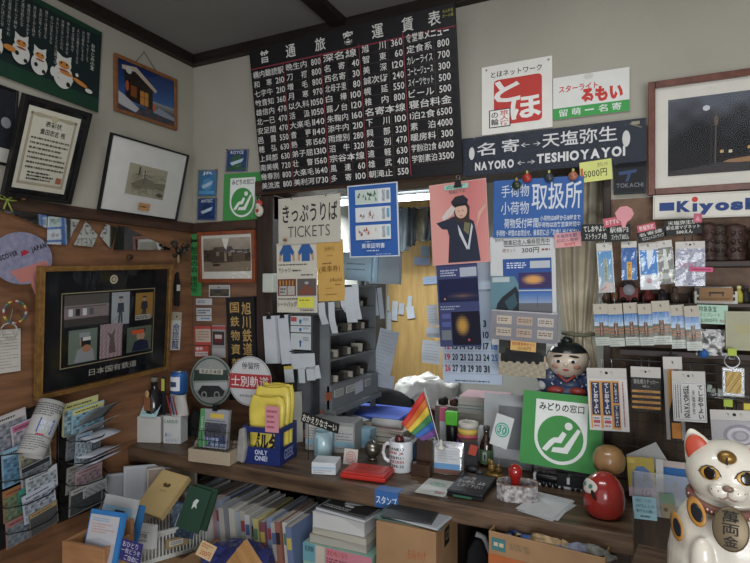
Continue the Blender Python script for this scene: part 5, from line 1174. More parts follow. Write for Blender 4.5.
heap('dark_cloth', 192, 436, CZ, 18, .025, 24, mat('black_cloth', '#151416', .9, bump=.4), 'small black cloth heap between the lettered carton and the wire basket', 'cloth', 5)
# round signs in clear bags
def round_sign(px, py, rx, y, col, label, fn):
    p = PY(px, py, y); k = mpp(p); e = empty('round_sign', M=Matrix.Translation(p) @ Matrix.Rotation(.1, 4, 'Z') @ Matrix.Rotation(PI/2-.06, 4, 'X'), label=label, cat='sign', group='round railway signs in clear bags')
    r_ = rx*k; s = Sheet(2*r_, 2*r_, .003, body=False); s.prism([(r_*math.cos(2*PI*i/44), r_*math.sin(2*PI*i/44)) for i in range(44)], -.002, .0015, c(col)); s.z = .0015; fn(s); s.obj('disc', e)
    m = MB(); r3 = random.Random(px)
    n = 16
    def bagf(u, v): a = 2*PI*u; q = v*(1.12+.06*math.sin(5*a)+.04*math.sin(11*a)); return (r_*q*math.cos(a), r_*q*math.sin(a), .010+.004*math.sin(9*a+6*v)*v-.012*v**3)
    m.grid(bagf, 48, 8, wrapm); m.obj('clear_bag', e)
    return e
def rs1(s):
    s.disc(50, 50, 47, 47, '#3f5048'); s.disc(50, 50, 44, 44, '#8b8f8a'); s.poly([(10, 30), (88, 26), (92, 46), (8, 52)], '#33413a'); s.rect(22, 26, 78, 36, '#b3aea0'); s.text('なよろ本線', 26, 27, 74, 35, '#3c3a34', .02)
    s.poly([(12, 56), (88, 50), (90, 64), (12, 70)], '#a5a8a6'); s.poly([(20, 74), (30, 60), (70, 58), (84, 68), (80, 78), (30, 84)], '#2e3030'); s.disc(36, 78, 7, 7, '#8a8c8a', hole=.6); s.disc(66, 76, 7, 7, '#8a8c8a', hole=.6)
round_sign(211, 381, 25, -.09, '#7d837e', 'round green and grey sign in a clear bag leaning behind the wire basket', rs1)
def rs2(s):
    s.disc(50, 50, 49, 49, '#8d8f91', hole=.96); s.text('停留所', 30, 12, 72, 26, '#2a2b2e', .01); s.rect(1, 36, 99, 66, '#a8343a'); s.text('士別軌道', 6, 40, 94, 62, '#d6d0ce', .02); s.lines(28, 76, 72, 84, 1, '#8a8c90', 3)
round_sign(250, 381, 24.5, -.135, '#bcbcbc', 'round white bus stop sign with a red band behind the snack bags', rs2)
# cardboard and wire basket with packet
pbox('flat_carton', 'flat beige carton under the wire basket at the counter edge', 'box', 184, 233, 451, 464, .14, '#a2937c', rz=.12)
P_, k_ = cpos(208, 464); zc_ = CZ+13*k_+.001
p = Vector((P_.x+.004, P_.y+.006, zc_)); k = mpp(p)
e = empty('wire_basket', M=Matrix.Translation(p) @ Matrix.Rotation(.12, 4, 'Z'), label='black wire basket on the flat beige carton', cat='basket')
m = MB(); W, D, Hh = 21*k, .09, 19*k
for z, g in ((.001, .9), (Hh*.5, .95), (Hh, 1)): m.tube([(-W*g, 0, z), (W*g, 0, z), (W*g, D, z), (-W*g, D, z)], .0011, blackp, 5, closed=True)
for i in range(9): x = -W+2*W*i/8; m.tube([(x, 0, Hh), (x*.9, 0, 0), (x*.9, D, 0), (x, D, Hh)], .0009, blackp, 4)
m.obj('wire_frame', e)
def dvd(s):
    s.rect(0, 0, 18, 100, '#4f8c56'); s.text('どうぶつ', 4, 20, 14, 60, '#d0d8d0', .01, vert=True); s.rect(18, 0, 100, 100, '#8d8f96'); s.rect(36, 10, 86, 22, '#c0a544'); s.lines(24, 26, 94, 32, 1, '#555', 3)
    s.pic(20, 34, 98, 70, lambda u, v: (70+40*noisef(u*2, v*2), 72+30*noisef(u*2, v*2), 82), 12, 8); s.disc(58, 50, 18, 14, '#3c3e44'); s.rect(24, 70, 98, 96, '#3b4668'); s.text('鉄道情報', 26, 72, 74, 84, '#aab6d6', .02); s.text('発売中', 42, 86, 96, 95, '#aab6d6', .01); s.disc(30, 88, 8, 8, '#4f8c56')
e = empty('display_case', M=Matrix.Translation((p.x, p.y+.010, zc_+.002)) @ Matrix.Rotation(.12, 4, 'Z'), label='clear wrapped picture case with a green spine standing in the wire basket', cat='display case')
s, Q = up_sheet(33*k, 38*k, .02, '#9c9ea2', tilt=.12); s.z = .01; dvd(s); s.obj('case', e, Matrix.Translation((-1*k, .012, .001)) @ Q)
m = MB(); m.box(-17*k, -.0015, 0, 17*k, .036, 39*k, wrapm); m.obj('clear_wrap', e, Matrix.Rotation(-.12, 4, 'X'), bevel=.004)
clipm = MB().cbox(0, 0, 0, 5*k, .02, 6*k, blackp); clipm.obj('binder_clip', None, Matrix.Translation((p.x, p.y+.03, zc_+41*k)), label='black binder clip on top of the wrapped picture case', cat='clip')
for sx, lb in ((-1, 'grey white cloth spilling from the wall side of the wire basket'), (1, 'grey white cloth tucked between the wire basket and blue crate')):
    m = MB(); m.prism([(-6*k, 2*k), (4*k, 0), (7*k, 16*k), (5*k, 36*k), (-1*k, 34*k), (-3*k, 20*k), (-11*k if sx < 0 else -4*k, 8*k)], 0, .03, mat('grey_cloth', '#8f8d88', .9, bump=.5)); m.obj('draped_cloth', None, Matrix.Translation((p.x+sx*26*k, p.y+.075, CZ+.001)) @ Matrix.Rotation(PI/2, 4, 'X'), bevel=.006, label=lb, cat='cloth')
# blue crate with yellow snack bags
p, k = cpos(262, 465.5)
Mc = Matrix.Translation((p.x-.008, p.y+.006, CZ+.001)) @ Matrix.Rotation(.14, 4, 'Z')
e = empty('mini_crate', M=Mc, label='small dark blue slotted plastic crate holding the yellow snack bags', cat='crate')
W, D, Hh, T_ = 42*k, 38*k, 37*k, .0035
bl_ = mat('crate_blue', '#1c2b66', .35, var=.05)
m = MB(); m.box(-W/2, 0, 0, W/2, D, .004, bl_)
for y0, y1 in ((0, T_), (D-T_, D)):
    m.box(-W/2, y0, .004, W/2, y1, Hh*.45, bl_).box(-W/2, y0, Hh*.45, -W*.36, y1, Hh*.85, bl_).box(W*.36, y0, Hh*.45, W/2, y1, Hh*.85, bl_).box(-W/2, y0, Hh*.85, W/2, y1, Hh, bl_)
for x0 in (-W/2, W/2-T_):
    m.box(x0, T_, .004, x0+T_, D-T_, Hh*.45, bl_).box(x0, T_, Hh*.45, x0+T_, D*.2, Hh*.85, bl_).box(x0, D*.8, Hh*.45, x0+T_, D-T_, Hh*.85, bl_).box(x0, T_, Hh*.85, x0+T_, D-T_, Hh, bl_)
m.box(-W/2-.002, -.002, Hh*.93, W/2+.002, 0, Hh, bl_).box(-W/2-.002, -.002, 0, W/2+.002, 0, Hh*.08, bl_)
m.obj('crate', e)
s, Q = Sheet(W*.4, Hh*.34, .001, body=False), Matrix.Rotation(PI/2, 4, 'X')
s.text('ONLY', 8, 6, 92, 44, '#b5bcd6', .03); s.text('ONE!', 8, 52, 92, 92, '#b5bcd6', .03); s.obj('front_lettering', e, Matrix.Translation((.0, -.0006, Hh*.24)) @ Q)
s = Sheet(D*.62, Hh*.34, .001, body=False); s.text('GEEK', 4, 8, 96, 92, '#7c88b4', .04); s.obj('side_lettering', e, Matrix.Translation((W/2+.0006, D/2, Hh*.24)) @ Matrix.Rotation(PI/2, 4, 'Z') @ Matrix.Rotation(PI/2, 4, 'X'))
ym = mat('snack_yellow', '#d2bd4a', .25, var=.10, nscale=14, bump=.7, bscale=22)
def bag(name, M, w, d, h, m_, label, group, fn=None):
    e_ = empty(name, M=M, label=label, cat='snack bag', group=group)
    def f(u, v):
        a = 2*PI*u; bulge = math.sin(PI*min(1, max(0, .12+.80*v)))**.6
        ww = w/2*(1+.08*max(0, min(1, (v-.5)*5))-.16*max(0, v-.85)*6); dd = d/2*bulge*(1+.12*math.sin(3*a+4*v))+.0008
        x = ww*math.copysign(abs(math.cos(a))**.55, math.cos(a)); y = dd*math.copysign(abs(math.sin(a))**.8, math.sin(a))
        return (x, y, h*v+.003*math.sin(5*a)*v)
    MB().grid(f, 40, 14, m_).obj('bag', e_)
    if fn:
        s_ = Sheet(w*.8, h*.6, .001, body=False); fn(s_); s_.v = [(x, y, z-.012*(2*x/w)**2) for x, y, z in s_.v]; s_.obj('printing', e_, Matrix.Translation((0, -d/2*1.05-.002, h*.45)) @ Matrix.Rotation(PI/2, 4, 'X'))
    return e_
def blk(s): s.text('ポルタ', 4, 52, 96, 96, '#1c1a16', .05)
for i, (dx, dy, tz, hh, lb) in enumerate(((-.010, .26, .0, 64, 'yellow snack bag at the front of the blue crate'), (.10, .50, .10, 72, 'yellow snack bag in the middle of the blue crate'), (.12, .74, -.06, 74, 'yellow snack bag at the back of the blue crate'))):
    bag('snack_bag', Mc @ Matrix.Translation((dx*W*.3, D*dy, .006)) @ Matrix.Rotation(tz, 4, 'Z') @ Matrix.Rotation(-.05, 4, 'X'), W*.90, D*.25, hh*k, ym, lb, 'yellow snack bags in the blue crate', blk if i == 0 else None)
s, Q = up_sheet(15*k, 26*k, .001, '#c4808c'); s.lines(12, 10, 88, 90, 4, '#8c3c50', 3, .4); s.obj('pink_price_note', None, Mc @ Matrix.Translation((W*.30, -.004, Hh*.90)) @ Q, label='pink handwritten note on the front snack bag of the blue crate', cat='note')
# things behind the crate: magazines standing
def upright(name, label, cat, px, pyt, pyb, y, w, t, col, rz=0, tilt=0, fn=None, group=None, z=CZ):
    p = PY(px, pyb, y); k = mpp(p); h = (pyb-pyt)*k
    M = Matrix.Translation((p.x, y, z+.001 if z is not None else p.z)) @ Matrix.Rotation(rz, 4, 'Z')
    s, Q = up_sheet(w, h, t, col, tilt); s.z = t/2
    if fn: fn(s)
    return s.obj(name, None, M @ Q, label=label, cat=cat, group=group)
def cov(a, b, t_='', tc='#333'):
    def f(s):
        s.rect(4, 4, 96, 22, a); s.pic(6, 28, 94, 90, lambda u, v: grad(lin2(b), (60, 64, 70), v+noisef(u*1.7, v*1.4)*.6), 12, 12)
        if t_: s.text(t_, 10, 7, 88, 20, tc, .02)
    return f
upright('magazine', 'red and beige magazine standing right behind the blue crate', 'magazine', 303, 376, 452, .05, .07, .008, '#9c7a6c', .5, .12, cov('#b0463c', '#a98d7c'), 'magazines at the back of the counter', CZ)
upright('magazine', 'tall white edged folder behind the light blue cup', 'folder', 297, 408, 458, -.02, .05, .010, '#b4b2aa', 1.1, .06, None, None, CZ)
e = pbox('file_box', 'grey file box of papers behind the black wooden message sign', 'file box', 303, 356, 422, 452, .10, '#8b8d8c', rz=.15, fn=lambda s: (s.rect(4, 0, 30, 100, '#b9b6ae'), s.rect(32, 6, 60, 100, '#7fa0b0'), s.rect(34, 20, 58, 34, '#c2bf5a'), s.rect(62, 10, 98, 100, '#a9aaa6'), s.lines(6, 20, 28, 90, 8, '#6b6a66', 3, .3), s.lines(64, 30, 96, 90, 6, '#5c6a74', 4, .3), s.rect(0, 62, 100, 80, '#86aabb')))[0]

# light blue cup
p, k = cpos(318.5, 460); p = Vector((p.x, p.y+9.5*k, CZ+.001))
e = empty('light_blue_cup', p, 'pale blue straight sided cup without handle near the blue crate', 'cup')
MB().lathe([(8.8*k, 0), (9.6*k, 1*k), (9.8*k, 27*k), (9.2*k, 27.3*k), (8.9*k, 26*k), (8.4*k, 3*k), (0, 2*k)], mat('cup_glaze', '#9dbac2', .2, var=.03, coat=.4), None, 32).obj('body', e)
s = Sheet(6*k, 16*k, .0004, body=False); s.rect(10, 0, 14, 100, '#5a7c88'); s.lines(26, 4, 60, 96, 2, '#5a7c88', 3, vert=True); s.obj('printed_text', e, Matrix.Translation((-1*k, -9.9*k, 14*k)) @ Matrix.Rotation(PI/2, 4, 'X'))
# black message sign on little legs
p, k = cpos(320, 452)
e = empty('message_sign', M=frame_from(quad3([(302, 412), (338.5, 424.5), (338.5, 433), (302, 421)], ('Y', -.19)))[0], label='narrow black wooden sign with white hiragana on thin legs over the cup', cat='sign')
M, w, h = frame_from(quad3([(302, 411.5), (338.5, 424), (338.5, 433.5), (302, 421.5)], ('Y', -.19)))
s = Sheet(w, h, .006, '#1d1c1b'); s.text('おかえりなさーい', 3, 12, 96, 88, '#c4c2b9', .02); s.obj('board', e)
Rt = M.to_3x3().to_4x4().inverted()
for x in (-w*.32, w*.36):
    top = Vector((x, -h*.4, -.003)); wp = M @ top; d = Rt @ Vector((0, 0, -(wp.z-CZ-.001)))
    MB().cyl(top, top+Vector(d[:3]), .0014, '#23211f', 8).obj('leg', e)
# small booklets between: postcard rack
pbox('postcard_box', 'low clear blue box of small picture cards behind the red tray', 'card box', 338, 372, 428, 447, .05, '#7ea2b4', rz=-.05, fn=lambda s: (s.rect(4, 6, 44, 60, '#a9b0ac'), s.rect(34, 10, 66, 60, '#c4bf4c'), s.lines(36, 18, 64, 52, 3, '#7a7430', 2), s.rect(0, 60, 100, 84, '#6b97ad')))
pbox('white_card_pile', 'low pile of white cards on the counter in front of the blue cup', 'card pile', 311, 336, 463, 475, .075, '#bfc3c6', rz=.28, fn=lambda s: (s.rect(0, 36, 100, 50, '#8db0cc'), s.lines(6, 56, 90, 92, 2, '#9a9c9e', 2)))
# red tray
p, k = cpos(362, 481)
M = Matrix.Translation((p.x, p.y+.001, CZ+.001)) @ Matrix.Rotation(.10, 4, 'Z')
e = empty('red_stamp_case', M=M, label='flat bright red plastic stamp case on the counter', cat='stamp case')
rm = mat('red_plastic', '#b9281f', .28, var=.05, coat=.3)
W, D = 48*k, .105
MB().box(-W/2, 0, 0, W/2, D, .014, rm).obj('tray', e, bevel=.003)
MB().box(-W/2+.004, .004, .0145, W/2-.004, D-.004, .020, rm).box(-W*.4, D*.2, .020, W*.4, D*.8, .0212, rm).obj('lid', e, bevel=.002)
s = Sheet(W*.6, D*.4, .0004, body=False); s.lines(4, 10, 94, 90, 3, '#8c3a1f', 3, .35); s.obj('lettering', e, Matrix.Translation((0, D*.5, .0216)))
# red seal card
upright('stamp_card', 'white card with a round red stamp leaning behind the red case', 'card', 350, 446, 461, -.17, .052, .0015, '#bdb4ae', .1, .25, lambda s: (s.disc(50, 52, 36, 36, '#b04a44', hole=.88), s.lines(28, 30, 72, 76, 4, '#b04a44', 6, .4), s.disc(50, 52, 20, 20, '#b9685e', hole=.85)))
# metal globe
p, k = cpos(370.5, 461); p = Vector((p.x, p.y+.016, CZ+.001))
e = empty('metal_bell', p, 'round dull metal bell with a loop handle beside the white mug', 'bell')
mm = mat('dull_metal', '#8a8379', .3, metal=.85, var=.3, nscale=60)
MB().lathe([(4*k, 0), (5*k, 1*k), (3*k, 2.5*k)], mm).ball((0, 0, 10.5*k), (8.4*k,)*3, mm).obj('globe', e)
MB().tube([(3*k*math.cos(t), 0, 21*k+3*k*math.sin(t)) for t in [2*PI*i/12 for i in range(12)]], .0012, mm, closed=True).obj('loop', e)
# white mug and wooden ball in it
p, k = cpos(396.5, 474); p = Vector((p.x, p.y+12*k, CZ+.001))
e = empty('white_mug', p, 'tall white mug with black and red lettering beside the red case', 'mug')
mg = mat('mug_glaze', '#c9cccf', .18, var=.02, coat=.5)
MB().lathe([(11.0*k, 0), (11.8*k, 1*k), (12.0*k, 30*k), (11.4*k, 31*k), (10.9*k, 30*k), (10.6*k, 4*k), (0, 3*k)], mg, None, 36).obj('body', e)
MB().tube([(-11.5*k, 0, 25*k), (-15*k, -1*k, 26*k), (-18.5*k, -1*k, 23*k), (-19.5*k, -1*k, 16*k), (-17.5*k, -1*k, 10*k), (-14*k, -1*k, 7.5*k), (-11.5*k, 0, 8*k)], 1.9*k, mg, 10).obj('handle', e)
s = Sheet(22*k, 22*k, .0004, body=False); kk = c('#2a2a2e')
for i, (tx, cc) in enumerate((('SANKO', kk), ('ISHII JR', c('#9c3a3c')), ('はなれい', kk), ('HOKUREN', c('#9c3a3c')), ('〒098-22', kk))): s.text(tx, 8, 4+i*19, 84, 18+i*19, cc, .03)
R0 = 12.15*k; s.v = [(R0*math.sin(x/R0), -R0*math.cos(x/R0), 15.5*k+y) for x, y, z in s.v]; s.obj('lettering', e)
q = Vector((p.x-2*k, p.y, CZ+30*k))
e = empty('wooden_seal', q, 'dark cherry red wooden knob sticking out of the white mug', 'seal'); MB().ball((0, 0, 1*k), (5*k,)*3, mat('cherry_wood', '#4f1a1c', .25, coat=.4), n=20, k=12).obj('knob', e); MB().cyl((0, 0, -22*k), (0, 0, -3*k), 2*k, '#3a1c1a', 10).obj('handle', e)
# blue tape label over the edge
s = Sheet(.075, .052, .0006, '#3566a4'); M = Matrix.Translation((0, 0, 0))
p = PY(386.5, 498, -.3445); q = mpp(p)
e = empty('counter_label', (p.x, -.3445, CZ), 'blue paper label with white katakana folded over the counter edge', 'label')
w = 28*q/math.cos(.02); 
s = Sheet(w*.92, .052, .0006, '#32609c'); s.text('スタンプ', 6, 30, 94, 78, '#cfd6e0', .01); s.obj('front_flap', e, Matrix.Translation((0, 0-.0005, -.024)) @ Matrix.Rotation(PI/2, 4, 'X'))
MB().box(-w*.46, -.0005, .0006, w*.46, .042, .0012, '#32609c').obj('top_flap', e)
# brown holder and denim
pbox('brown_holder', 'small brown wooden holder between the mug and the silver packet', 'holder', 416, 432, 440, 472, .03, wood('brown_holder_wood', '#47301f', '#33211a', (9, 9, 2)), rz=.1)
heap('blue_cloth', 419, 469, CZ, 20, .02, 27, mat('denim', '#263a57', .9, bump=.4), 'crumpled dark blue cloth beside the white mug', 'cloth', 8)
pbox('brown_block', 'low brown wooden block on the counter in front of the blue cloth', 'block', 410, 430, 465, 477, .03, wood('brown_holder_wood', '', ''), rz=-.05)
# rainbow flag
p0, k = cpos(441, 447, CZ); top = Vector((p0.x-22*k, -.12, CZ+70*k)); foot = Vector((p0.x+.0, -.12, CZ+.002))
tp = PY(424.5, 389, -.14); ft = PY(441, 449, -.14); ft.z = max(ft.z, CZ+.002)
e = empty('rainbow_flag', ft, 'small six striped rainbow flag on a white stick standing by the mug', 'flag')
d = tp-ft; ext = ft+d*0
MB().cyl((0, 0, 0), d*1.02, .0016, '#c9c9c4', 8).obj('stick', e)
MB().lathe([(.014, 0), (.014, .006), (.004, .012), (.004, .03)], '#c2bfb6', Matrix.Translation((0, 0, 0)), 16).obj('base', e)
# flag corners in the photo: top near the stick top, falling to lower left
A = PY(423.5, 391, -.14); Bq = PY(438, 437, -.14); Cq = PY(421, 441.5, -.17); Dq = PY(402, 424, -.18)
A2 = PY(423, 391, -.14); hs = [A-ft, PY(437.5, 436, -.14)-ft, PY(422, 441, -.155)-ft, PY(401, 423.5, -.165)-ft]
m = MB(); cols = ['#c2342e', '#cc6a2b', '#cfb53a', '#3d7d4f', '#3163ac', '#6b4482']
# stripes run from the fly edge (A-D side top) ; v across stripes from the red outer edge to the violet inner corner
for i in range(6):
    def f(u, v, i=i):
        t = (i+v)/6; a = hs[0].lerp(hs[1], t); b = hs[3].lerp(hs[2], t); q = a.lerp(b, u); return tuple(q+Vector((0, -.008*math.sin(u*6+t*3), 0)))
    m.grid(f, 14, 3, c(cols[i]))
m.obj('cloth', e, solid=.0006)
# silver packet
p, k = cpos(447, 475)
M = Matrix.Translation((p.x, p.y, CZ+.001)) @ Matrix.Rotation(.12, 4, 'Z')
e = empty('silver_packet', M=M, label='shiny silver zip packet with a white and blue panel standing by the stamp sheet', cat='packet')
sm = mat('foil', '#b5b6b8', .25, metal=.8, bump=.8, bscale=40)
W, Hh = 33*k, 32*k
def fpk(u, v): a = 2*PI*u; b_ = .014*(1-v)**.5+.001; return (W/2*math.copysign(abs(math.cos(a))**.4, math.cos(a)), b_*math.sin(a)+.016, Hh*v)
MB().grid(fpk, 40, 10, sm).obj('bag', e)
s, Q = up_sheet(W*.78, Hh*.80, .001, '#b9bbbd', tilt=.10); s.lines(10, 8, 90, 56, 5, '#8d949c', 4, .3); s.rect(0, 60, 100, 82, '#5f8cb8'); s.rect(0, 82, 100, 100, '#6f4c40'); s.obj('panel', e, Matrix.Translation((0, -.003, .003)) @ Q)
p, k = cpos(472, 470)
e = empty('display_case', M=Matrix.Translation((p.x, p.y, CZ+.001)) @ Matrix.Rotation(.5, 4, 'Z'), label='small dark clear case with a red orange tag between silver packet and bottle', cat='display case')
MB().box(-10*k, 0, 0, 6*k, .05, 28*k, mat('smoky_plastic', '#3a383b', .2)).obj('case', e, bevel=.002); MB().box(-9*k, -.003, 14*k, -1*k, -.001, 24*k, '#b0452f').obj('tag', e, Matrix.Rotation(.3, 4, 'Y'))
# stamp sheet
def zsheet(name, px4, z, base, fn, label, cat, t=.0008, **k_): return card(name, px4, ('Z', z+t/2+.0006), base, fn, t, label=label, cat=cat, **k_)
zsheet('stamp_paper', [(428.5, 478), (454, 482), (447, 497.5), (415, 492)], CZ, '#bbbdb6', lambda s: (s.disc(48, 34, 26, 18, '#4a9a84', hole=.88), s.disc(48, 34, 18, 12, '#6fae9c', hole=.86), s.text('30', 40, 27, 56, 41, '#4a9a84', .02), s.lines(62, 74, 94, 90, 2, '#b0605c', 3)), 'white paper with a green round stamp lying by the black stamp pad', 'paper')
# stamp pad
P4 = [PZ(*q, CZ+.001) for q in ((462, 477), (495, 484), (484, 501.5), (448, 497))]
M, w, h = frame_from(P4)
e = empty('stamp_pad', M=M, label='black stamp pad case with white handwriting and green front on the counter', cat='stamp pad')
MB().box(-w/2, -h/2, 0, w/2, h/2, .010, blackp).obj('tray', e, bevel=.002)
MB().box(-w/2, -h/2+.002, .0105, w/2, h/2, .019, mat('pad_lid', '#23272a', .35)).obj('lid', e, bevel=.003)
MB().box(-w*.30, -h/2-.003, .003, w*.22, -h/2-.0002, .009, '#2c5c45').obj('latch', e)
s = Sheet(w*.8, h*.6, .0004, body=False); s.text('スタンプ台', 4, 2, 50, 30, '#c6c8c8', .02); s.text('使い終り、ふた', 0, 36, 96, 62, '#c6c8c8', .02); s.text('しめて下さい', 10, 70, 96, 96, '#c6c8c8', .0); s.obj('handwriting', e, Matrix.Translation((0, .003, .0194)))
# bottle
p, k = cpos(484.5, 468); p = Vector((p.x, p.y+8*k, CZ+.001))
e = empty('brown_bottle', p, 'small brown glass bottle with a green label behind the stamp pad', 'bottle')
MB().lathe([(6.2*k, 0), (6.8*k, 1*k), (6.8*k, 20*k), (5*k, 25*k), (2.8*k, 30*k), (2.6*k, 38*k)], mat('brown_glass', '#2a1a10', .1, coat=1), None, 24).obj('body', e)
MB().lathe([(3.2*k, 36*k), (3.2*k, 39.5*k), (0, 40*k)], '#4a463e', None, 16).obj('cap', e)
m = MB(); m.grid(lambda u, v: (6.95*k*math.sin((u-.5)*3), -6.95*k*math.cos((u-.5)*3), 3*k+14*k*v), 14, 3, c('#4f6647')); o = m.obj('paper_label', e); MB().cbox(0, -7.1*k, 11*k, 4*k, .0006, 8*k, '#9aa39a').cbox(0, -7.25*k, 10*k, 2*k, .0006, 5*k, '#2c3a2c').obj('label_picture', o)
# glass cup and silver ball
p, k = cpos(500, 466); p = Vector((p.x, p.y+.02, CZ+.001))
MB().lathe([(6*k, 0), (7*k, 1*k), (8*k, 16*k), (7.6*k, 16*k), (6.6*k, 2*k), (0, 2*k)], see_through('tumbler_glass', gloss=.3, white=.18), None, 24).obj('glass_tumbler', None, Matrix.Translation(p), label='small clear glass tumbler behind the green 30 stamp card', cat='glass')
p, k = cpos(513, 466); p = Vector((p.x, p.y+.02, CZ+.001))
MB().lathe([(3*k, 0), (4*k, 1*k), (2*k, 2*k)], steel).ball((0, 0, 10*k), (8.5*k,)*3, mat('chrome_ball', '#9a9c9e', .12, metal=1, var=.1)).obj('chrome_ball', None, Matrix.Translation(p), label='shiny chrome ball ornament behind the patterned stamp box', cat='ornament')
# 30 stamp card on stand
e = empty('stamp_card', M=frame_from(quad3([(496.5, 412.5), (513, 418.5), (508, 450), (490, 443.5)], ('Y', -.10)))[0], label='white card with a green number 30 stamp held up on a thin stand', cat='card')
M, w, h = frame_from(quad3([(496.5, 412.5), (513, 418.5), (508, 450), (490, 443.5)], ('Y', -.10)))
s = Sheet(w, h, .0015, '#bfc3c1'); s.disc(50, 46, 40, 42, '#3a9a7e', hole=.84); s.disc(50, 46, 30, 30, '#5fae98', hole=.8); s.text('30', 26, 34, 74, 58, '#3a9a7e', .03); s.obj('card', e)
wp = M.translation; Ri = M.to_3x3().inverted(); tp_ = Vector((0, -h*.4, -.002)); dd = Ri @ Vector((0, 0, -((M @ tp_).z-CZ-.001)))
MB().cyl(tp_, tp_+dd, .001, '#8c8c88', 8).obj('stand_rod', e)
# stones, gold figures
for px, py, w_, h_, col, lb in ((472, 473, 12, 6, '#37373a', 'smooth dark stone on the counter left of the gold figures'), (479, 476, 8, 5, '#45454a', 'smaller grey stone beside the smooth dark stone')):
    p, k = cpos(px, py); MB().ball((0, .006, h_*k*.5), (w_*k*.5, .010, h_*k*.5), mat('stone'+col, col, .4), n=18, k=10).obj('pebble', None, Matrix.Translation((p.x, p.y, CZ+.0005)), label=lb, cat='stone')
gd = mat('gold_figure', '#8c6c34', .35, metal=.4, var=.2, nscale=80)
p, k = cpos(494, 478); p = Vector((p.x, p.y+.012, CZ+.001))
MB().lathe([(9*k, 0), (9.5*k, 2*k), (7*k, 4*k)], gd, None, 20, sy=.6).ball((-3*k, 0, 8*k), (4*k, 3.4*k, 5*k), gd, n=14, k=8).ball((-3*k, 0, 13.5*k), (2.6*k,)*3, gd, n=12, k=8).ball((4*k, 0, 6.5*k), (3.4*k, 3*k, 4*k), gd, n=14, k=8).ball((4*k, 0, 11*k), (2.2*k,)*3, gd, n=12, k=8).cyl((-5.6*k, 0, 12*k), (-6*k, 0, 17*k), .8*k, gd, 6).obj('gold_figurine', None, Matrix.Translation(p), label='tiny pair of gold lucky figures on a base behind the stamp pad', cat='figurine')
# patterned box and red stamp
p, k = cpos(515, 503); pc_ = Vector((p.x, p.y+.034, CZ+.001))
e = empty('patterned_box', M=Matrix.Translation(pc_) @ Matrix.Rotation(.15, 4, 'Z'), label='open eight sided paper box with dark pattern beside the white papers', cat='box')
pm = mat('patterned_paper', '#bdb9b4', .6, col2='#5b4f58', nscale=95)
W, D, Hh = 20*k, .037, 17*k
oc = [(-W, -D*.45), (-W*.6, -D), (W*.6, -D), (W, -D*.45), (W, D*.45), (W*.6, D), (-W*.6, D), (-W, D*.45)]
m = MB(); m.prism(oc, 0, .003, pm)
for i in range(8):
    a, b = oc[i], oc[(i+1) % 8]; q = .94
    m.add([(*a, .003), (*b, .003), (*b, Hh), (*a, Hh), (a[0]*q, a[1]*q, .003), (b[0]*q, b[1]*q, .003), (b[0]*q, b[1]*q, Hh), (a[0]*q, a[1]*q, Hh)], [(0, 1, 2, 3), (5, 4, 7, 6), (3, 2, 6, 7)], pm)
m.obj('box', e)
m = MB()
for i in range(8): a, b = oc[i], oc[(i+1) % 8]; m.cyl((*a, Hh), (*b, Hh), .0014, '#8a6a50', 6)
m.obj('rim', e)
e = empty('red_stamp', Vector((pc_.x-2*k, pc_.y, CZ+.0045)), 'glossy red handled stamp standing in the patterned box', 'stamp')
MB().lathe([(9.5*k, 0), (9.5*k, 6*k), (6*k, 9*k)], mat('red_lacquer', '#9c1b18', .12, coat=1), None, 28).obj('base', e)
MB().lathe([(6*k, 8.5*k), (4.6*k, 13*k), (4.6*k, 18*k), (6.6*k, 22*k), (7.2*k, 26*k), (6.4*k, 30*k), (3.6*k, 33*k), (0, 33.8*k)], mat('red_lacquer', ''), None, 28).obj('handle', e)
# papers
zsheet('white_paper', [(537, 492), (574, 500), (553, 519), (517, 508)], CZ+.0022, '#b9babb', None, 'top sheet of blank white paper at the counter edge', 'paper', group='blank papers at the counter edge')
zsheet('white_paper', [(541, 494), (575, 501), (558, 521), (523, 512)], CZ+.0010, '#aeb0b2', None, 'lower sheet of blank paper showing under the top sheet at the edge', 'paper', group='blank papers at the counter edge')
zsheet('white_paper', [(540, 495), (572, 504), (557, 523), (520, 511)], CZ-.0002, '#a6a8aa', None, 'lowest sheet of blank paper of the three at the counter edge', 'paper', group='blank papers at the counter edge')

# ---------------------------------------------------------------- green seat sign, train, doll
Pq = [(524, 392), (603, 397.5), (601, 478), (519.5, 461)]
sl = PY(519.5, 461, -.0).z
M, w, h = frame_from([PY(524, 391, -.035), PY(603.5, 397, -.055), PY(601, 477, -.105), PY(519.5, 461, -.085)])
e = empty('seat_sign', M=M, label='large square green sign with white reclining passenger emblem on the counter', cat='sign')
s = Sheet(w, h, .006, '#b9bdb4'); s.rect(1, 1, 99, 99, '#3f8c45'); seat_sign(s); s.obj('board', e)
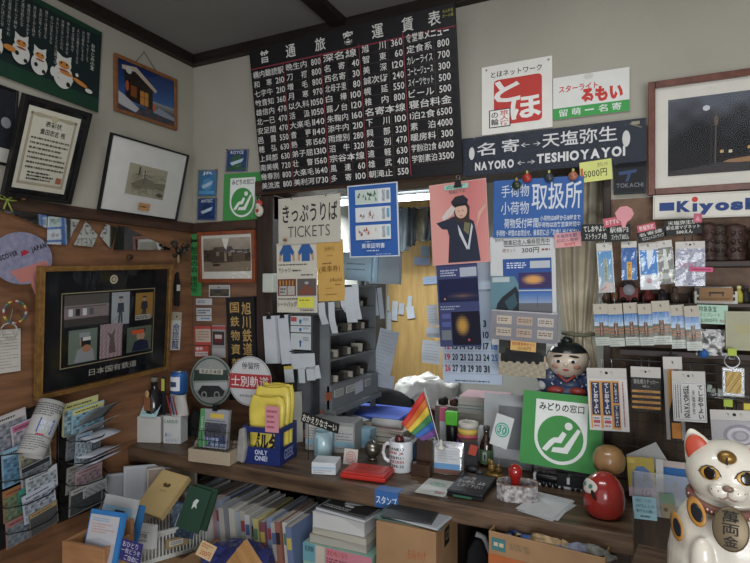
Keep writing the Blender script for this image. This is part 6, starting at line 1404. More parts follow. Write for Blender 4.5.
# white support box behind/under it
zb_ = min((M @ Vector((x, -h/2, 0))).z for x in (-w/2, w/2))
e2 = pbox('sign_support', 'long white support strip under the large green sign', 'support', 534, 597, 478, 489.5, .045, '#b4b7b9', rz=.0)[0]
p, k = cpos(562, 487.5)
e = empty('model_train', M=Matrix.Translation((p.x, p.y-.006, CZ+.001)) @ Matrix.Rotation(-.02, 4, 'Z'), label='small black model steam train in front of the large green sign', cat='model train')
m = MB(); bt = mat('train_black', '#121213', .35)
p2k = k
m.box(-27*k, -.011, 3*k, 8*k, -.001, 5*k, bt).cyl((-24*k, -.006, 9*k), (-4*k, -.006, 9*k), 4*k, bt, 14).box(-4*k, -.012, 5*k, 5*k, 0, 15*k, bt).box(-5*k, -.013, 15*k, 6*k, .001, 16*k, bt).cyl((-20*k, -.006, 12*k), (-20*k, -.006, 17*k), 1.3*k, bt, 10).ball((-13*k, -.006, 13*k), 1.8*k, bt, n=10, k=6).box(8*k, -.012, 3*k, 26*k, 0, 12*k, bt).box(9*k, -.011, 12*k, 25*k, -.001, 14*k, bt)
m.obj('body', e, bevel=.0006)
for x, r_ in [(-23, 1.6), (-17, 2.6), (-11, 2.6), (-5, 2.6), (1, 1.6), (11, 1.8), (16, 1.8), (22, 1.8)]:
    MB().cyl((x*k, -.0145, r_*k), (x*k, -.0125, r_*k), r_*k, blackp, 14).obj('wheel', e)
# boxes behind the sign that carry the doll
db = PY(567, 402, .035); k = mpp(db)
tz = PY(567, 394, .02).z
MB().box(db.x-.10, -.01, CZ+.001, db.x+.12, .085, tz-.002, '#8f8f8c').obj('grey_carton', None, None, bevel=.003, label='plain grey carton behind the green sign carrying the big headed doll', cat='box')
# doll
Dp = Vector((PY(566, 394, .04).x, .040, tz-.001)); k = mpp(Dp)
fdir = Matrix.Rotation(-.30, 4, 'Z')
e = empty('kneeling_doll', M=Matrix.Translation(Dp) @ Matrix.Rotation(.0, 4, 'Z'), label='ceramic big headed bowing doll in dotted blue robe above the green sign', cat='doll')
skin = mat('doll_skin', '#c9b8a4', .2, var=.05, coat=.4); robe = mat('doll_robe', '#2c3a58', .35, var=.1); hair = mat('doll_hair', '#1d2220', .25)
HC = (2*k, -4*k, 34*k); HRd = (20*k, 17*k, 18*k)
m = MB(); m.ball(HC, HRd, skin, n=36, k=24).ball((HC[0]-18*k, HC[1]+1*k, HC[2]-4*k), (4*k, 3*k, 6*k), skin, n=12, k=8).ball((HC[0]+18*k, HC[1]+1*k, HC[2]-4*k), (4*k, 3*k, 6*k), skin, n=12, k=8); m.obj('head', e)
m = MB()
def hairf(u, v): a = 2*PI*u; zc_ = .30+.70*v + (0.14*(math.cos(a+PI/2)) if v < .05 else 0)*-1; zc_ = min(1, max(-.6, (.42 if math.sin(a) < 0 else -.1)*(1-v)+v)); q = math.sqrt(max(0, 1-zc_**2)); return (HC[0]+HRd[0]*1.03*q*math.cos(a), HC[1]+HRd[1]*1.03*q*math.sin(a), HC[2]+HRd[2]*1.04*zc_)
m.grid(hairf, 36, 10, hair); m.ball((HC[0]-1*k, HC[1], HC[2]+19*k), (6*k, 4.5*k, 4*k), hair, n=16, k=8); m.obj('hair', e)
def dface(name, dx, dz, rx, rz, m_, off=.0012, rot=0, par=None): return decal(name, HC, HRd, dx*k, dz*k, rx*k, rz*k, m_, off, rot, parent=par or e, n=16, rings=2)
for sg in (-1, 1):
    ew = dface('eye', sg*7, 0.0, 3.8, 1.7, c('#d8d2c8')); dface('pupil', sg*6.7, 0.0, 1.7, 1.6, c('#141416'), .002, par=ew); dface('eyebrow', sg*7.5, 5.0, 4.6, 1.1, c('#2a2624'), rot=-sg*.15)
    dface('cheek', sg*10, -5, 3.2, 2.4, c('#b98a78'), .0008)
dface('mouth', 0, -8.2, 3.0, 1.1, c('#a84a44')); 
MB().ball((HC[0], HC[1]-HRd[1]-.4*k, HC[2]-2.5*k), (2.2*k, 1.4*k, 1.8*k), skin, n=12, k=8).obj('nose', e)
m = MB(); m.ball((2*k, 0, 10*k), (20*k, 14*k, 11*k), robe).ball((-17*k, -3*k, 16*k), (11*k, 8*k, 13*k), robe).ball((20*k, -3*k, 13*k), (9*k, 8*k, 10*k), robe).lathe([(24*k, 0), (26*k, 2*k), (22*k, 7*k)], robe, None, 30, sy=.6)
o = m.obj('robe', e); md = o.modifiers.new('fuse', 'REMESH'); md.mode = 'VOXEL'; md.voxel_size = .003; md.use_smooth_shade = True
r = random.Random(2); m = MB()
for i in range(46):
    a = r.uniform(0, 2*PI); u_ = r.uniform(-.75, .75)
    q = math.sqrt(1-u_*u_)
    ce, ra = random.Random(i).choice([((2*k, 0, 10*k), (20*k, 14*k, 11*k)), ((-17*k, -3*k, 16*k), (11*k, 8*k, 13*k)), ((20*k, -3*k, 13*k), (9*k, 8*k, 10*k))])
    m.ball((ce[0]+ra[0]*u_, ce[1]-ra[1]*q*abs(math.sin(a)), ce[2]+ra[2]*q*math.cos(a)), 1.0*k, '#aeb2ba', n=6, k=4)
m.obj('robe_dots', o)
MB().ball((-19*k, -7*k, 28*k), (5*k, 4*k, 6*k), skin, n=14, k=8).ball((-20*k, -9*k, 33*k), (3*k, 2.6*k, 3*k), '#b0684a', n=10, k=6).obj('raised_hand', e)
m = MB(); m.ball((-8*k, -12*k, 4.5*k), (9*k, 5*k, 4*k), mat('doll_red', '#94382f', .3), n=18, k=10).ball((12*k, -12*k, 4.5*k), (8*k, 5*k, 4*k), mat('doll_red', ''), n=18, k=10).ball((-22*k, -8*k, 8*k), (4*k, 3*k, 5*k), '#b9bcb8', n=12, k=8); m.obj('knees', e)
m = MB(); m.tube([(-6*k, -14*k, 20*k), (2*k, -16*k, 14*k), (10*k, -14*k, 20*k)], 1.4*k, '#94382f'); m.obj('collar', e)

# kokeshi and red daruma
p, k = cpos(603, 522); dz = Vector((p.x, p.y+.042, CZ+.001))
e = empty('red_daruma', M=Matrix.Translation(dz) @ Matrix.Rotation(-.9, 4, 'Z'), label='glossy red round papier mache daruma doll at the counter end', cat='doll')
rl = mat('daruma_red', '#92261f', .22, var=.08, coat=.5)
HD = (20*k, 20*k, 23*k)
MB().lathe([(11*k, 0), (16*k, 2*k), (19.5*k, 9*k), (20.3*k, 19*k), (18.6*k, 30*k), (14*k, 38*k), (8*k, 43*k), (0, 45*k)], rl, None, 40).obj('body', e)
ce = (0, 0, 23*k)
f1 = decal('face', ce, (20.0*k, 20.0*k, 23.5*k), 0, 9*k, 11*k, 6.5*k, c('#c2bab0'), .0012, .0, parent=e)
decal('eye', ce, (20.0*k, 20.0*k, 23.5*k), -4.5*k, 10*k, 2.2*k, 2.0*k, c('#3a7f6a'), .0026, .0, parent=f1); decal('eye', ce, (20.0*k, 20.0*k, 23.5*k), 4.5*k, 10*k, 2.2*k, 2.0*k, c('#3a7f6a'), .0026, .0, parent=f1)
for sg in (-1, 1): decal('brow', ce, (20.0*k, 20.0*k, 23.5*k), sg*9*k, 3*k, 1.8*k, 5*k, c('#221c1a'), .0016, sg*.5, parent=e)
p, k = cpos(609, 506); kz = Vector((p.x, p.y+.010, CZ+.001))
k = mpp(kz)*.9
e = empty('wooden_kokeshi', kz, 'plain varnished wooden doll with a round head behind the red daruma', 'doll')
kw = wood('kokeshi_wood', '#a07a4e', '#87633c', (9, 9, 1.5), .3, 4, .02, coat=.4)
MB().lathe([(9*k, 0), (10*k, 1*k), (10*k, 18*k), (7*k, 30*k), (6*k, 34*k)], kw, None, 28).obj('body', e)
MB().lathe([(5*k, 33*k), (10*k, 35.5*k), (15.5*k, 40*k), (17*k, 47*k), (16.5*k, 54*k), (13*k, 61*k), (7*k, 64.5*k), (0, 65.5*k)], kw, None, 32).obj('head', e)
MB().tube([(-8*k, -6*k, 36*k), (-11*k, -9*k, 26*k), (-10*k, -9*k, 14*k)], .0018, '#b9b7b0').tube([(6*k, -8*k, 36*k), (10*k, -7*k, 30*k), (4*k, -10*k, 26*k)], .0016, '#b9b7b0').obj('white_string', e)
dk = mat('dark_cabinet', '#3a3d3f', .5, var=.1)
# ================================================================ the office seen through the window
p0 = PY(345, 205, .85); p1 = PY(432, 200, .85)
e = empty('strip_light', ((p0.x+p1.x)/2, .85, p0.z), 'glowing fluorescent strip light with louvred top inside the office', 'light')
hw = (p1.x-p0.x)/2+.05; k = mpp(p0)
MB().box(-hw, -.05, 14*k, hw, .06, 20*k, '#5c5e5c').box(-hw, -.02, 8*k, hw, .06, 14*k, '#8d908e').obj('housing', e)
m = MB()
for i in range(34): x = -hw+2*hw*(i+.5)/34; m.box(x-.003, -.052, 9*k, x+.003, -.046, 14*k, '#b9bcba')
m.obj('louvre', e)
MB().cyl((-hw+.01, -.01, 2*k), (hw-.01, -.01, 2*k), .016, mat('tube_glow', '#ffffff', .4, emis='#eaf4ff', estr=10), 14).obj('tube', e)
for sg in (-1, 1): MB().cyl((sg*hw*.8, 0, 20*k), (sg*hw*.8, 0, 2.449-p0.z), .006, greym, 8).obj('hanger', e)
l = bpy.data.lights.new('strip_lamp', 'AREA'); l.shape = 'RECTANGLE'; l.size = 2*hw; l.size_y = .1; l.energy = 19; l.color = (.90, .96, 1)
lo = bpy.data.objects.new('strip_lamp', l); COL.objects.link(lo); lo.location = ((p0.x+p1.x)/2, .84, p0.z-.03)
GPN = 'paper slips taped on the pale wooden door'
# slips on the door
for i, (q, cl, lb) in enumerate((
    ([(385, 296), (390, 296), (389, 312), (385, 312)], '#b9c2cc', 'short white slip, uppermost at the cabinet edge of the door'),
    ([(382, 311), (390, 311), (392, 332), (384, 332)], '#b4bcc6', 'white slip hanging under the uppermost slip at the cabinet edge of the door'),
    ([(393, 301), (398, 301), (397, 321), (391, 320)], '#b9c2cc', 'tall narrow white slip, second from the cabinet on the door'),
    ([(399, 303), (404.5, 303.5), (403.5, 315), (398.5, 314)], '#b2bac4', 'small square white slip in the middle of the door'),
    ([(408, 296), (412.5, 296), (411, 308), (407, 307)], '#b9c2cc', 'small white slip above the wide one toward the calendar on the door'),
    ([(406.5, 307), (413.5, 306), (415, 318), (407, 319)], '#c2cad2', 'wide white slip nearest the calendar in the slip row on the door'),
    ([(421, 246), (430, 246), (430, 256), (420, 256)], '#8fa3b8', 'pale blue card high on the door beside the pink poster'),
    ([(414, 257), (430, 257), (430, 265), (414, 265)], '#8795b5', 'bluish card under the high pale blue card on the door'),
    ([(423, 277), (438, 276), (438, 283), (423, 285)], '#93a6c0', 'light blue card beside the navy leaflet on the door'))):
    card('paper_slip', q, ('Y', 1.685), cl, (lambda s: s.lines(20, 20, 80, 80, 2, '#7f8fa2', 3, .3)) if i > 6 else None, .002, label=lb, cat='paper slip', group=GPN)
for q, lb in (([(428, 306), (438, 304), (438, 326), (427, 326)], 'curled white memo at the calendar edge, upper of three'), ([(427, 328), (441, 326), (440, 339), (426, 337)], 'torn white memo at the calendar edge, middle of three'), ([(421, 340), (441, 341), (440, 366), (423, 362)], 'white printed form at the calendar edge, lowest of three')):
    card('memo_sheet', q, ('Y', .048), '#b0b7be', lambda s: s.lines(12, 12, 88, 88, 6, '#8a939c', 4, .25), .0008, label=lb, cat='paper', group='memos beside the calendar', wave=.008)
# hanging folders / bags on the back wall, under the light
clothm = [mat('hang_grey', '#555e64', .7, var=.12, nscale=20, bump=.2), mat('hang_dark', '#24282b', .8, var=.2, nscale=20, bump=.3), mat('hang_tan', '#5d5848', .8, var=.15, nscale=20), mat('hang_blue', '#8db0c8', .6, var=.05)]
def hung(px4, y, m_, label, cat='hanging papers', t=.03, name='hanging_papers', n=5, **k):
    P = quad3(px4, ('Y', y)); M, w, h = frame_from(P); r = random.Random(int(px4[0][0]*7+px4[0][1])); m = MB()
    def f(u, v): return (w*(u-.5)*(1-.10*v*(1-v)) , h*(v-.5)+.006*math.sin(u*9+v), t*.35*math.sin(u*n*2.2+v*1.5)*(1.1-v)+.004*math.sin(v*9+u*5))
    m.grid(f, 26, 16, m_)
    return m.obj(name, None, M, solid=.004, label=label, cat=cat, **k)
hung([(398, 208), (412, 208), (408, 252), (396, 250)], 1.35, clothm[0], 'grey bundle of papers hanging under the strip light beside blue sheet')
hung([(410, 208), (418, 208), (412, 246), (405, 246)], 1.32, clothm[1], 'dark strip of cloth hanging between two grey bundles under the light', 'hanging cloth')
hung([(417, 208), (428, 208), (428, 240), (412, 243)], 1.37, clothm[2], 'olive tan bundle hanging under the strip light beside the pink poster')
hung([(426, 208), (434, 208), (434, 242), (426, 240)], 1.3, clothm[1], 'dark hanging coat edge beside the pink poster', 'hanging cloth')
card('paper_bag', [(344, 252), (373, 254), (371, 281), (343, 280)], ('Y', .50), '#b0d0e6', lambda s: (s.lines(16, 30, 80, 70, 2, '#5a86a8', 3, .2)), .02, label='light blue paper bag hanging below the blue bordered sheet', cat='bag')
card('paper_bag', [(371, 255), (402, 252), (399, 286), (371, 282)], ('Y', .55), '#97a3ab', lambda s: (s.line(30, 6, 28, 94, .004, '#69757d'), s.line(60, 6, 56, 94, .004, '#98a3aa')), .03, label='grey stack of large envelopes hanging beside the light blue bag', cat='envelope stack')
for yy, px, py, lb in ((1.335, 434, 207, 'thin steel rail that carries the grey bundles under the strip light'), (.53, 403, 252, 'thin steel rail that carries the light blue bag and envelope stack')):
    q = PY(px, py, yy); MB().cyl((.2, yy, q.z), (q.x, yy, q.z), .004, greym, 8).obj('hanging_rail', label=lb, cat='rail')
q = PY(285, 256, .3); MB().box(.2, .29, q.z-.014, PY(301, 256, .3).x, .43, q.z-.001, dk).obj('wall_shelf', label='short dark shelf under the orange brown carton', cat='shelf')
# dark recess above the cabinet, orange box and dark wall clutter at the post
_x0 = PY(276, 245, .3).x
MB().box(PY(272, 240, .30).x, .30, PY(285, 256, .3).z, PY(300, 240, .30).x, .42, PY(270, 232, .3).z, mat('orange_brown_box', '#7a4c2a', .6)).obj('brown_carton', label='orange brown carton behind the edge of the ticket board', cat='box', bevel=.003)
# dark cabinet with shelves behind posters
CX = .69
def shelfcase(name, label, x0, x1, y0, y1, z0, z1, n, m_):
    m = MB(); t = .012
    m.box(x0, y1-t, z0, x1, y1, z1, m_).box(x0, y0, z0, x0+t, y1-t, z1, m_).box(x1-t, y0, z0, x1, y1-t, z1, m_)
    for i in range(n+1): z = z0+(z1-z0-t)*i/n; m.box(x0+t, y0, z, x1-t, y1-t, z+t, m_)
    return m.obj(name, None, None, label=label, cat='shelf')
zA = PY(340, 300, .2).z
shelfcase('file_shelf', 'dark open office shelf behind the hanging slips and ticket posters', .22, PY(366, 300, 1.2).x, 1.2, 1.5, 0.001, 1.62, 5, dk)
# grey ticket cabinet facing the desk
e = empty('ticket_cabinet', (CX, .24, CZ), 'grey steel cabinet of sloping ticket shelves inside the ticket window', 'cabinet')
def cx(px, py): p = PX(px, py, CX); return p.y-.24, p.z-CZ
y0, y1 = .0-.0+.03-.24, .46-.24
zb = PX(350, 410, CX).z-CZ; zt = PX(350, 268, CX).z-CZ
zb = .0
g = mat('cabinet_grey', '#6d7174', .45, var=.06, nscale=8)
m = MB(); W = .20; t = .010
zl = PX(375, 400, CX).z-CZ
z_a = cx(374, 392)[1]; z_b = cx(374, 372)[1]; z_top = cx(374, 285)[1]
m.box(-W, y1-t, z_a, 0, y1, z_top, g).box(-W, y0, z_a, 0, y0+t, z_top, g).box(-W, y0, z_a, -W+t, y1, z_top, g).box(-W, y0, z_top-t, .01, y1, z_top, g).box(-W, y0, z_a-.02, .03, y1, z_a, g)
m.box(-.01, y0, z_a, .012, y1, z_b, g)
for _x, _y in ((-W, y0), (-.02, y0), (-W, y1-.02), (-.02, y1-.02)): m.box(_x, _y, .001-(.02 if _y > 0 else 0), _x+.02, _y+.02, z_a-.02, g)
nsh = 4
for i in range(nsh):
    z = z_b+(z_top-z_b)*i/nsh; m.add([(-W+.02, y0+t, z-.015), (-W+.02, y1-t, z-.015), (.0, y1-t, z+.004), (0, y0+t, z+.004), (-W+.02, y0+t, z-.022), (-W+.02, y1-t, z-.022), (.0, y1-t, z-.004), (0, y0+t, z-.004)], [(0, 3, 2, 1), (4, 5, 6, 7), (3, 7, 6, 2), (0, 1, 5, 4)], g)
m.obj('cabinet', e)
RX = Matrix(((0, 0, 1, 0), (1, 0, 0, 0), (0, 1, 0, 0), (0, 0, 0, 1)))
for i, (a, b, col) in enumerate(((322, 329, '#b0572f'), (331, 341, '#a3a9a2'), (343, 352, '#a7ada6'), (353, 361, '#8d8c86'), (362, 368, '#9b9a94'))):
    A = cx(a, 372); B = cx(b, 372-(b-a)*.25); w = B[0]-A[0]
    s = Sheet(w*.9, .030, .002, col); s.lines(8, 12, 92, 88, 3, '#5a5f5c', i, .4); s.obj('label_strip', e, Matrix.Translation((.0135, (A[0]+B[0])/2, (z_a+z_b)/2+.014)) @ RX)
card('memo_sheet', [(354, 385), (362, 378.5), (363.5, 391), (356, 393)], ('X', CX+.016), '#a9adb5', None, .001, label='small white memo stuck on the lower front of the grey cabinet', cat='paper')
# ticket bundles on cabinet shelves
r = random.Random(11)
names = ['uppermost', 'second', 'third', 'lowest']
cnt = 0
for sh in range(nsh):
    zz = z_b+(z_top-z_b)*sh/nsh+.006
    yy = y0+.03; j = 0
    while yy < y1-.04:
        w = r.uniform(.018, .040); hh = r.uniform(.022, .045); col = r.choice(['#6b6253', '#b5b0a4', '#34312e', '#857d6c', '#4a3f36', '#9d9b94', '#26272a'])
        m = MB()
        for q in range(4): m.box(-.06, w*q/4+.0004, 0, -.004-.004*q, w*(q+1)/4-.0006, hh*(1-.06*((q*7) % 3)), col if q % 2 else ['#4a4640', '#a5a094', '#23211f'][j % 3])
        m.obj('ticket_bundle', None, Matrix.Translation((CX, .24+yy, CZ+zz)) @ Matrix.Rotation(r.uniform(-.25, .05), 4, 'X'), label=f'{ords[j]} ticket bundle from the counter side on the {names[nsh-1-sh]} shelf of the grey cabinet', cat='ticket bundle', group='ticket bundles in the grey cabinet')
        yy += w+r.uniform(.004, .02); j += 1; cnt += 1
# white boxes beside the cabinet
for i, (a, b, lb) in enumerate(((316, 325.5, 'white ticket box with blue mark, topmost of the three stacked'), (326, 332.5, 'white ticket box with blue mark, middle of the three stacked'), (333, 350, 'white ticket box with blue mark, bottom and tallest of the three'))):
    P = PY(300.5, (a+b)/2, -.03); k = mpp(P); w, h = 24*k, (b-a)*k
    MB().cbox(0, .025, 0, w, .05, h*.97, '#b5babd').obj('ticket_box', None, Matrix.Translation(P), bevel=.001, label=lb, cat='box', group='white ticket boxes in the window')
    o = [x for x in COL.objects if x.name.startswith('ticket_box')][-1]
    s = Sheet(w*.94, h*.9, .0006, body=False); s.rect(0, 8, 30, 60, '#a84a4a') if i == 0 else None; s.disc(50, 52, 7, 7, '#2f6fa8'); s.rect(46, 52, 54, 84, '#25587f'); s.lines(64, 16, 94, 46, 2, '#7c8488', 3)
    s.obj('printed_front', o, Matrix.Translation((0, -.0004, 0)) @ Matrix.Rotation(PI/2, 4, 'X'))
P = PY(300.5, 351, -.03); k = mpp(P)
e = empty('box_rack', (P.x, -.03, CZ), 'dark upright rack carrying the three white ticket boxes', 'rack')
MB().box(-13*k, -.003, P.z-CZ-.006, 13*k, .052, P.z-CZ-.001, dk).box(-14.5*k, 0, .001, -12.5*k, .05, P.z-CZ+.14, dk).box(12.5*k, 0, .001, 14.5*k, .05, P.z-CZ+.14, dk).obj('frame', e)
# clipped sheaves of long white papers
def sheaf(px4, y, label, n=5, col='#b9bec4', grp='clipped sheaves of long paper slips'):
    P = quad3(px4, ('Y', y)); M, w, h = frame_from(P)
    e = empty('paper_sheaf', M=M, label=label, cat='paper sheaf', group=grp)
    m = MB()
    for i in range(n): q = i/n; m.box(-w/2+.001*(i % 3), -h/2+.004*((i*2) % 3), -.004-.0035*i-.006*q, w/2-.001*(i % 2), h/2, -.0035*i-.003, col if i % 2 == 0 else '#a9adb0', Matrix.Rotation(-.012*i, 4, 'X'))
    m.obj('slips', e)
    m = MB(); m.prism([(-.011, -.004), (.011, -.004), (.007, .012), (-.007, .012)], -.016, .003, blackp); m.tube([(-.006, .010, .003), (-.008, .022, .004), (.008, .022, .004), (.006, .010, .003)], .0009, steel); m.obj('binder_clip', e, Matrix.Translation((0, h/2-.008, 0)))
    return e
sheaf([(263.5, 316), (276, 316), (276, 363), (264, 364)], -.045, 'long white paper sheaf under the wall box, nearest the dark post', 7)
sheaf([(277, 315), (288, 315), (291, 363), (281, 365)], -.035, 'long white paper sheaf between the post sheaf and the white ticket boxes', 7)
for q, lb in (([(319, 303), (326, 302), (326, 324), (320, 325)], 'white slip hanging under the ochre sheet, nearest the white boxes'), ([(328, 302), (334, 302), (337, 333), (331, 334)], 'long white slip slanting under the middle of the ochre sheet'), ([(341, 301), (350, 296), (352, 310), (343, 312)], 'short white slip beside the corner of the ochre sheet'), ([(345, 287), (353, 287), (358, 322), (346, 323)], 'wide white slip bundle hanging over the cabinet top'), ([(352, 284), (358, 284), (361, 319), (355, 320)], 'narrow white slip bundle right against the wide one over the cabinet')):
    card('hanging_slip', q, ('Y', -.04), '#b4bac0', None, .002, label=lb, cat='paper slip', group='white slips hanging over the grey cabinet', wave=.01)
for i, (q, lb) in enumerate((([(367, 286), (371, 286), (371, 334), (368, 334)], 'long white strip taped down the edge of the cabinet, inner one'), ([(372, 288), (376, 288), (379, 315), (375, 316)], 'short white strip taped at the top edge of the cabinet'), ([(376, 288), (380, 288), (386, 318), (381, 319)], 'slanting white strip taped beside the cabinet top'), ([(375, 325), (394, 334), (395, 376), (377, 374)], 'large white printed form hanging beside the cabinet'), ([(373, 372), (394, 378), (394, 388), (372, 387)], 'wrinkled lower form hanging below the large white form'))):
    card('taped_paper', q, ('Y', .50), '#a9b1ba', (lambda s: s.lines(10, 4, 90, 96, 12, '#8d959d', 5, .2)) if i > 2 else None, .001, label=lb, cat='paper', group='papers taped beside the grey cabinet')
for i, (q, lb) in enumerate((([(291, 355), (315, 352), (315, 370), (292, 368)], 'broad white sheet under the white ticket boxes'), ([(284, 366), (294, 366), (293, 382), (285, 383)], 'white slip with a yellow top under the long sheaves'), ([(297, 368), (304, 368), (306, 383), (300, 383)], 'first narrow slip hanging under the broad white sheet'), ([(305, 368), (312, 367), (318, 380), (308, 380)], 'second narrow slip hanging under the broad white sheet'), ([(313, 366), (319, 365), (321, 378), (315, 379)], 'third narrow slip hanging under the broad white sheet'))):
    card('hanging_slip', q, ('Y', -.045), '#b4bac0', (lambda s: s.rect(0, 0, 100, 20, '#b5a14a')) if i == 1 else None, .001, label=lb, cat='paper slip', group='slips under the white ticket boxes')

# ---------------------------------------------------------------- desk and window sill clutter
def pile(name, pxc, pyb, z, w, d, sheets, label, cat, rz=0, group=None, y=None, ):
    """stack of papers/books: sheets = [(thickness, colour, dx, drot)]"""
    p = PZ(pxc, pyb, z) if y is None else PY(pxc, pyb, y)
    e = empty(name, M=Matrix.Translation((p.x, p.y, z+.001)) @ Matrix.Rotation(rz, 4, 'Z'), label=label, cat=cat, group=group)
    zz = 0
    for t, col, dx, dr in sheets:
        m = MB(); m.box(-w/2, 0, 0, w/2, d, t*.94, col); m.obj('layer', e, Matrix.Translation((dx, 0, zz)) @ Matrix.Rotation(dr, 4, 'Z')); zz += t
    return e, zz, p
# helper: book as thing with pages
def book(name, M, w, d, t, col, label, cat, group=None, pages='#b3afa4', fn=None):
    e = empty(name, M=M, label=label, cat=cat, group=group)
    MB().box(-w/2, 0, 0, w/2, d, .0015, col).box(-w/2, 0, t-.0015, w/2, d, t, col).box(-w/2, d-.0015, 0.0015, w/2, d, t-.0015, col).obj('cover', e)
    MB().box(-w/2+.002, .002, .0016, w/2-.002, d-.002, t-.0016, pages).obj('pages', e)
    if fn: s = Sheet(w, d, .0004, body=False); fn(s); s.obj('cover_print', e, Matrix.Translation((0, d/2, t+.0002)))
    return e
# books piled on the desk in boundary px areas; (px centre, px bottom, width m, depth m, thickness, colour)
z = DZ
def deskpile(px, py, y, lst, labelf, name='book', cat='book', group=None, rz=0, z0=None):
    P = PY(px, py, y); zz = (DZ+.001) if z0 is None else z0
    for i, (w, d, t, col, dx, dr) in enumerate(lst):
        book(name, Matrix.Translation((P.x+dx, y, zz)) @ Matrix.Rotation(rz+dr, 4, 'Z'), w, d, t, col, labelf[i], cat, group); zz += t+.0008
    return zz
G1 = 'papers and books piled beside the calendar'
zz = deskpile(482, 440, .20, [(.22, .17, .032, '#6f6a60', 0, .03), (.21, .17, .030, '#a9a8a2', .004, -.02), (.22, .17, .028, '#8c8a84', -.002, .04), (.21, .17, .026, '#a7a59c', .003, -.03), (.20, .16, .030, '#bdb27f', 0, .05), (.20, .16, .020, '#9fb5b8', .002, 0), (.19, .16, .012, '#5f9aa5', 0, .03), (.19, .15, .020, '#b9b4b2', -.002, -.05), (.18, .15, .012, '#c9a0a6', .0, .04)],
     [f'{n} of the tall pile beside the green sign' for n in ('dark grey bottom folder', 'pale grey second lowest paper stack', 'mid grey paper stack below the cream ones', 'warm white paper stack under the cream envelope', 'cream yellow envelope stack', 'pale blue grey booklet', 'turquoise edged booklet', 'off white paper stack under the pink sheets', 'pink topped sheets on top')], group=G1)
# books left on the desk
deskpile(352, 455, .14, [(.19, .14, .03, '#5c5348', 0, .0), (.18, .14, .03, '#7a6f5c', .004, .04)], ['dark brown book behind the postcard box, lower one', 'tan brown book behind the postcard box, upper one'], group='books behind the postcard box')
deskpile(386, 450, .10, [(.15, .11, .028, '#6d5b45', 0, .08), (.15, .11, .022, '#8d7a5c', .0, -.04), (.14, .10, .016, '#b7b3a8', .004, .03), (.15, .10, .010, '#b09a92', 0, -.08)], ['brown ledger at the bottom of the pile behind the mug', 'tan ledger second from the bottom behind the mug', 'white booklet in the pile behind the mug', 'pinkish booklet on top of the pile behind the mug'], group='ledgers piled behind the white mug')
p = PY(385, 418, .09); pp = PY(402, 423, .09); MB().cyl((0, 0, 0), (.13, 0, 0), .016, '#b9b8b6', 20).cyl((.1301, 0, 0), (.1305, 0, 0), .012, '#8d8a86', 16).obj('rolled_paper', None, Matrix.Translation((PY(373, 423, .14).x, .14, PY(386, 423, .14).z)), label='thick white paper roll lying on the ledgers behind the flag', cat='paper roll')
# blue folders
P = PY(366, 420, .26); bx = PY(398, 420, .26).x-P.x
MB().box(-bx, 0, 0, bx, .24, .010, '#2e4596').box(-bx+.005, .01, .0105, bx-.005, .23, .014, '#3c55ab').obj('blue_folder', None, Matrix.Translation((P.x, .26, P.z)) @ Matrix.Rotation(.02, 4, 'X'), label='large bright blue folder lying open on the desk papers', cat='folder')
MB().box(-bx-.005, 0, 0, bx+.005, .24, P.z-DZ-.003, '#6a6f72').obj('document_tray', None, Matrix.Translation((P.x, .26, DZ+.001)), bevel=.003, label='grey document tray under the bright blue folder', cat='tray')
card('white_slip', [(340, 417), (360, 413), (362, 421), (341, 424)], ('Z', P.z+.017), '#b5bcc4', None, .0008, label='white slip lying on the bright blue folder', cat='paper')
# black bag
e = None
blk_ = mat('black_bag_cloth', '#0e0e10', .95, var=.1, bump=.5)
P = PY(385, 416, .56)
m = MB()
def hump(u, v): a = 2*PI*u; t = PI/2*v; b = Vector((.155*math.cos(a)*math.cos(t), .085*math.sin(a)*math.cos(t), .11*math.sin(t)**.7)); d = mnoise.noise_vector(b*11)*.024; return (b.x+d.x, b.y+d.y, max(0, b.z+d.z*(v > .03)))
m.grid(hump, 44, 14, blk_); m.obj('black_bag', None, Matrix.Translation((P.x-.01, .58, PY(385, 411, .6).z)), label='soft black bag slumped on the desk under the hanging forms', cat='bag')
MB().box(-.13, -.07, 0, .12, .10, PY(385, 411, .6).z-DZ-.002, '#54585c').obj('storage_box', None, Matrix.Translation((P.x, .58, DZ+.001)), bevel=.003, label='dark grey storage box under the soft black bag', cat='box')
# white plastic bag over dark red cloth box
P = PY(422, 405, .55); zr = PY(420, 408, .55).z
MB().box(-.13, 0, 0, .15, .22, zr-DZ, mat('maroon_box', '#5b2c31', .6)).obj('maroon_box', None, Matrix.Translation((P.x, .55, DZ+.001)), bevel=.003, label='dark maroon box under the crumpled white bag', cat='box')
pb_ = mat('white_bag', '#c6c4bd', .4, var=.05, nscale=14, bump=.9, bscale=14)
m = MB()
def wb(u, v): 
    a = 2*PI*u; t = PI/2*v; q = 1+.16*math.sin(2*a+.5)*(1-v)+.08*math.sin(7*a+5*v)+.05*math.sin(13*a-8*v)
    b = Vector((.165*math.cos(a)*math.cos(t), .085*math.sin(a)*math.cos(t), .135*math.sin(t)**.55)); d = mnoise.noise_vector(b*13)*.030+mnoise.noise_vector(b*34)*.012; return (b.x+d.x, b.y+d.y, max(0, b.z+d.z*(v > .03)*1.2-.02*(b.x/.15)*v))
m.grid(wb, 90, 26, pb_); m.obj('white_bag', None, Matrix.Translation((P.x-.01, .66, zr+.002)), label='large crumpled white bag on the maroon box below the door', cat='bag')
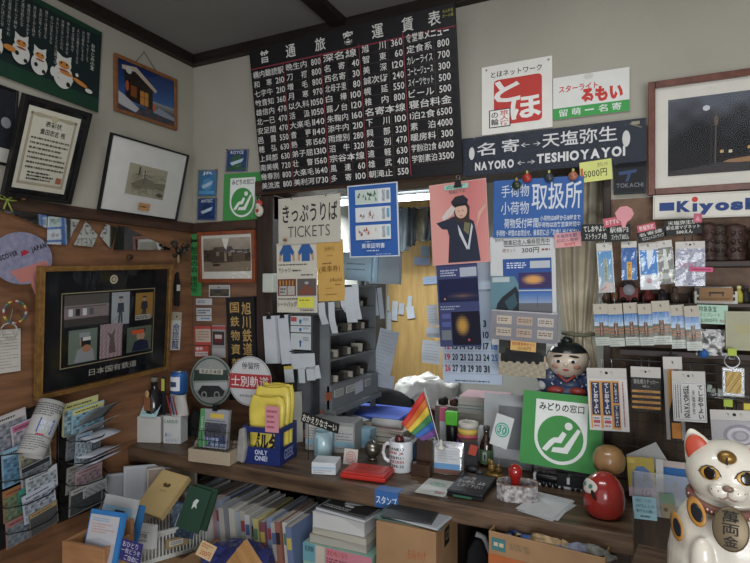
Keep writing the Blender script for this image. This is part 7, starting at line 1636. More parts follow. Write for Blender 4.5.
# pens in a cup, pencils
for px, py, y, cl, n, lb in ((315, 415, .02, '#b9bcbd', 5, 'white pen cup beside the magazines behind the blue crate'), (463, 432, .10, '#8a8f94', 4, 'grey pen cup between green box and the bottle')):
    P = PY(px, py, y); k = mpp(P)
    e = empty('pen_cup', (P.x, y, DZ+.001 if y > .16 else CZ+.001), lb, 'pen cup', 'pen cups')
    h = .085; MB().lathe([(9*k, 0), (9*k, h), (8.4*k, h), (8.2*k, .004), (0, .003)], cl, None, 20).obj('cup', e)
    r = random.Random(px)
    for i in range(n): a = r.uniform(0, 6.28); MB().cyl((0.3*k*math.cos(a), 3*k*math.sin(a), .005), (8*k*math.cos(a), 5*k*math.sin(a), h+r.uniform(.02, .06)), .0035, ['#2b4fa0', '#b5402c', '#d8d4c8', '#20242a', '#3f8a5a'][i % 5], 8).obj('pen', e)
# upright standing file row at the left, books standing
G3 = 'thin files standing between pen cup and cabinet'
for i, (px, t_, b_, col, lb) in enumerate(((322, 396, 440, '#a9aaa8', 'pale grey thin file'), (327, 392, 440, '#8a5040', 'rust brown thin file'), (331, 388, 440, '#4f97a4', 'turquoise thin file'), (336, 398, 440, '#3c4a58', 'dark slate thin file'), (341, 400, 440, '#b7b2a6', 'cream thin file'), (346, 402, 440, '#6d7a80', 'blue grey thin file'))):
    P = PY(px, b_, .20); k = mpp(P); hh = PY(px, t_, .2).z-DZ
    MB().box(-.006, 0, 0, .006, .18, hh, col).obj('standing_file', None, Matrix.Translation((P.x, .20, DZ+.001)) @ Matrix.Rotation(.18, 4, 'Z'), bevel=.001, label=lb+', between pen cup and blue folder', cat='file', group=G3)
# small coloured things between flag and bottle
def small(name, label, cat, px, pyt, pyb, w, y, fnm, group=None, z0=CZ):
    P = PY(px, pyb, y); k = mpp(P); T_ = PY(px, pyt, y).z; e = empty(name, (P.x, y, z0+.001), label, cat, group); fnm(e, k, T_-z0-.001, w*k); return e
small('green_packet', 'bright green packet on a black tin between the flag and bottle', 'packet', 452, 411, 427, 13, .06, lambda e, k, h, w: (MB().lathe([(w*.42, 0), (w*.45, .003), (w*.45, h*.66), (w*.40, h*.70)], blackp, None, 18).obj('tin', e), MB().box(-w*.5, -.012, h*.70, w*.5, .012, h, mat('bright_green', '#4fae33', .4, bump=.4)).obj('packet', e, bevel=.004)))
small('pink_box', 'small pink and white box beside the bright green packet', 'box', 443, 408, 425, 7, .10, lambda e, k, h, w: (MB().box(-w*.5, 0, 0, w*.5, .02, h*.7, '#a9adb0').obj('body', e), MB().box(-w*.5, 0, h*.7, w*.5, .02, h, '#b5556f').obj('lid', e)))
rr_ = ['#b08a3a', '#c9c4ba', '#b35a3a', '#8a3f55']
for i, (t_, col, lb) in enumerate(((418, '#7c3f9a', 'purple paper tape roll, bottom of the tape stack'), (412, '#b54c5c', 'red paper tape roll, second in the tape stack'), (407, '#c9a84a', 'yellow paper tape roll, third in the tape stack'), (401, '#b5b0a4', 'white paper tape roll on top of the tape stack'))):
    P = PY(466, 440, .02); k = mpp(P)
    MB().lathe([(5*k, 0), (10*k, 0), (10*k, 5.6*k), (5*k, 5.6*k), (5*k, 0)], col, None, 26).obj('tape_roll', None, Matrix.Translation((P.x+.002*i, .03, CZ+.062+i*5.9*k)), label=lb, cat='tape roll', group='tape rolls stacked behind the silver packet')
P = PY(466, 440, .02); MB().box(-.035, -.03, 0, .035, .03, .058, '#4d4a4c').obj('small_tin', None, Matrix.Translation((P.x, .03, CZ+.001)), bevel=.003, label='dark square tin under the stack of tape rolls', cat='tin')
p_ = PY(483, 445, .10)
MB().box(-.04, 0, 0, .04, .04, .12, '#a3a6a8').obj('white_carton', None, Matrix.Translation((p_.x+.03, .06, CZ+.001)), bevel=.002, label='small pale carton behind the brown bottle', cat='box')
# grey board with dark square left of green sign
s, Q = up_sheet(.17, .22, .004, '#9fa2a4', tilt=.05); s.rect(30, 18, 78, 84, '#6f7276')
P = PY(508, 460, .03); s.obj('grey_board', None, Matrix.Translation((P.x, .035, CZ+.03)) @ Q, label='pale grey board with a darker square between pile and green sign', cat='board')
MB().box(-.08, -.006, 0, .08, .05, .028, '#77797b').obj('board_base', None, Matrix.Translation((P.x, .035, CZ+.001)), bevel=.002, label='low grey block that carries the pale grey board', cat='block')
# small items in front of calendar: dark box with colourful things
P = PY(452, 402, .34)
e = empty('open_box', (P.x, .34, DZ+.001), 'open box of mixed blue and brown oddments below the calendar', 'box')
hb = PY(452, 400, .34).z-DZ
MB().box(-.075, 0, 0, .075, .12, hb-.03, '#8a7f78').obj('carton', e)
r = random.Random(5)
for i in range(9): MB().ball((r.uniform(-.055, .055), r.uniform(.02, .09), hb-.02), (.02, .018, .022), ['#26335c', '#5a3a2c', '#6f7c8c', '#2a2422', '#8d6a4a'][i % 5], n=10, k=6).obj('oddment', e)
# ================================================================ below the counter
BZ = .39                                                       # top of the low bench
def lowbox(name, label, cat, pxl, pxr, pyt, y, dp, m_, z=BZ, rz=0, fn=None, group=None, bevel=.002, open_=False):
    a = PY(pxl, pyt, y); b = PY(pxr, pyt, y); w = b.x-a.x; zt = (a.z+b.z)/2; h = zt-z
    M = Matrix.Translation(((a.x+b.x)/2, y, z+.001)) @ Matrix.Rotation(rz, 4, 'Z')
    m = MB(); t = .004
    if open_:
        m.box(-w/2, 0, 0, w/2, dp, t, m_).box(-w/2, 0, t, w/2, t, h, m_).box(-w/2, dp-t, t, w/2, dp, h, m_).box(-w/2, t, t, -w/2+t, dp-t, h, m_).box(w/2-t, t, t, w/2, dp-t, h, m_)
    else: m.box(-w/2, 0, 0, w/2, dp, h, m_)
    o = m.obj(name, None, M, bevel=bevel, label=label, cat=cat, group=group)
    if fn: s = Sheet(w, h, .0006, body=False); fn(s); s.obj('printed_front', o, Matrix.Translation((0, -.0004, h/2)) @ Matrix.Rotation(PI/2, 4, 'X'))
    return o, M, w, h
card_ = mat('cardboard', '#96734f', .75, var=.08, nscale=10)
# magazine row: thin volumes leaning, receding from the wall to the colourful spines
G = 'magazines leaning in the row under the counter'
mcols = [('#6d6e70', 'dark grey'), ('#8a8b8c', 'mid grey'), ('#9aa1a6', 'cool grey'), ('#7f6a5c', 'brownish'), ('#a5a39c', 'warm grey'), ('#8d98a2', 'bluish grey'), ('#b0aea6', 'off white'), ('#6f7f78', 'green grey'), ('#9c9488', 'beige'),
         ('#b3b1ab', 'white edged'), ('#9b7c7c', 'pink lettered'), ('#8794a8', 'pale blue'), ('#a8a69f', 'ivory'), ('#787a80', 'slate'), ('#b2b0a6', 'cream'), ('#8f9aa5', 'steel blue'), ('#a09c93', 'stone coloured'), ('#b5b5b3', 'white'),
         ('#8a8f96', 'blue grey'), ('#b4aa6a', 'yellowish'), ('#7b4c54', 'dull red'), ('#74829c', 'blue'), ('#a3a19a', 'pale stone'), ('#8c5a4c', 'rust'), ('#b7b5ae', 'bright white'), ('#5f6f90', 'deep blue')]
n = len(mcols)
mx0 = PY(170, 505, -.33).x; mx1 = PY(292, 540, -.42).x; mz0 = PY(180, 492, -.33).z; mz1 = PY(292, 533, -.42).z
r = random.Random(21)
for i, (col, cn) in enumerate(mcols):
    f = i/(n-1)
    x = mx0+(mx1-mx0)*f; y = -.33-.09*f; hh = mz0+(mz1-mz0)*f-BZ+r.uniform(-.012, .012); w = .20+r.uniform(-.02, .03); t = (mx1-mx0)/(n-1)*r.uniform(.72, .95)
    lean = .10
    M = Matrix.Translation((x, y+r.uniform(0, .02), BZ+.008)) @ Matrix.Rotation(-lean, 4, 'Y')
    e = empty('magazine', M=M, label=f'{cn} magazine in the row under the counter, number {i+1} from the wall side', cat='magazine', group=G)
    MB().box(0, 0, 0, .0008, w, hh, col).box(t-.0008, 0, 0, t, w, hh, col).box(.0008, 0, 0, t-.0008, .0008, hh, col).obj('cover', e)
    MB().box(.0009, .001, .0008, t-.0009, w-.001, hh-.001, '#aaa79f').obj('pages', e)
    if i > 15 or i % 5 == 1:
        s = Sheet(t*.8, hh*.8, .0004, body=False); s.rect(0, 3, 100, 20, ['#b5a050', '#8f4048', '#4a5f8c', '#2a2a2e', '#557a60'][i % 5]); s.obj('spine_print', e, Matrix.Translation((t/2, -.0003, hh/2)) @ Matrix.Rotation(PI/2, 4, 'X'))
# large leaning sheets behind at the wall end
G = 'large thin albums leaning at the wall end under the counter'
for i, (px, pyt, y, w_, col, lb, rz) in enumerate(((120, 482, -.41, .17, '#5c5f63', 'dark grey large album nearest the wall', .1), (138, 470, -.37, .20, '#8d9093', 'grey album with pale edge, second from the wall', .0), (156, 463, -.34, .20, '#a9acb0', 'silver white large album, third from the wall', -.05), (176, 464, -.31, .18, '#8f7f70', 'brownish large album behind the tan long book', -.02))):
    P = PY(px, pyt, y); h = P.z-BZ-.01
    s, Q = up_sheet(w_, h, .008, col, tilt=.05); s.frame(2, 1.5, 98, 98, .003, '#b9bcbf'); s.obj('large_album', None, Matrix.Translation((P.x, y-.02, BZ+.006)) @ Matrix.Rotation(rz+.75, 4, 'Z') @ Q, label=lb+', under the counter', cat='album', group=G)
# wooden crates bottom left
cr = wood('crate_wood', '#a8784e', '#8c6240', (1.5, 9, 9), .6, 5, .1)
def crate(name, label, px, py, y, w, d, h, rz):
    P = PY(px, py, y); z0 = P.z-h; e = empty(name, M=Matrix.Translation((P.x, y, z0)) @ Matrix.Rotation(rz, 4, 'Z'), label=label, cat='crate'); t = .011
    for k_, b in (('front_board', (0, 0, 0, w, t, h)), ('back_board', (0, d-t, 0, w, d, h*1.25)), ('side_board', (0, t+.0004, 0, t, d-t-.0004, h)), ('side_board', (w-t, t+.0004, 0, w, d-t-.0004, h)), ('bottom_board', (t+.0004, t+.0004, 0, w-t-.0004, d-t-.0004, t))):
        MB().box(*b, cr).obj(k_, e, bevel=.0015)
    return e, P, z0
e, P, z0 = crate('wooden_crate', 'light wooden crate of booklets at the lower edge below the wall racks', 62, 541, -.83, .155, .11, .16, .10)
CRZ = z0
# booklets in the crate
def leaf(name, px4, y0, y1, base, fn, label, cat='booklet', t=.008, group=None):
    """leaf leaning back: bottom edge at depth y0, top edge at depth y1"""
    TL, TR, BR, BL = px4; M, w, h = frame_from([PY(*TL, y1), PY(*TR, y1), PY(*BR, y0), PY(*BL, y0)])
    s = Sheet(w, h, t, base); 
    if fn: fn(s)
    return s.obj(name, None, M, label=label, cat=cat, group=group)
def packb(s): s.rect(0, 0, 100, 7, '#2d73b4'); s.rect(90, 0, 100, 100, '#2d73b4'); s.rect(3, 9, 88, 100, '#b1b3b8'); s.lines(12, 14, 60, 22, 2, '#7c9cc0', 3); s.lines(12, 24, 80, 44, 4, '#c08a70', 5, .35); s.poly([(3, 60), (40, 52), (88, 60), (88, 100), (3, 100)], '#a0a2ac'); s.rect(10, 78, 46, 96, '#b9b09a'); s.lines(14, 82, 42, 92, 2, '#b0603c', 4)
leaf('booklet', [(93, 507), (127, 515), (116, 566), (82, 562)], -.80, -.76, '#2d73b4', packb, 'bright blue edged packet standing in the wooden crate')
leaf('booklet', [(103, 493), (134, 501), (133, 545), (100, 538)], -.72, -.68, '#a5a7a8', lambda s: (s.rect(6, 22, 92, 42, '#7fa6c0'), s.rect(40, 30, 70, 36, '#2c3a4c'), s.rect(6, 46, 92, 96, '#9aa2a4')), 'grey and pale blue packet behind the bright blue edged packet')
leaf('booklet', [(134, 504), (143, 506), (139, 545), (131, 543)], -.69, -.66, '#2f6ca4', None, 'narrow deep blue booklet edge between packet and tan book')
def tan(s): s.frame(2, 1.5, 98, 98.5, .0015, '#a48a58'); s.poly([(36, 30), (44, 26), (48, 30), (56, 26), (64, 30), (60, 36), (42, 37)], '#4f3f26'); s.lines(38, 44, 62, 47, 1, '#6a5836', 4)
leaf('tan_book', [(160, 470), (186, 478), (166, 520), (139, 511)], -.50, -.38, '#b39a66', tan, 'long tan book with a small dark emblem leaning over the white basket', 'book', .02)
def grn(s): s.poly([(40, 34), (50, 26), (62, 28), (56, 38), (62, 48), (50, 44), (40, 52)], '#c2c9c4'); s.frame(2, 2, 98, 98, .001, '#37503f')
leaf('green_booklet', [(189, 485), (212, 491), (198, 535), (178, 526)], -.50, -.45, '#2a4636', grn, 'dark green booklet with a small white bird emblem, front one', t=.006)
leaf('green_booklet', [(196, 484), (219, 489), (206, 532), (186, 524)], -.485, -.435, '#26402f', None, 'dark green booklet behind the one with the bird emblem', t=.008)
def frost(s): s.pic(0, 0, 100, 100, lambda u, v: grad((96, 112, 130), (46, 58, 74), v+noisef(u*2, v*2)*.7), 12, 16); s.line(30, 30, 14, 90, .003, '#a9b3bd'); s.rect(0, 0, 100, 5, '#3c4f6c'); s.rect(94, 0, 100, 100, '#3c4f6c')
leaf('photo_booklet', [(177, 503), (198, 504), (192, 540), (167, 534)], -.46, -.43, '#3c4f6c', frost, 'booklet with a frosty blue cover leaning in the white basket', t=.004)
# white basket
A_ = PZ(122, 541, .60); B_ = PZ(207, 519, .60); 
ang = math.atan2((B_-A_).y, (B_-A_).x); L_ = (B_-A_).length
e = empty('white_basket', M=Matrix.Translation((A_.x, A_.y, .50)) @ Matrix.Rotation(ang, 4, 'Z'), label='white slatted plastic basket of booklets under the counter', cat='basket')
wp_ = mat('white_plastic', '#b9bab4', .4, var=.03); D_ = .17; H_ = .10
m = MB(); m.box(0, 0, 0, L_, D_, .004, wp_)
for yy in (0, D_-.004): m.box(0, yy, H_-.018, L_, yy+.004, H_, wp_).box(0, yy, .004, L_, yy+.004, .014, wp_)
for xx in (0, L_-.004): m.box(xx, .004, H_-.018, xx+.004, D_-.004, H_, wp_).box(xx, .004, .004, xx+.004, D_-.004, .014, wp_)
for i in range(25): x = i*(L_-.004)/24; m.box(x, .0002, .014, x+.004, .0038, H_-.018, wp_).box(x, D_-.0038, .014, x+.004, D_-.0002, H_-.018, wp_)
for i in range(1, 14): y_ = i*(D_-.004)/14; m.box(.0002, y_, .014, .0038, y_+.004, H_-.018, wp_).box(L_-.0038, y_, .014, L_-.0002, y_+.004, H_-.018, wp_)
m.box(-.006, -.006, H_-.006, L_+.006, 0, H_, wp_).box(-.006, D_, H_-.006, L_+.006, D_+.006, H_, wp_)
m.obj('basket', e)
s = Sheet(.075, .032, .003, '#8f7754'); s.rect(14, 24, 76, 80, '#b5b5ae'); s.lines(20, 34, 70, 70, 2, '#6c6c68', 3); s.obj('paper_label', e, Matrix.Translation((L_*.62, -.008, H_*.52)) @ Matrix.Rotation(PI/2, 4, 'X'))
MB().box(A_.x-.05, -1.0, BZ+.001, A_.x+.36, A_.y+.25, .498, card_).obj('low_carton', label='brown carton under the white basket', cat='box', bevel=.003)
def wbk(s): s.frame(10, 30, 90, 31.5, .001, '#333'); s.text('松浦武四郎', 20, 36, 78, 58, '#2a2b2e', .02); s.lines(12, 64, 78, 72, 1, '#2a2b2e', 3); s.rect(10, 62, 80, 63, '#333')
leaf('white_booklet', [(131.5, 522), (156, 526), (154, 548), (130, 546)], -.57, -.56, '#b9babb', wbk, 'thick white booklet with black title in the basket corner', 'booklet', .02)
leaf('purple_note', [(124, 539), (146, 546), (137, 564), (117, 558)], -.80, -.79, '#31306a', lambda s: (s.text('おひとり', 8, 8, 80, 34, '#c4c3d2', .0), s.text('一枚どうぞ', 6, 38, 94, 62, '#c4c3d2', .0), s.text('ご自由に', 24, 68, 92, 94, '#c4c3d2', .0)), 'deep purple note with white handwriting clipped on the basket corner', 'note', .001)
# price note, purple plastic bag, wooden frame
leaf('price_card', [(205, 542), (219, 549), (208, 560), (193, 552)], -.70, -.68, '#b39a72', lambda s: (s.lines(10, 10, 80, 40, 2, '#a0522c', 3), s.text('200円', 20, 50, 88, 88, '#a0402c', .01)), 'tan price card lying on the purple plastic bag', 'price card', .001)
bagm = mat('purple_bag', '#343a72', .15, var=.2, nscale=20, bump=.9, bscale=18)
P = PZ(228, 560, .56)
m = MB(); rr = random.Random(9)
def pbag(u, v):
    a = 2*PI*u; t = PI/2*v; b = Vector((.115*math.cos(a)*math.cos(t), .10*math.sin(a)*math.cos(t), .05*math.sin(t)**.6)); d = mnoise.noise_vector(b*18)*.024+mnoise.noise_vector(b*50)*.008; return (b.x+d.x, b.y+d.y, max(0, b.z+d.z*(v > .03)))
m.grid(pbag, 70, 20, bagm); m.obj('purple_bag', None, Matrix.Translation((P.x+.02, P.y+.03, .54)), label='shiny crumpled dark purple plastic bag beside the white basket', cat='bag')
MB().box(P.x-.17, P.y-.07, BZ+.001, P.x+.15, P.y+.15, .538, card_).obj('low_carton', label='brown carton under the dark purple plastic bag', cat='box', bevel=.003)
leaf('pine_board', [(210, 578), (254, 537), (256, 572), (252, 590)], -.60, -.59, wood('panel_pine', '#b0834f', '#946b3e', (9, 1.5, 9), .5), lambda s: s.disc(62, 78, 13, 10, '#1d1b1a'), 'slanting pine wood panel with a dark oval hole at the lower edge', 'panel', .012)
# book stacks
def bstack(pxl, pxr, y, d, items, z, rz=0, G=None):
    a = PY(pxl, 530, y); b = PY(pxr, 530, y); w = b.x-a.x; zz = z
    for (t, col, sx, dx, r_, lb, pg) in items:
        e = empty('thick_magazine', M=Matrix.Translation(((a.x+b.x)/2+dx, y, zz)) @ Matrix.Rotation(rz+r_, 4, 'Z'), label=lb, cat='magazine', group=G)
        ww = w*sx
        MB().box(-ww/2, 0, 0, ww/2, d, .001, col).box(-ww/2, 0, t-.001, ww/2, d, t, col).box(-ww/2, d-.001, .001, ww/2, d, t-.001, col).obj('cover', e)
        MB().box(-ww/2+.001, .001, .001, ww/2-.001, d-.001, t-.001, pg).obj('pages', e)
        if t < .012:
            s = Sheet(ww*.9, d*.9, .0004, body=False); s.rect(0, 0, 100, 100, '#17181a'); s.poly([(30, 50), (46, 34), (60, 40), (76, 30), (80, 44), (56, 60), (34, 66)], '#8a8c8e'); s.rect(40, 66, 58, 74, '#a5a7a9'); s.lines(4, 80, 60, 94, 2, '#9a9a98', 4); s.obj('cover_print', e, Matrix.Translation((0, d/2, t+.0002)))
        zz += t+.0008
    return zz
ZS = PY(345, 552, -.40).z
pb2 = lowbox('colourful_box', 'box with a green and pink printed lid under the thick magazines', 'box', 303, 372, 550, -.43, .20, '#7fa596', fn=lambda s: (s.rect(0, 0, 18, 22, '#5d8f9c'), s.text('名寄駅', 3, 3, 17, 10, '#22343a', .02), s.rect(34, 0, 100, 22, '#b5707c'), s.text('木のぬくもり', 36, 2, 66, 9, '#9c3a2c', .01), s.rect(20, 0, 33, 22, '#b5a89a'), s.lines(36, 11, 66, 18, 2, '#7a3a3c', 4)))
z_ = pb2[3]+BZ+.002
bstack(310, 366, -.42, .17, [(.024, '#9a9486', 1.0, 0, .04, 'thick grey magazine directly on the printed box', '#9a978c'), (.022, '#8f8a7c', .98, .004, -.03, 'beige magazine in the middle of the stack by the cardboard box', '#a39f92'), (.046, '#b0b2b4', .92, .002, .02, 'thickest white paged volume near the top of the stack', '#b3b3b0'), (.010, '#55585c', .95, .008, -.12, 'glossy dark photo magazine on top of the stack', '#b0b2b4')], z_, .0, 'thick magazines stacked beside the cardboard box')
# cardboard box with papers on top
cb = lowbox('cardboard_box', 'plain brown cardboard box with papers on it under the blue katakana label', 'box', 376, 436, 527, -.44, .20, card_, fn=lambda s: (s.text('おみやげ', 54, 16, 84, 24, '#a8522f', .0), s.text('在庫', 64, 28, 86, 36, '#a8522f', .0)))
o, M, w, h = cb
s = Sheet(.05, .05, .0006, body=False); s.rect(10, 0, 100, 100, '#1c1b1b'); s.rect(30, 20, 84, 70, '#6a5a48'); s.disc(56, 46, 16, 14, '#1c1b1b'); s.obj('side_print', o, Matrix.Translation((w/2+.0004, .09, h-.045)) @ Matrix.Rotation(PI/2, 4, 'Z') @ Matrix.Rotation(PI/2, 4, 'X'))
zt_ = BZ+h+.002
for i, (w_, d_, col, dx, rz, lb) in enumerate(((.20, .16, '#46605a', .0, .03, 'dark green edged sheet lowest on the cardboard box'), (.18, .15, '#a9acb0', .004, -.12, 'white printed sheets in the middle on the cardboard box'), (.15, .13, '#3a3a3c', -.004, .08, 'dark printed sheet on top of the cardboard box'))):
    MB().box(-w_/2, 0, 0, w_/2, d_, .004, col).box(-w_/2+.006, .006, .004, w_/2-.006, d_-.006, .0044, ['#46605a', '#9a9ea4', '#2c2d30'][i]).obj('loose_sheet', None, M @ Matrix.Translation((dx, .012, h+.001+i*.0052)) @ Matrix.Rotation(rz, 4, 'Z'), label=lb, cat='paper', group='loose sheets on the cardboard box')
card('pinned_photo', [(319, 491), (347, 490), (346, 512), (318, 514)], ('Y', -.036), '#8a8c8e', lambda s: (s.pic(2, 2, 98, 98, lambda u, v: (120+50*noisef(u*2, v*2),)*3, 14, 10), s.disc(40, 50, 8, 8, '#26282a'), s.disc(66, 60, 6, 6, '#b9bbbd')), .02, label='grey picture sheet on the back wall in the gap under the counter', cat='picture')
# shoe
p = PY(470, 560, -.30)
e = empty('black_shoe', M=Matrix.Translation((p.x, -.20, BZ+.001)) @ Matrix.Rotation(.3, 4, 'Z'), label='black shoe with white sole standing on end under the counter', cat='shoe')
zt_ = PY(468, 536, -.22).z-BZ
pts = [(-.045, 0), (.040, 0), (.046, zt_*.4), (.034, zt_*.75), (.012, zt_*.97), (-.012, zt_), (-.034, zt_*.86), (-.046, zt_*.5)]
m = MB(); m.prism(pts, -.03, .03, mat('shoe_black', '#15161a', .8, bump=.3)); m.obj('upper', e, Matrix.Rotation(PI/2, 4, 'X'), bevel=.008)
m = MB(); m.tube([(.040, -.012, .004), (.050, -.012, zt_*.4), (.038, -.012, zt_*.75), (.014, -.012, zt_*1.0), (-.010, -.012, zt_*1.03)], .009, '#a9a9ac', 8); m.obj('sole', e)
# right cardboard box with cloths
P = PY(486, 545, -.36)
o, M, w, h = lowbox('cardboard_box', 'open brown cardboard box of crumpled cloths with orange print', 'box', 487, 606, 544, -.40, .22, card_, open_=True, rz=-.10, fn=lambda s: (s.rect(3, 4, 16, 13, '#3f6f70'), s.lines(5, 6, 14, 11, 1, '#b9a98c', 3), s.rect(0, 16, 100, 100, '#a85a30'), s.lines(20, 5, 38, 10, 2, '#7a6a4c', 4)))
G = 'crumpled cloths in the open cardboard box'
for i, (fx, fy, rx, ry, hz_, col, lb) in enumerate(((-.34, .06, .045, .03, .05, '#7e86a0', 'pale blue crumpled cloth at the shoe end of the open box'), (-.20, .055, .04, .035, .055, '#3f5f96', 'bright blue cloth knot in the open box'), (.0, .055, .09, .045, .040, '#a08560', 'tan crumpled cloth in the middle of the open box'), (.10, .05, .035, .02, .02, '#8a4a3a', 'reddish cloth fold at the front of the open box'), (.22, .06, .085, .05, .050, '#76798a', 'grey blue cloth toward the counter post in the open box'), (.38, .06, .045, .05, .05, '#6d6c66', 'grey patterned cloth beside the counter post in the open box'), (-.05, .16, .12, .04, .055, '#8a8a94', 'long grey cloth along the back of the open box'))):
    m = MB()
    def cl(u, v, rx=rx, ry=ry, hz_=hz_, i=i):
        a = 2*PI*u; t = PI/2*v; b = Vector((rx*math.cos(a)*math.cos(t), ry*math.sin(a)*math.cos(t), hz_*math.sin(t)**.6)); d = mnoise.noise_vector(b*26+Vector((i*3, 0, 0)))*.020+mnoise.noise_vector(b*70)*.008; q = b+d; return (q.x, q.y, min(q.z, .740+max(0, .045-q.y-fy)*1.3-(BZ+.001+h-.014)))
    m.grid(cl, 48, 14, mat('cloth%d' % i, col, .9, var=.25, nscale=60, bump=.5)); m.obj('crumpled_cloth', None, M @ Matrix.Translation((fx*w, fy, h-.014)), label=lb, cat='cloth', group=G)
MB().box(-w*.46, .012, .006, w*.46, .2, h-.06, '#5a4a3a').obj('folded_cloth', None, M, label='folded brown cloth filling the open cardboard box', cat='cloth')

# ================================================================ pamphlet racks on the left wall
def rack(name, label, px4, n):
    P = [PX(*q, .012) for q in px4]; M, w, h = frame_from(P)
    e = empty(name, M=M, label=label, cat='pamphlet rack', group='black wire pamphlet racks on the left wall')
    m = MB(); m.box(-w/2, -h/2, -.010, w/2, h/2, -.006, mat('rack_back', '#1b1817', .7)); m.tube([(-w/2, -h/2, 0), (w/2, -h/2, 0), (w/2, h/2, 0), (-w/2, h/2, 0)], .003, blackp, closed=True); m.obj('back_frame', e)
    for i in range(n):
        y = -h/2+h*(.06+.80*(n-1-i)/n)+h*.09
        m = MB(); m.tube([(-w/2, y+.015, 0), (-w/2+.004, y, .05), (-w*.2, y-.006, .075), (w*.2, y-.006, .075), (w/2-.004, y, .05), (w/2, y+.015, 0)], .0022, blackp); m.obj('wire_hoop', e)
    return e, M, w, h
rk1 = rack('pamphlet_rack', 'black wire pamphlet rack at the picture edge on the left wall', [(-6, 418), (50, 404), (46, 526), (-10, 556)], 4)
rk2 = rack('pamphlet_rack', 'black wire pamphlet rack nearer the room corner on the left wall', [(60, 412), (101, 404), (98, 506), (57, 524)], 4)
def pam(i, rk, fx, fy, fw_, fh, dz, col, fn, label, rot=0, lean=.16, t=.003, cat='pamphlet', group=None):
    e, M, w, h = rk
    s = Sheet(w*fw_, h*fh, t, col); 
    if fn: fn(s)
    T = Matrix.Translation(((fx-.5)*w, (.5-fy)*h, dz)) @ Matrix.Rotation(rot, 4, 'Z') @ Matrix.Rotation(lean, 4, 'X') 
    return s.obj('pamphlet', None, M @ T, label=label, cat=cat, group=group)
def pv(a, b, c_='', seed=1):
    def f(s):
        s.rect(4, 3, 96, 20, a); s.pic(4, 22, 96, 97, lambda u, v: grad(lin2(b), (70, 76, 80), .3+noisef(u*1.6+seed, v*1.6)*.9), 10, 12)
        s.lines(10, 7, 80, 16, 1, '#3c4148', seed)
        if c_: s.text(c_, 10, 5, 86, 18, '#35506c', .02)
    return f
G1_, G2_ = 'pamphlets in the rack at the picture edge', 'pamphlets in the rack nearer the corner'
L1 = [(.30, .12, .62, .30, .018, '#a8a3a0', ('#b5b0ae', '#8d8f98', ''), 'grey pamphlet with pale cover at the top behind the rolled newspaper', .1),
 (.62, .20, .60, .28, .022, '#b0a4ac', ('#b05a7c', '#a9a4ac', ''), 'white and pink pamphlet under the rolled newspaper', .12),
 (.40, .38, .60, .30, .026, '#7ea0b8', ('#8fb5c9', '#5f93b5', ''), 'light blue map pamphlet in the second tier at the picture edge', .05),
 (.66, .42, .58, .28, .034, '#a5a392', ('#a99f7a', '#8d8a74', ''), 'sand coloured landscape pamphlet overlapping the light blue map', .1),
 (.62, .50, .56, .22, .044, '#9a9c9e', ('#2c2f33', '#7d8288', ''), 'black and white photo pamphlet under the sand coloured one', .1),
 (.68, .57, .58, .20, .052, '#b2b8bc', ('#b9bec2', '#a9b1b8', ''), 'plain pale grey folded pamphlet in the second tier', .08),
 (.34, .66, .56, .26, .028, '#8a6a48', ('#a3623a', '#6f7f5a', ''), 'orange and green pamphlet at the left of the third tier', .05),
 (.60, .64, .62, .18, .038, '#3f7a6a', ('#3f8a78', '#2f6a5c', ''), 'teal green pamphlet edge in the third tier', .14),
 (.62, .72, .60, .24, .048, '#b0b6c4', ('#b5bac6', '#a5acbb', ''), 'plain lilac white pamphlet in front of the teal one', .12),
 (.36, .88, .60, .22, .030, '#8d6f6a', ('#9c5f5a', '#77808a', ''), 'dark red and grey pamphlet in the lowest tier at the picture edge', .05),
 (.70, .87, .54, .20, .040, '#6f6a62', ('#a88a5a', '#4c4a48', ''), 'brown photo pamphlet in the lowest tier at the picture edge', .1)]
for i, (fx, fy, a, b, dz, col, pvv, lb, rot) in enumerate(L1): pam(i, rk1, fx, fy, a, b, dz, col, pv(*pvv, seed=i), lb, rot, group=G1_)
L2 = [(.42, .06, .85, .32, .020, '#bdb98a', ('#c0bc74', '#9fc0cc', ''), 'yellow topped pale pamphlet at the top of the rack nearer the corner', .08),
 (.56, .10, .80, .28, .030, '#8db4c0', ('#d0c77a', '#86b5c8', ''), 'light blue and yellow pamphlet over the yellow topped one', .1),
 (.50, .32, .85, .24, .022, '#6f7378', ('#55585c', '#6a6f75', ''), 'dark grey photo pamphlet in the second tier nearer the corner', .05),
 (.44, .36, .40, .30, .032, '#8fa0ac', ('#7f9cb0', '#9aa9b2', ''), 'narrow grey blue pamphlet over the dark photo one', .06),
 (.50, .62, .86, .26, .024, '#8a8884', ('#77746f', '#8d8a86', ''), 'stone grey pamphlet at the back of the third tier', .05),
 (.56, .66, .66, .24, .034, '#a08488', ('#a3868a', '#93787c', ''), 'dusty pink pamphlet with fine lines in the third tier', .07),
 (.50, .82, .82, .26, .034, '#7c7f7a', ('#a3a59e', '#3a3f3c', ''), 'black and white patterned pamphlet in the lowest tier nearer the corner', .08),
 (.66, .76, .58, .10, .046, '#9ea0a2', ('#a5a7a9', '#9a9c9e', ''), 'folded pale flap above the patterned pamphlet', .12)]
for i, (fx, fy, a, b, dz, col, pvv, lb, rot) in enumerate(L2): pam(i+20, rk2, fx, fy, a, b, dz, col, pv(*pvv, seed=i+9), lb, rot, group=G2_)
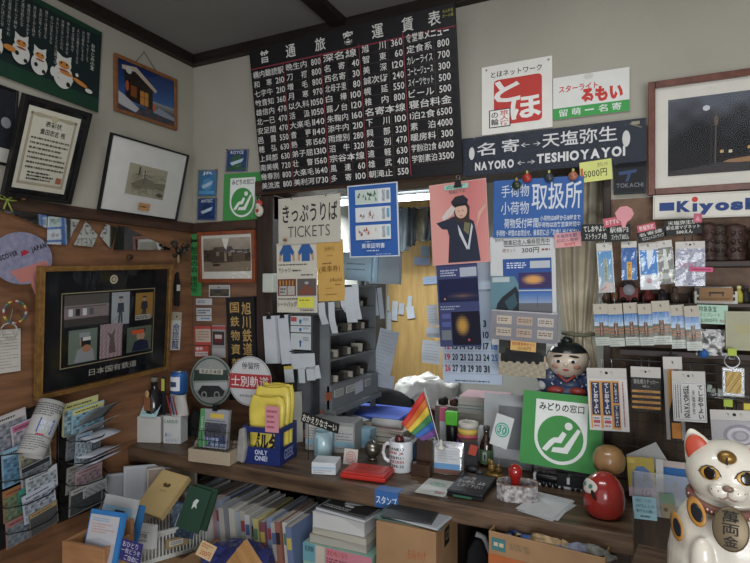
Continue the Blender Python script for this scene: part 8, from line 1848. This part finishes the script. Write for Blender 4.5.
# fanned sheets sticking out of the corner rack
e, M, w, h = rk2
for i, (fy, wd, col, lb) in enumerate(((.13, .11, '#77797c', 'dark photo leaflet bending out at the top of the corner rack'), (.235, .12, '#9a9da2', 'white leaflet with picture bending out below the dark one'), (.27, .10, '#a9adb5', 'plain white leaflet bending out under the picture leaflet'), (.42, .09, '#b5b8c0', 'uppermost of the white sheets fanning out of the second tier'), (.455, .10, '#b0b3bb', 'second of the white sheets fanning out of the second tier'), (.49, .10, '#abaeb8', 'third of the white sheets fanning out of the second tier'), (.535, .12, '#b3b6c2', 'lowest and longest white sheet fanning out of the second tier'))):
    m = MB()
    def bend(u, v, wd=wd, i=i): wd = wd*.5; return ((v-.5)*w*.72+u*.03, .012*math.sin(u*1.8+i)-.012*u*u*(i % 3 == 2)+.012*u+.030*(i < 2)*u, .03+wd*u)
    m.grid(bend, 10, 4, col); o = m.obj('bent_leaflet', None, M @ Matrix.Translation((.02, (.5-fy)*h, 0)) @ Matrix.Rotation(.12, 4, 'Z'), solid=.0012, label=lb, cat='leaflet', group='leaflets bending out of the corner rack')
# rolled newspaper
A1 = PX(31, 455, .10); B1_ = PX(52, 404, .075)
d = B1_-A1; q = d.to_track_quat('Z', 'Y').to_matrix().to_4x4(); q.translation = A1
R_ = mpp(A1)*13
e = empty('rolled_newspaper', M=q, label='rolled newspaper with a blue headline stuck in the rack at the picture edge', cat='newspaper')
m = MB()
def spiral(u, v): a = u*2*PI*2.3; r_ = R_*(1-.14*u); return (r_*math.cos(a), r_*math.sin(a), d.length*(v*1.05-.02))
m.grid(spiral, 60, 4, '#aaa9a6'); m.obj('paper', e, solid=.0008)
cd = (CAMP-A1).normalized(); lc = q.to_3x3().inverted() @ cd; a0 = math.atan2(lc.y, lc.x)
s = Sheet(R_*3.0, d.length, .0004, body=False); s.rect(38, 34, 74, 62, '#24509a'); s.text('鉄道', 40, 38, 56, 58, '#c4ccda', .03, vert=True); s.text('旅行', 57, 38, 73, 58, '#c4ccda', .03, vert=True); s.lines(4, 4, 96, 30, 6, '#3a3a3c', 4, .4); s.lines(4, 66, 96, 96, 7, '#55565a', 7, .3); s.rect(40, 64, 60, 67, '#a8405a')
R1 = R_*1.02; s.v = [((R1+z)*math.cos(a0+x/R1), (R1+z)*math.sin(a0+x/R1), y+d.length/2) for x, y, z in s.v]; s.obj('print', e)
# ================================================================ light
def area(name, loc, rot, sx, sy, power, col=(1, 1, 1)):
    l = bpy.data.lights.new(name, 'AREA'); l.shape = 'RECTANGLE'; l.size = sx; l.size_y = sy; l.energy = power; l.color = col
    o = bpy.data.objects.new(name, l); COL.objects.link(o); o.location = loc; o.rotation_euler = rot; return o
w = bpy.data.worlds.new('world'); sc.world = w; w.use_nodes = True
w.node_tree.nodes['Background'].inputs[0].default_value = (.926, .93, 1.0, 1); w.node_tree.nodes['Background'].inputs[1].default_value = .92
def aim(frm, to): return (Vector(to)-Vector(frm)).to_track_quat('-Z', 'Y').to_euler()
L1 = (2.55, -3.0, 1.10)
area('window_daylight', L1, aim(L1, (1.2, 0, 1.0)), 1.2, .9, 40, (.95, .98, 1.0))
area('ceiling_lamp', (1.5, -1.15, 2.42), (0, 0, 0), 1.2, .2, 15, (.95, .98, 1.0))
sc.view_settings.view_transform = 'Standard'; sc.view_settings.look = 'None'; sc.view_settings.gamma = 1; sc.view_settings.exposure = 0
sc.view_settings.use_curve_mapping = False
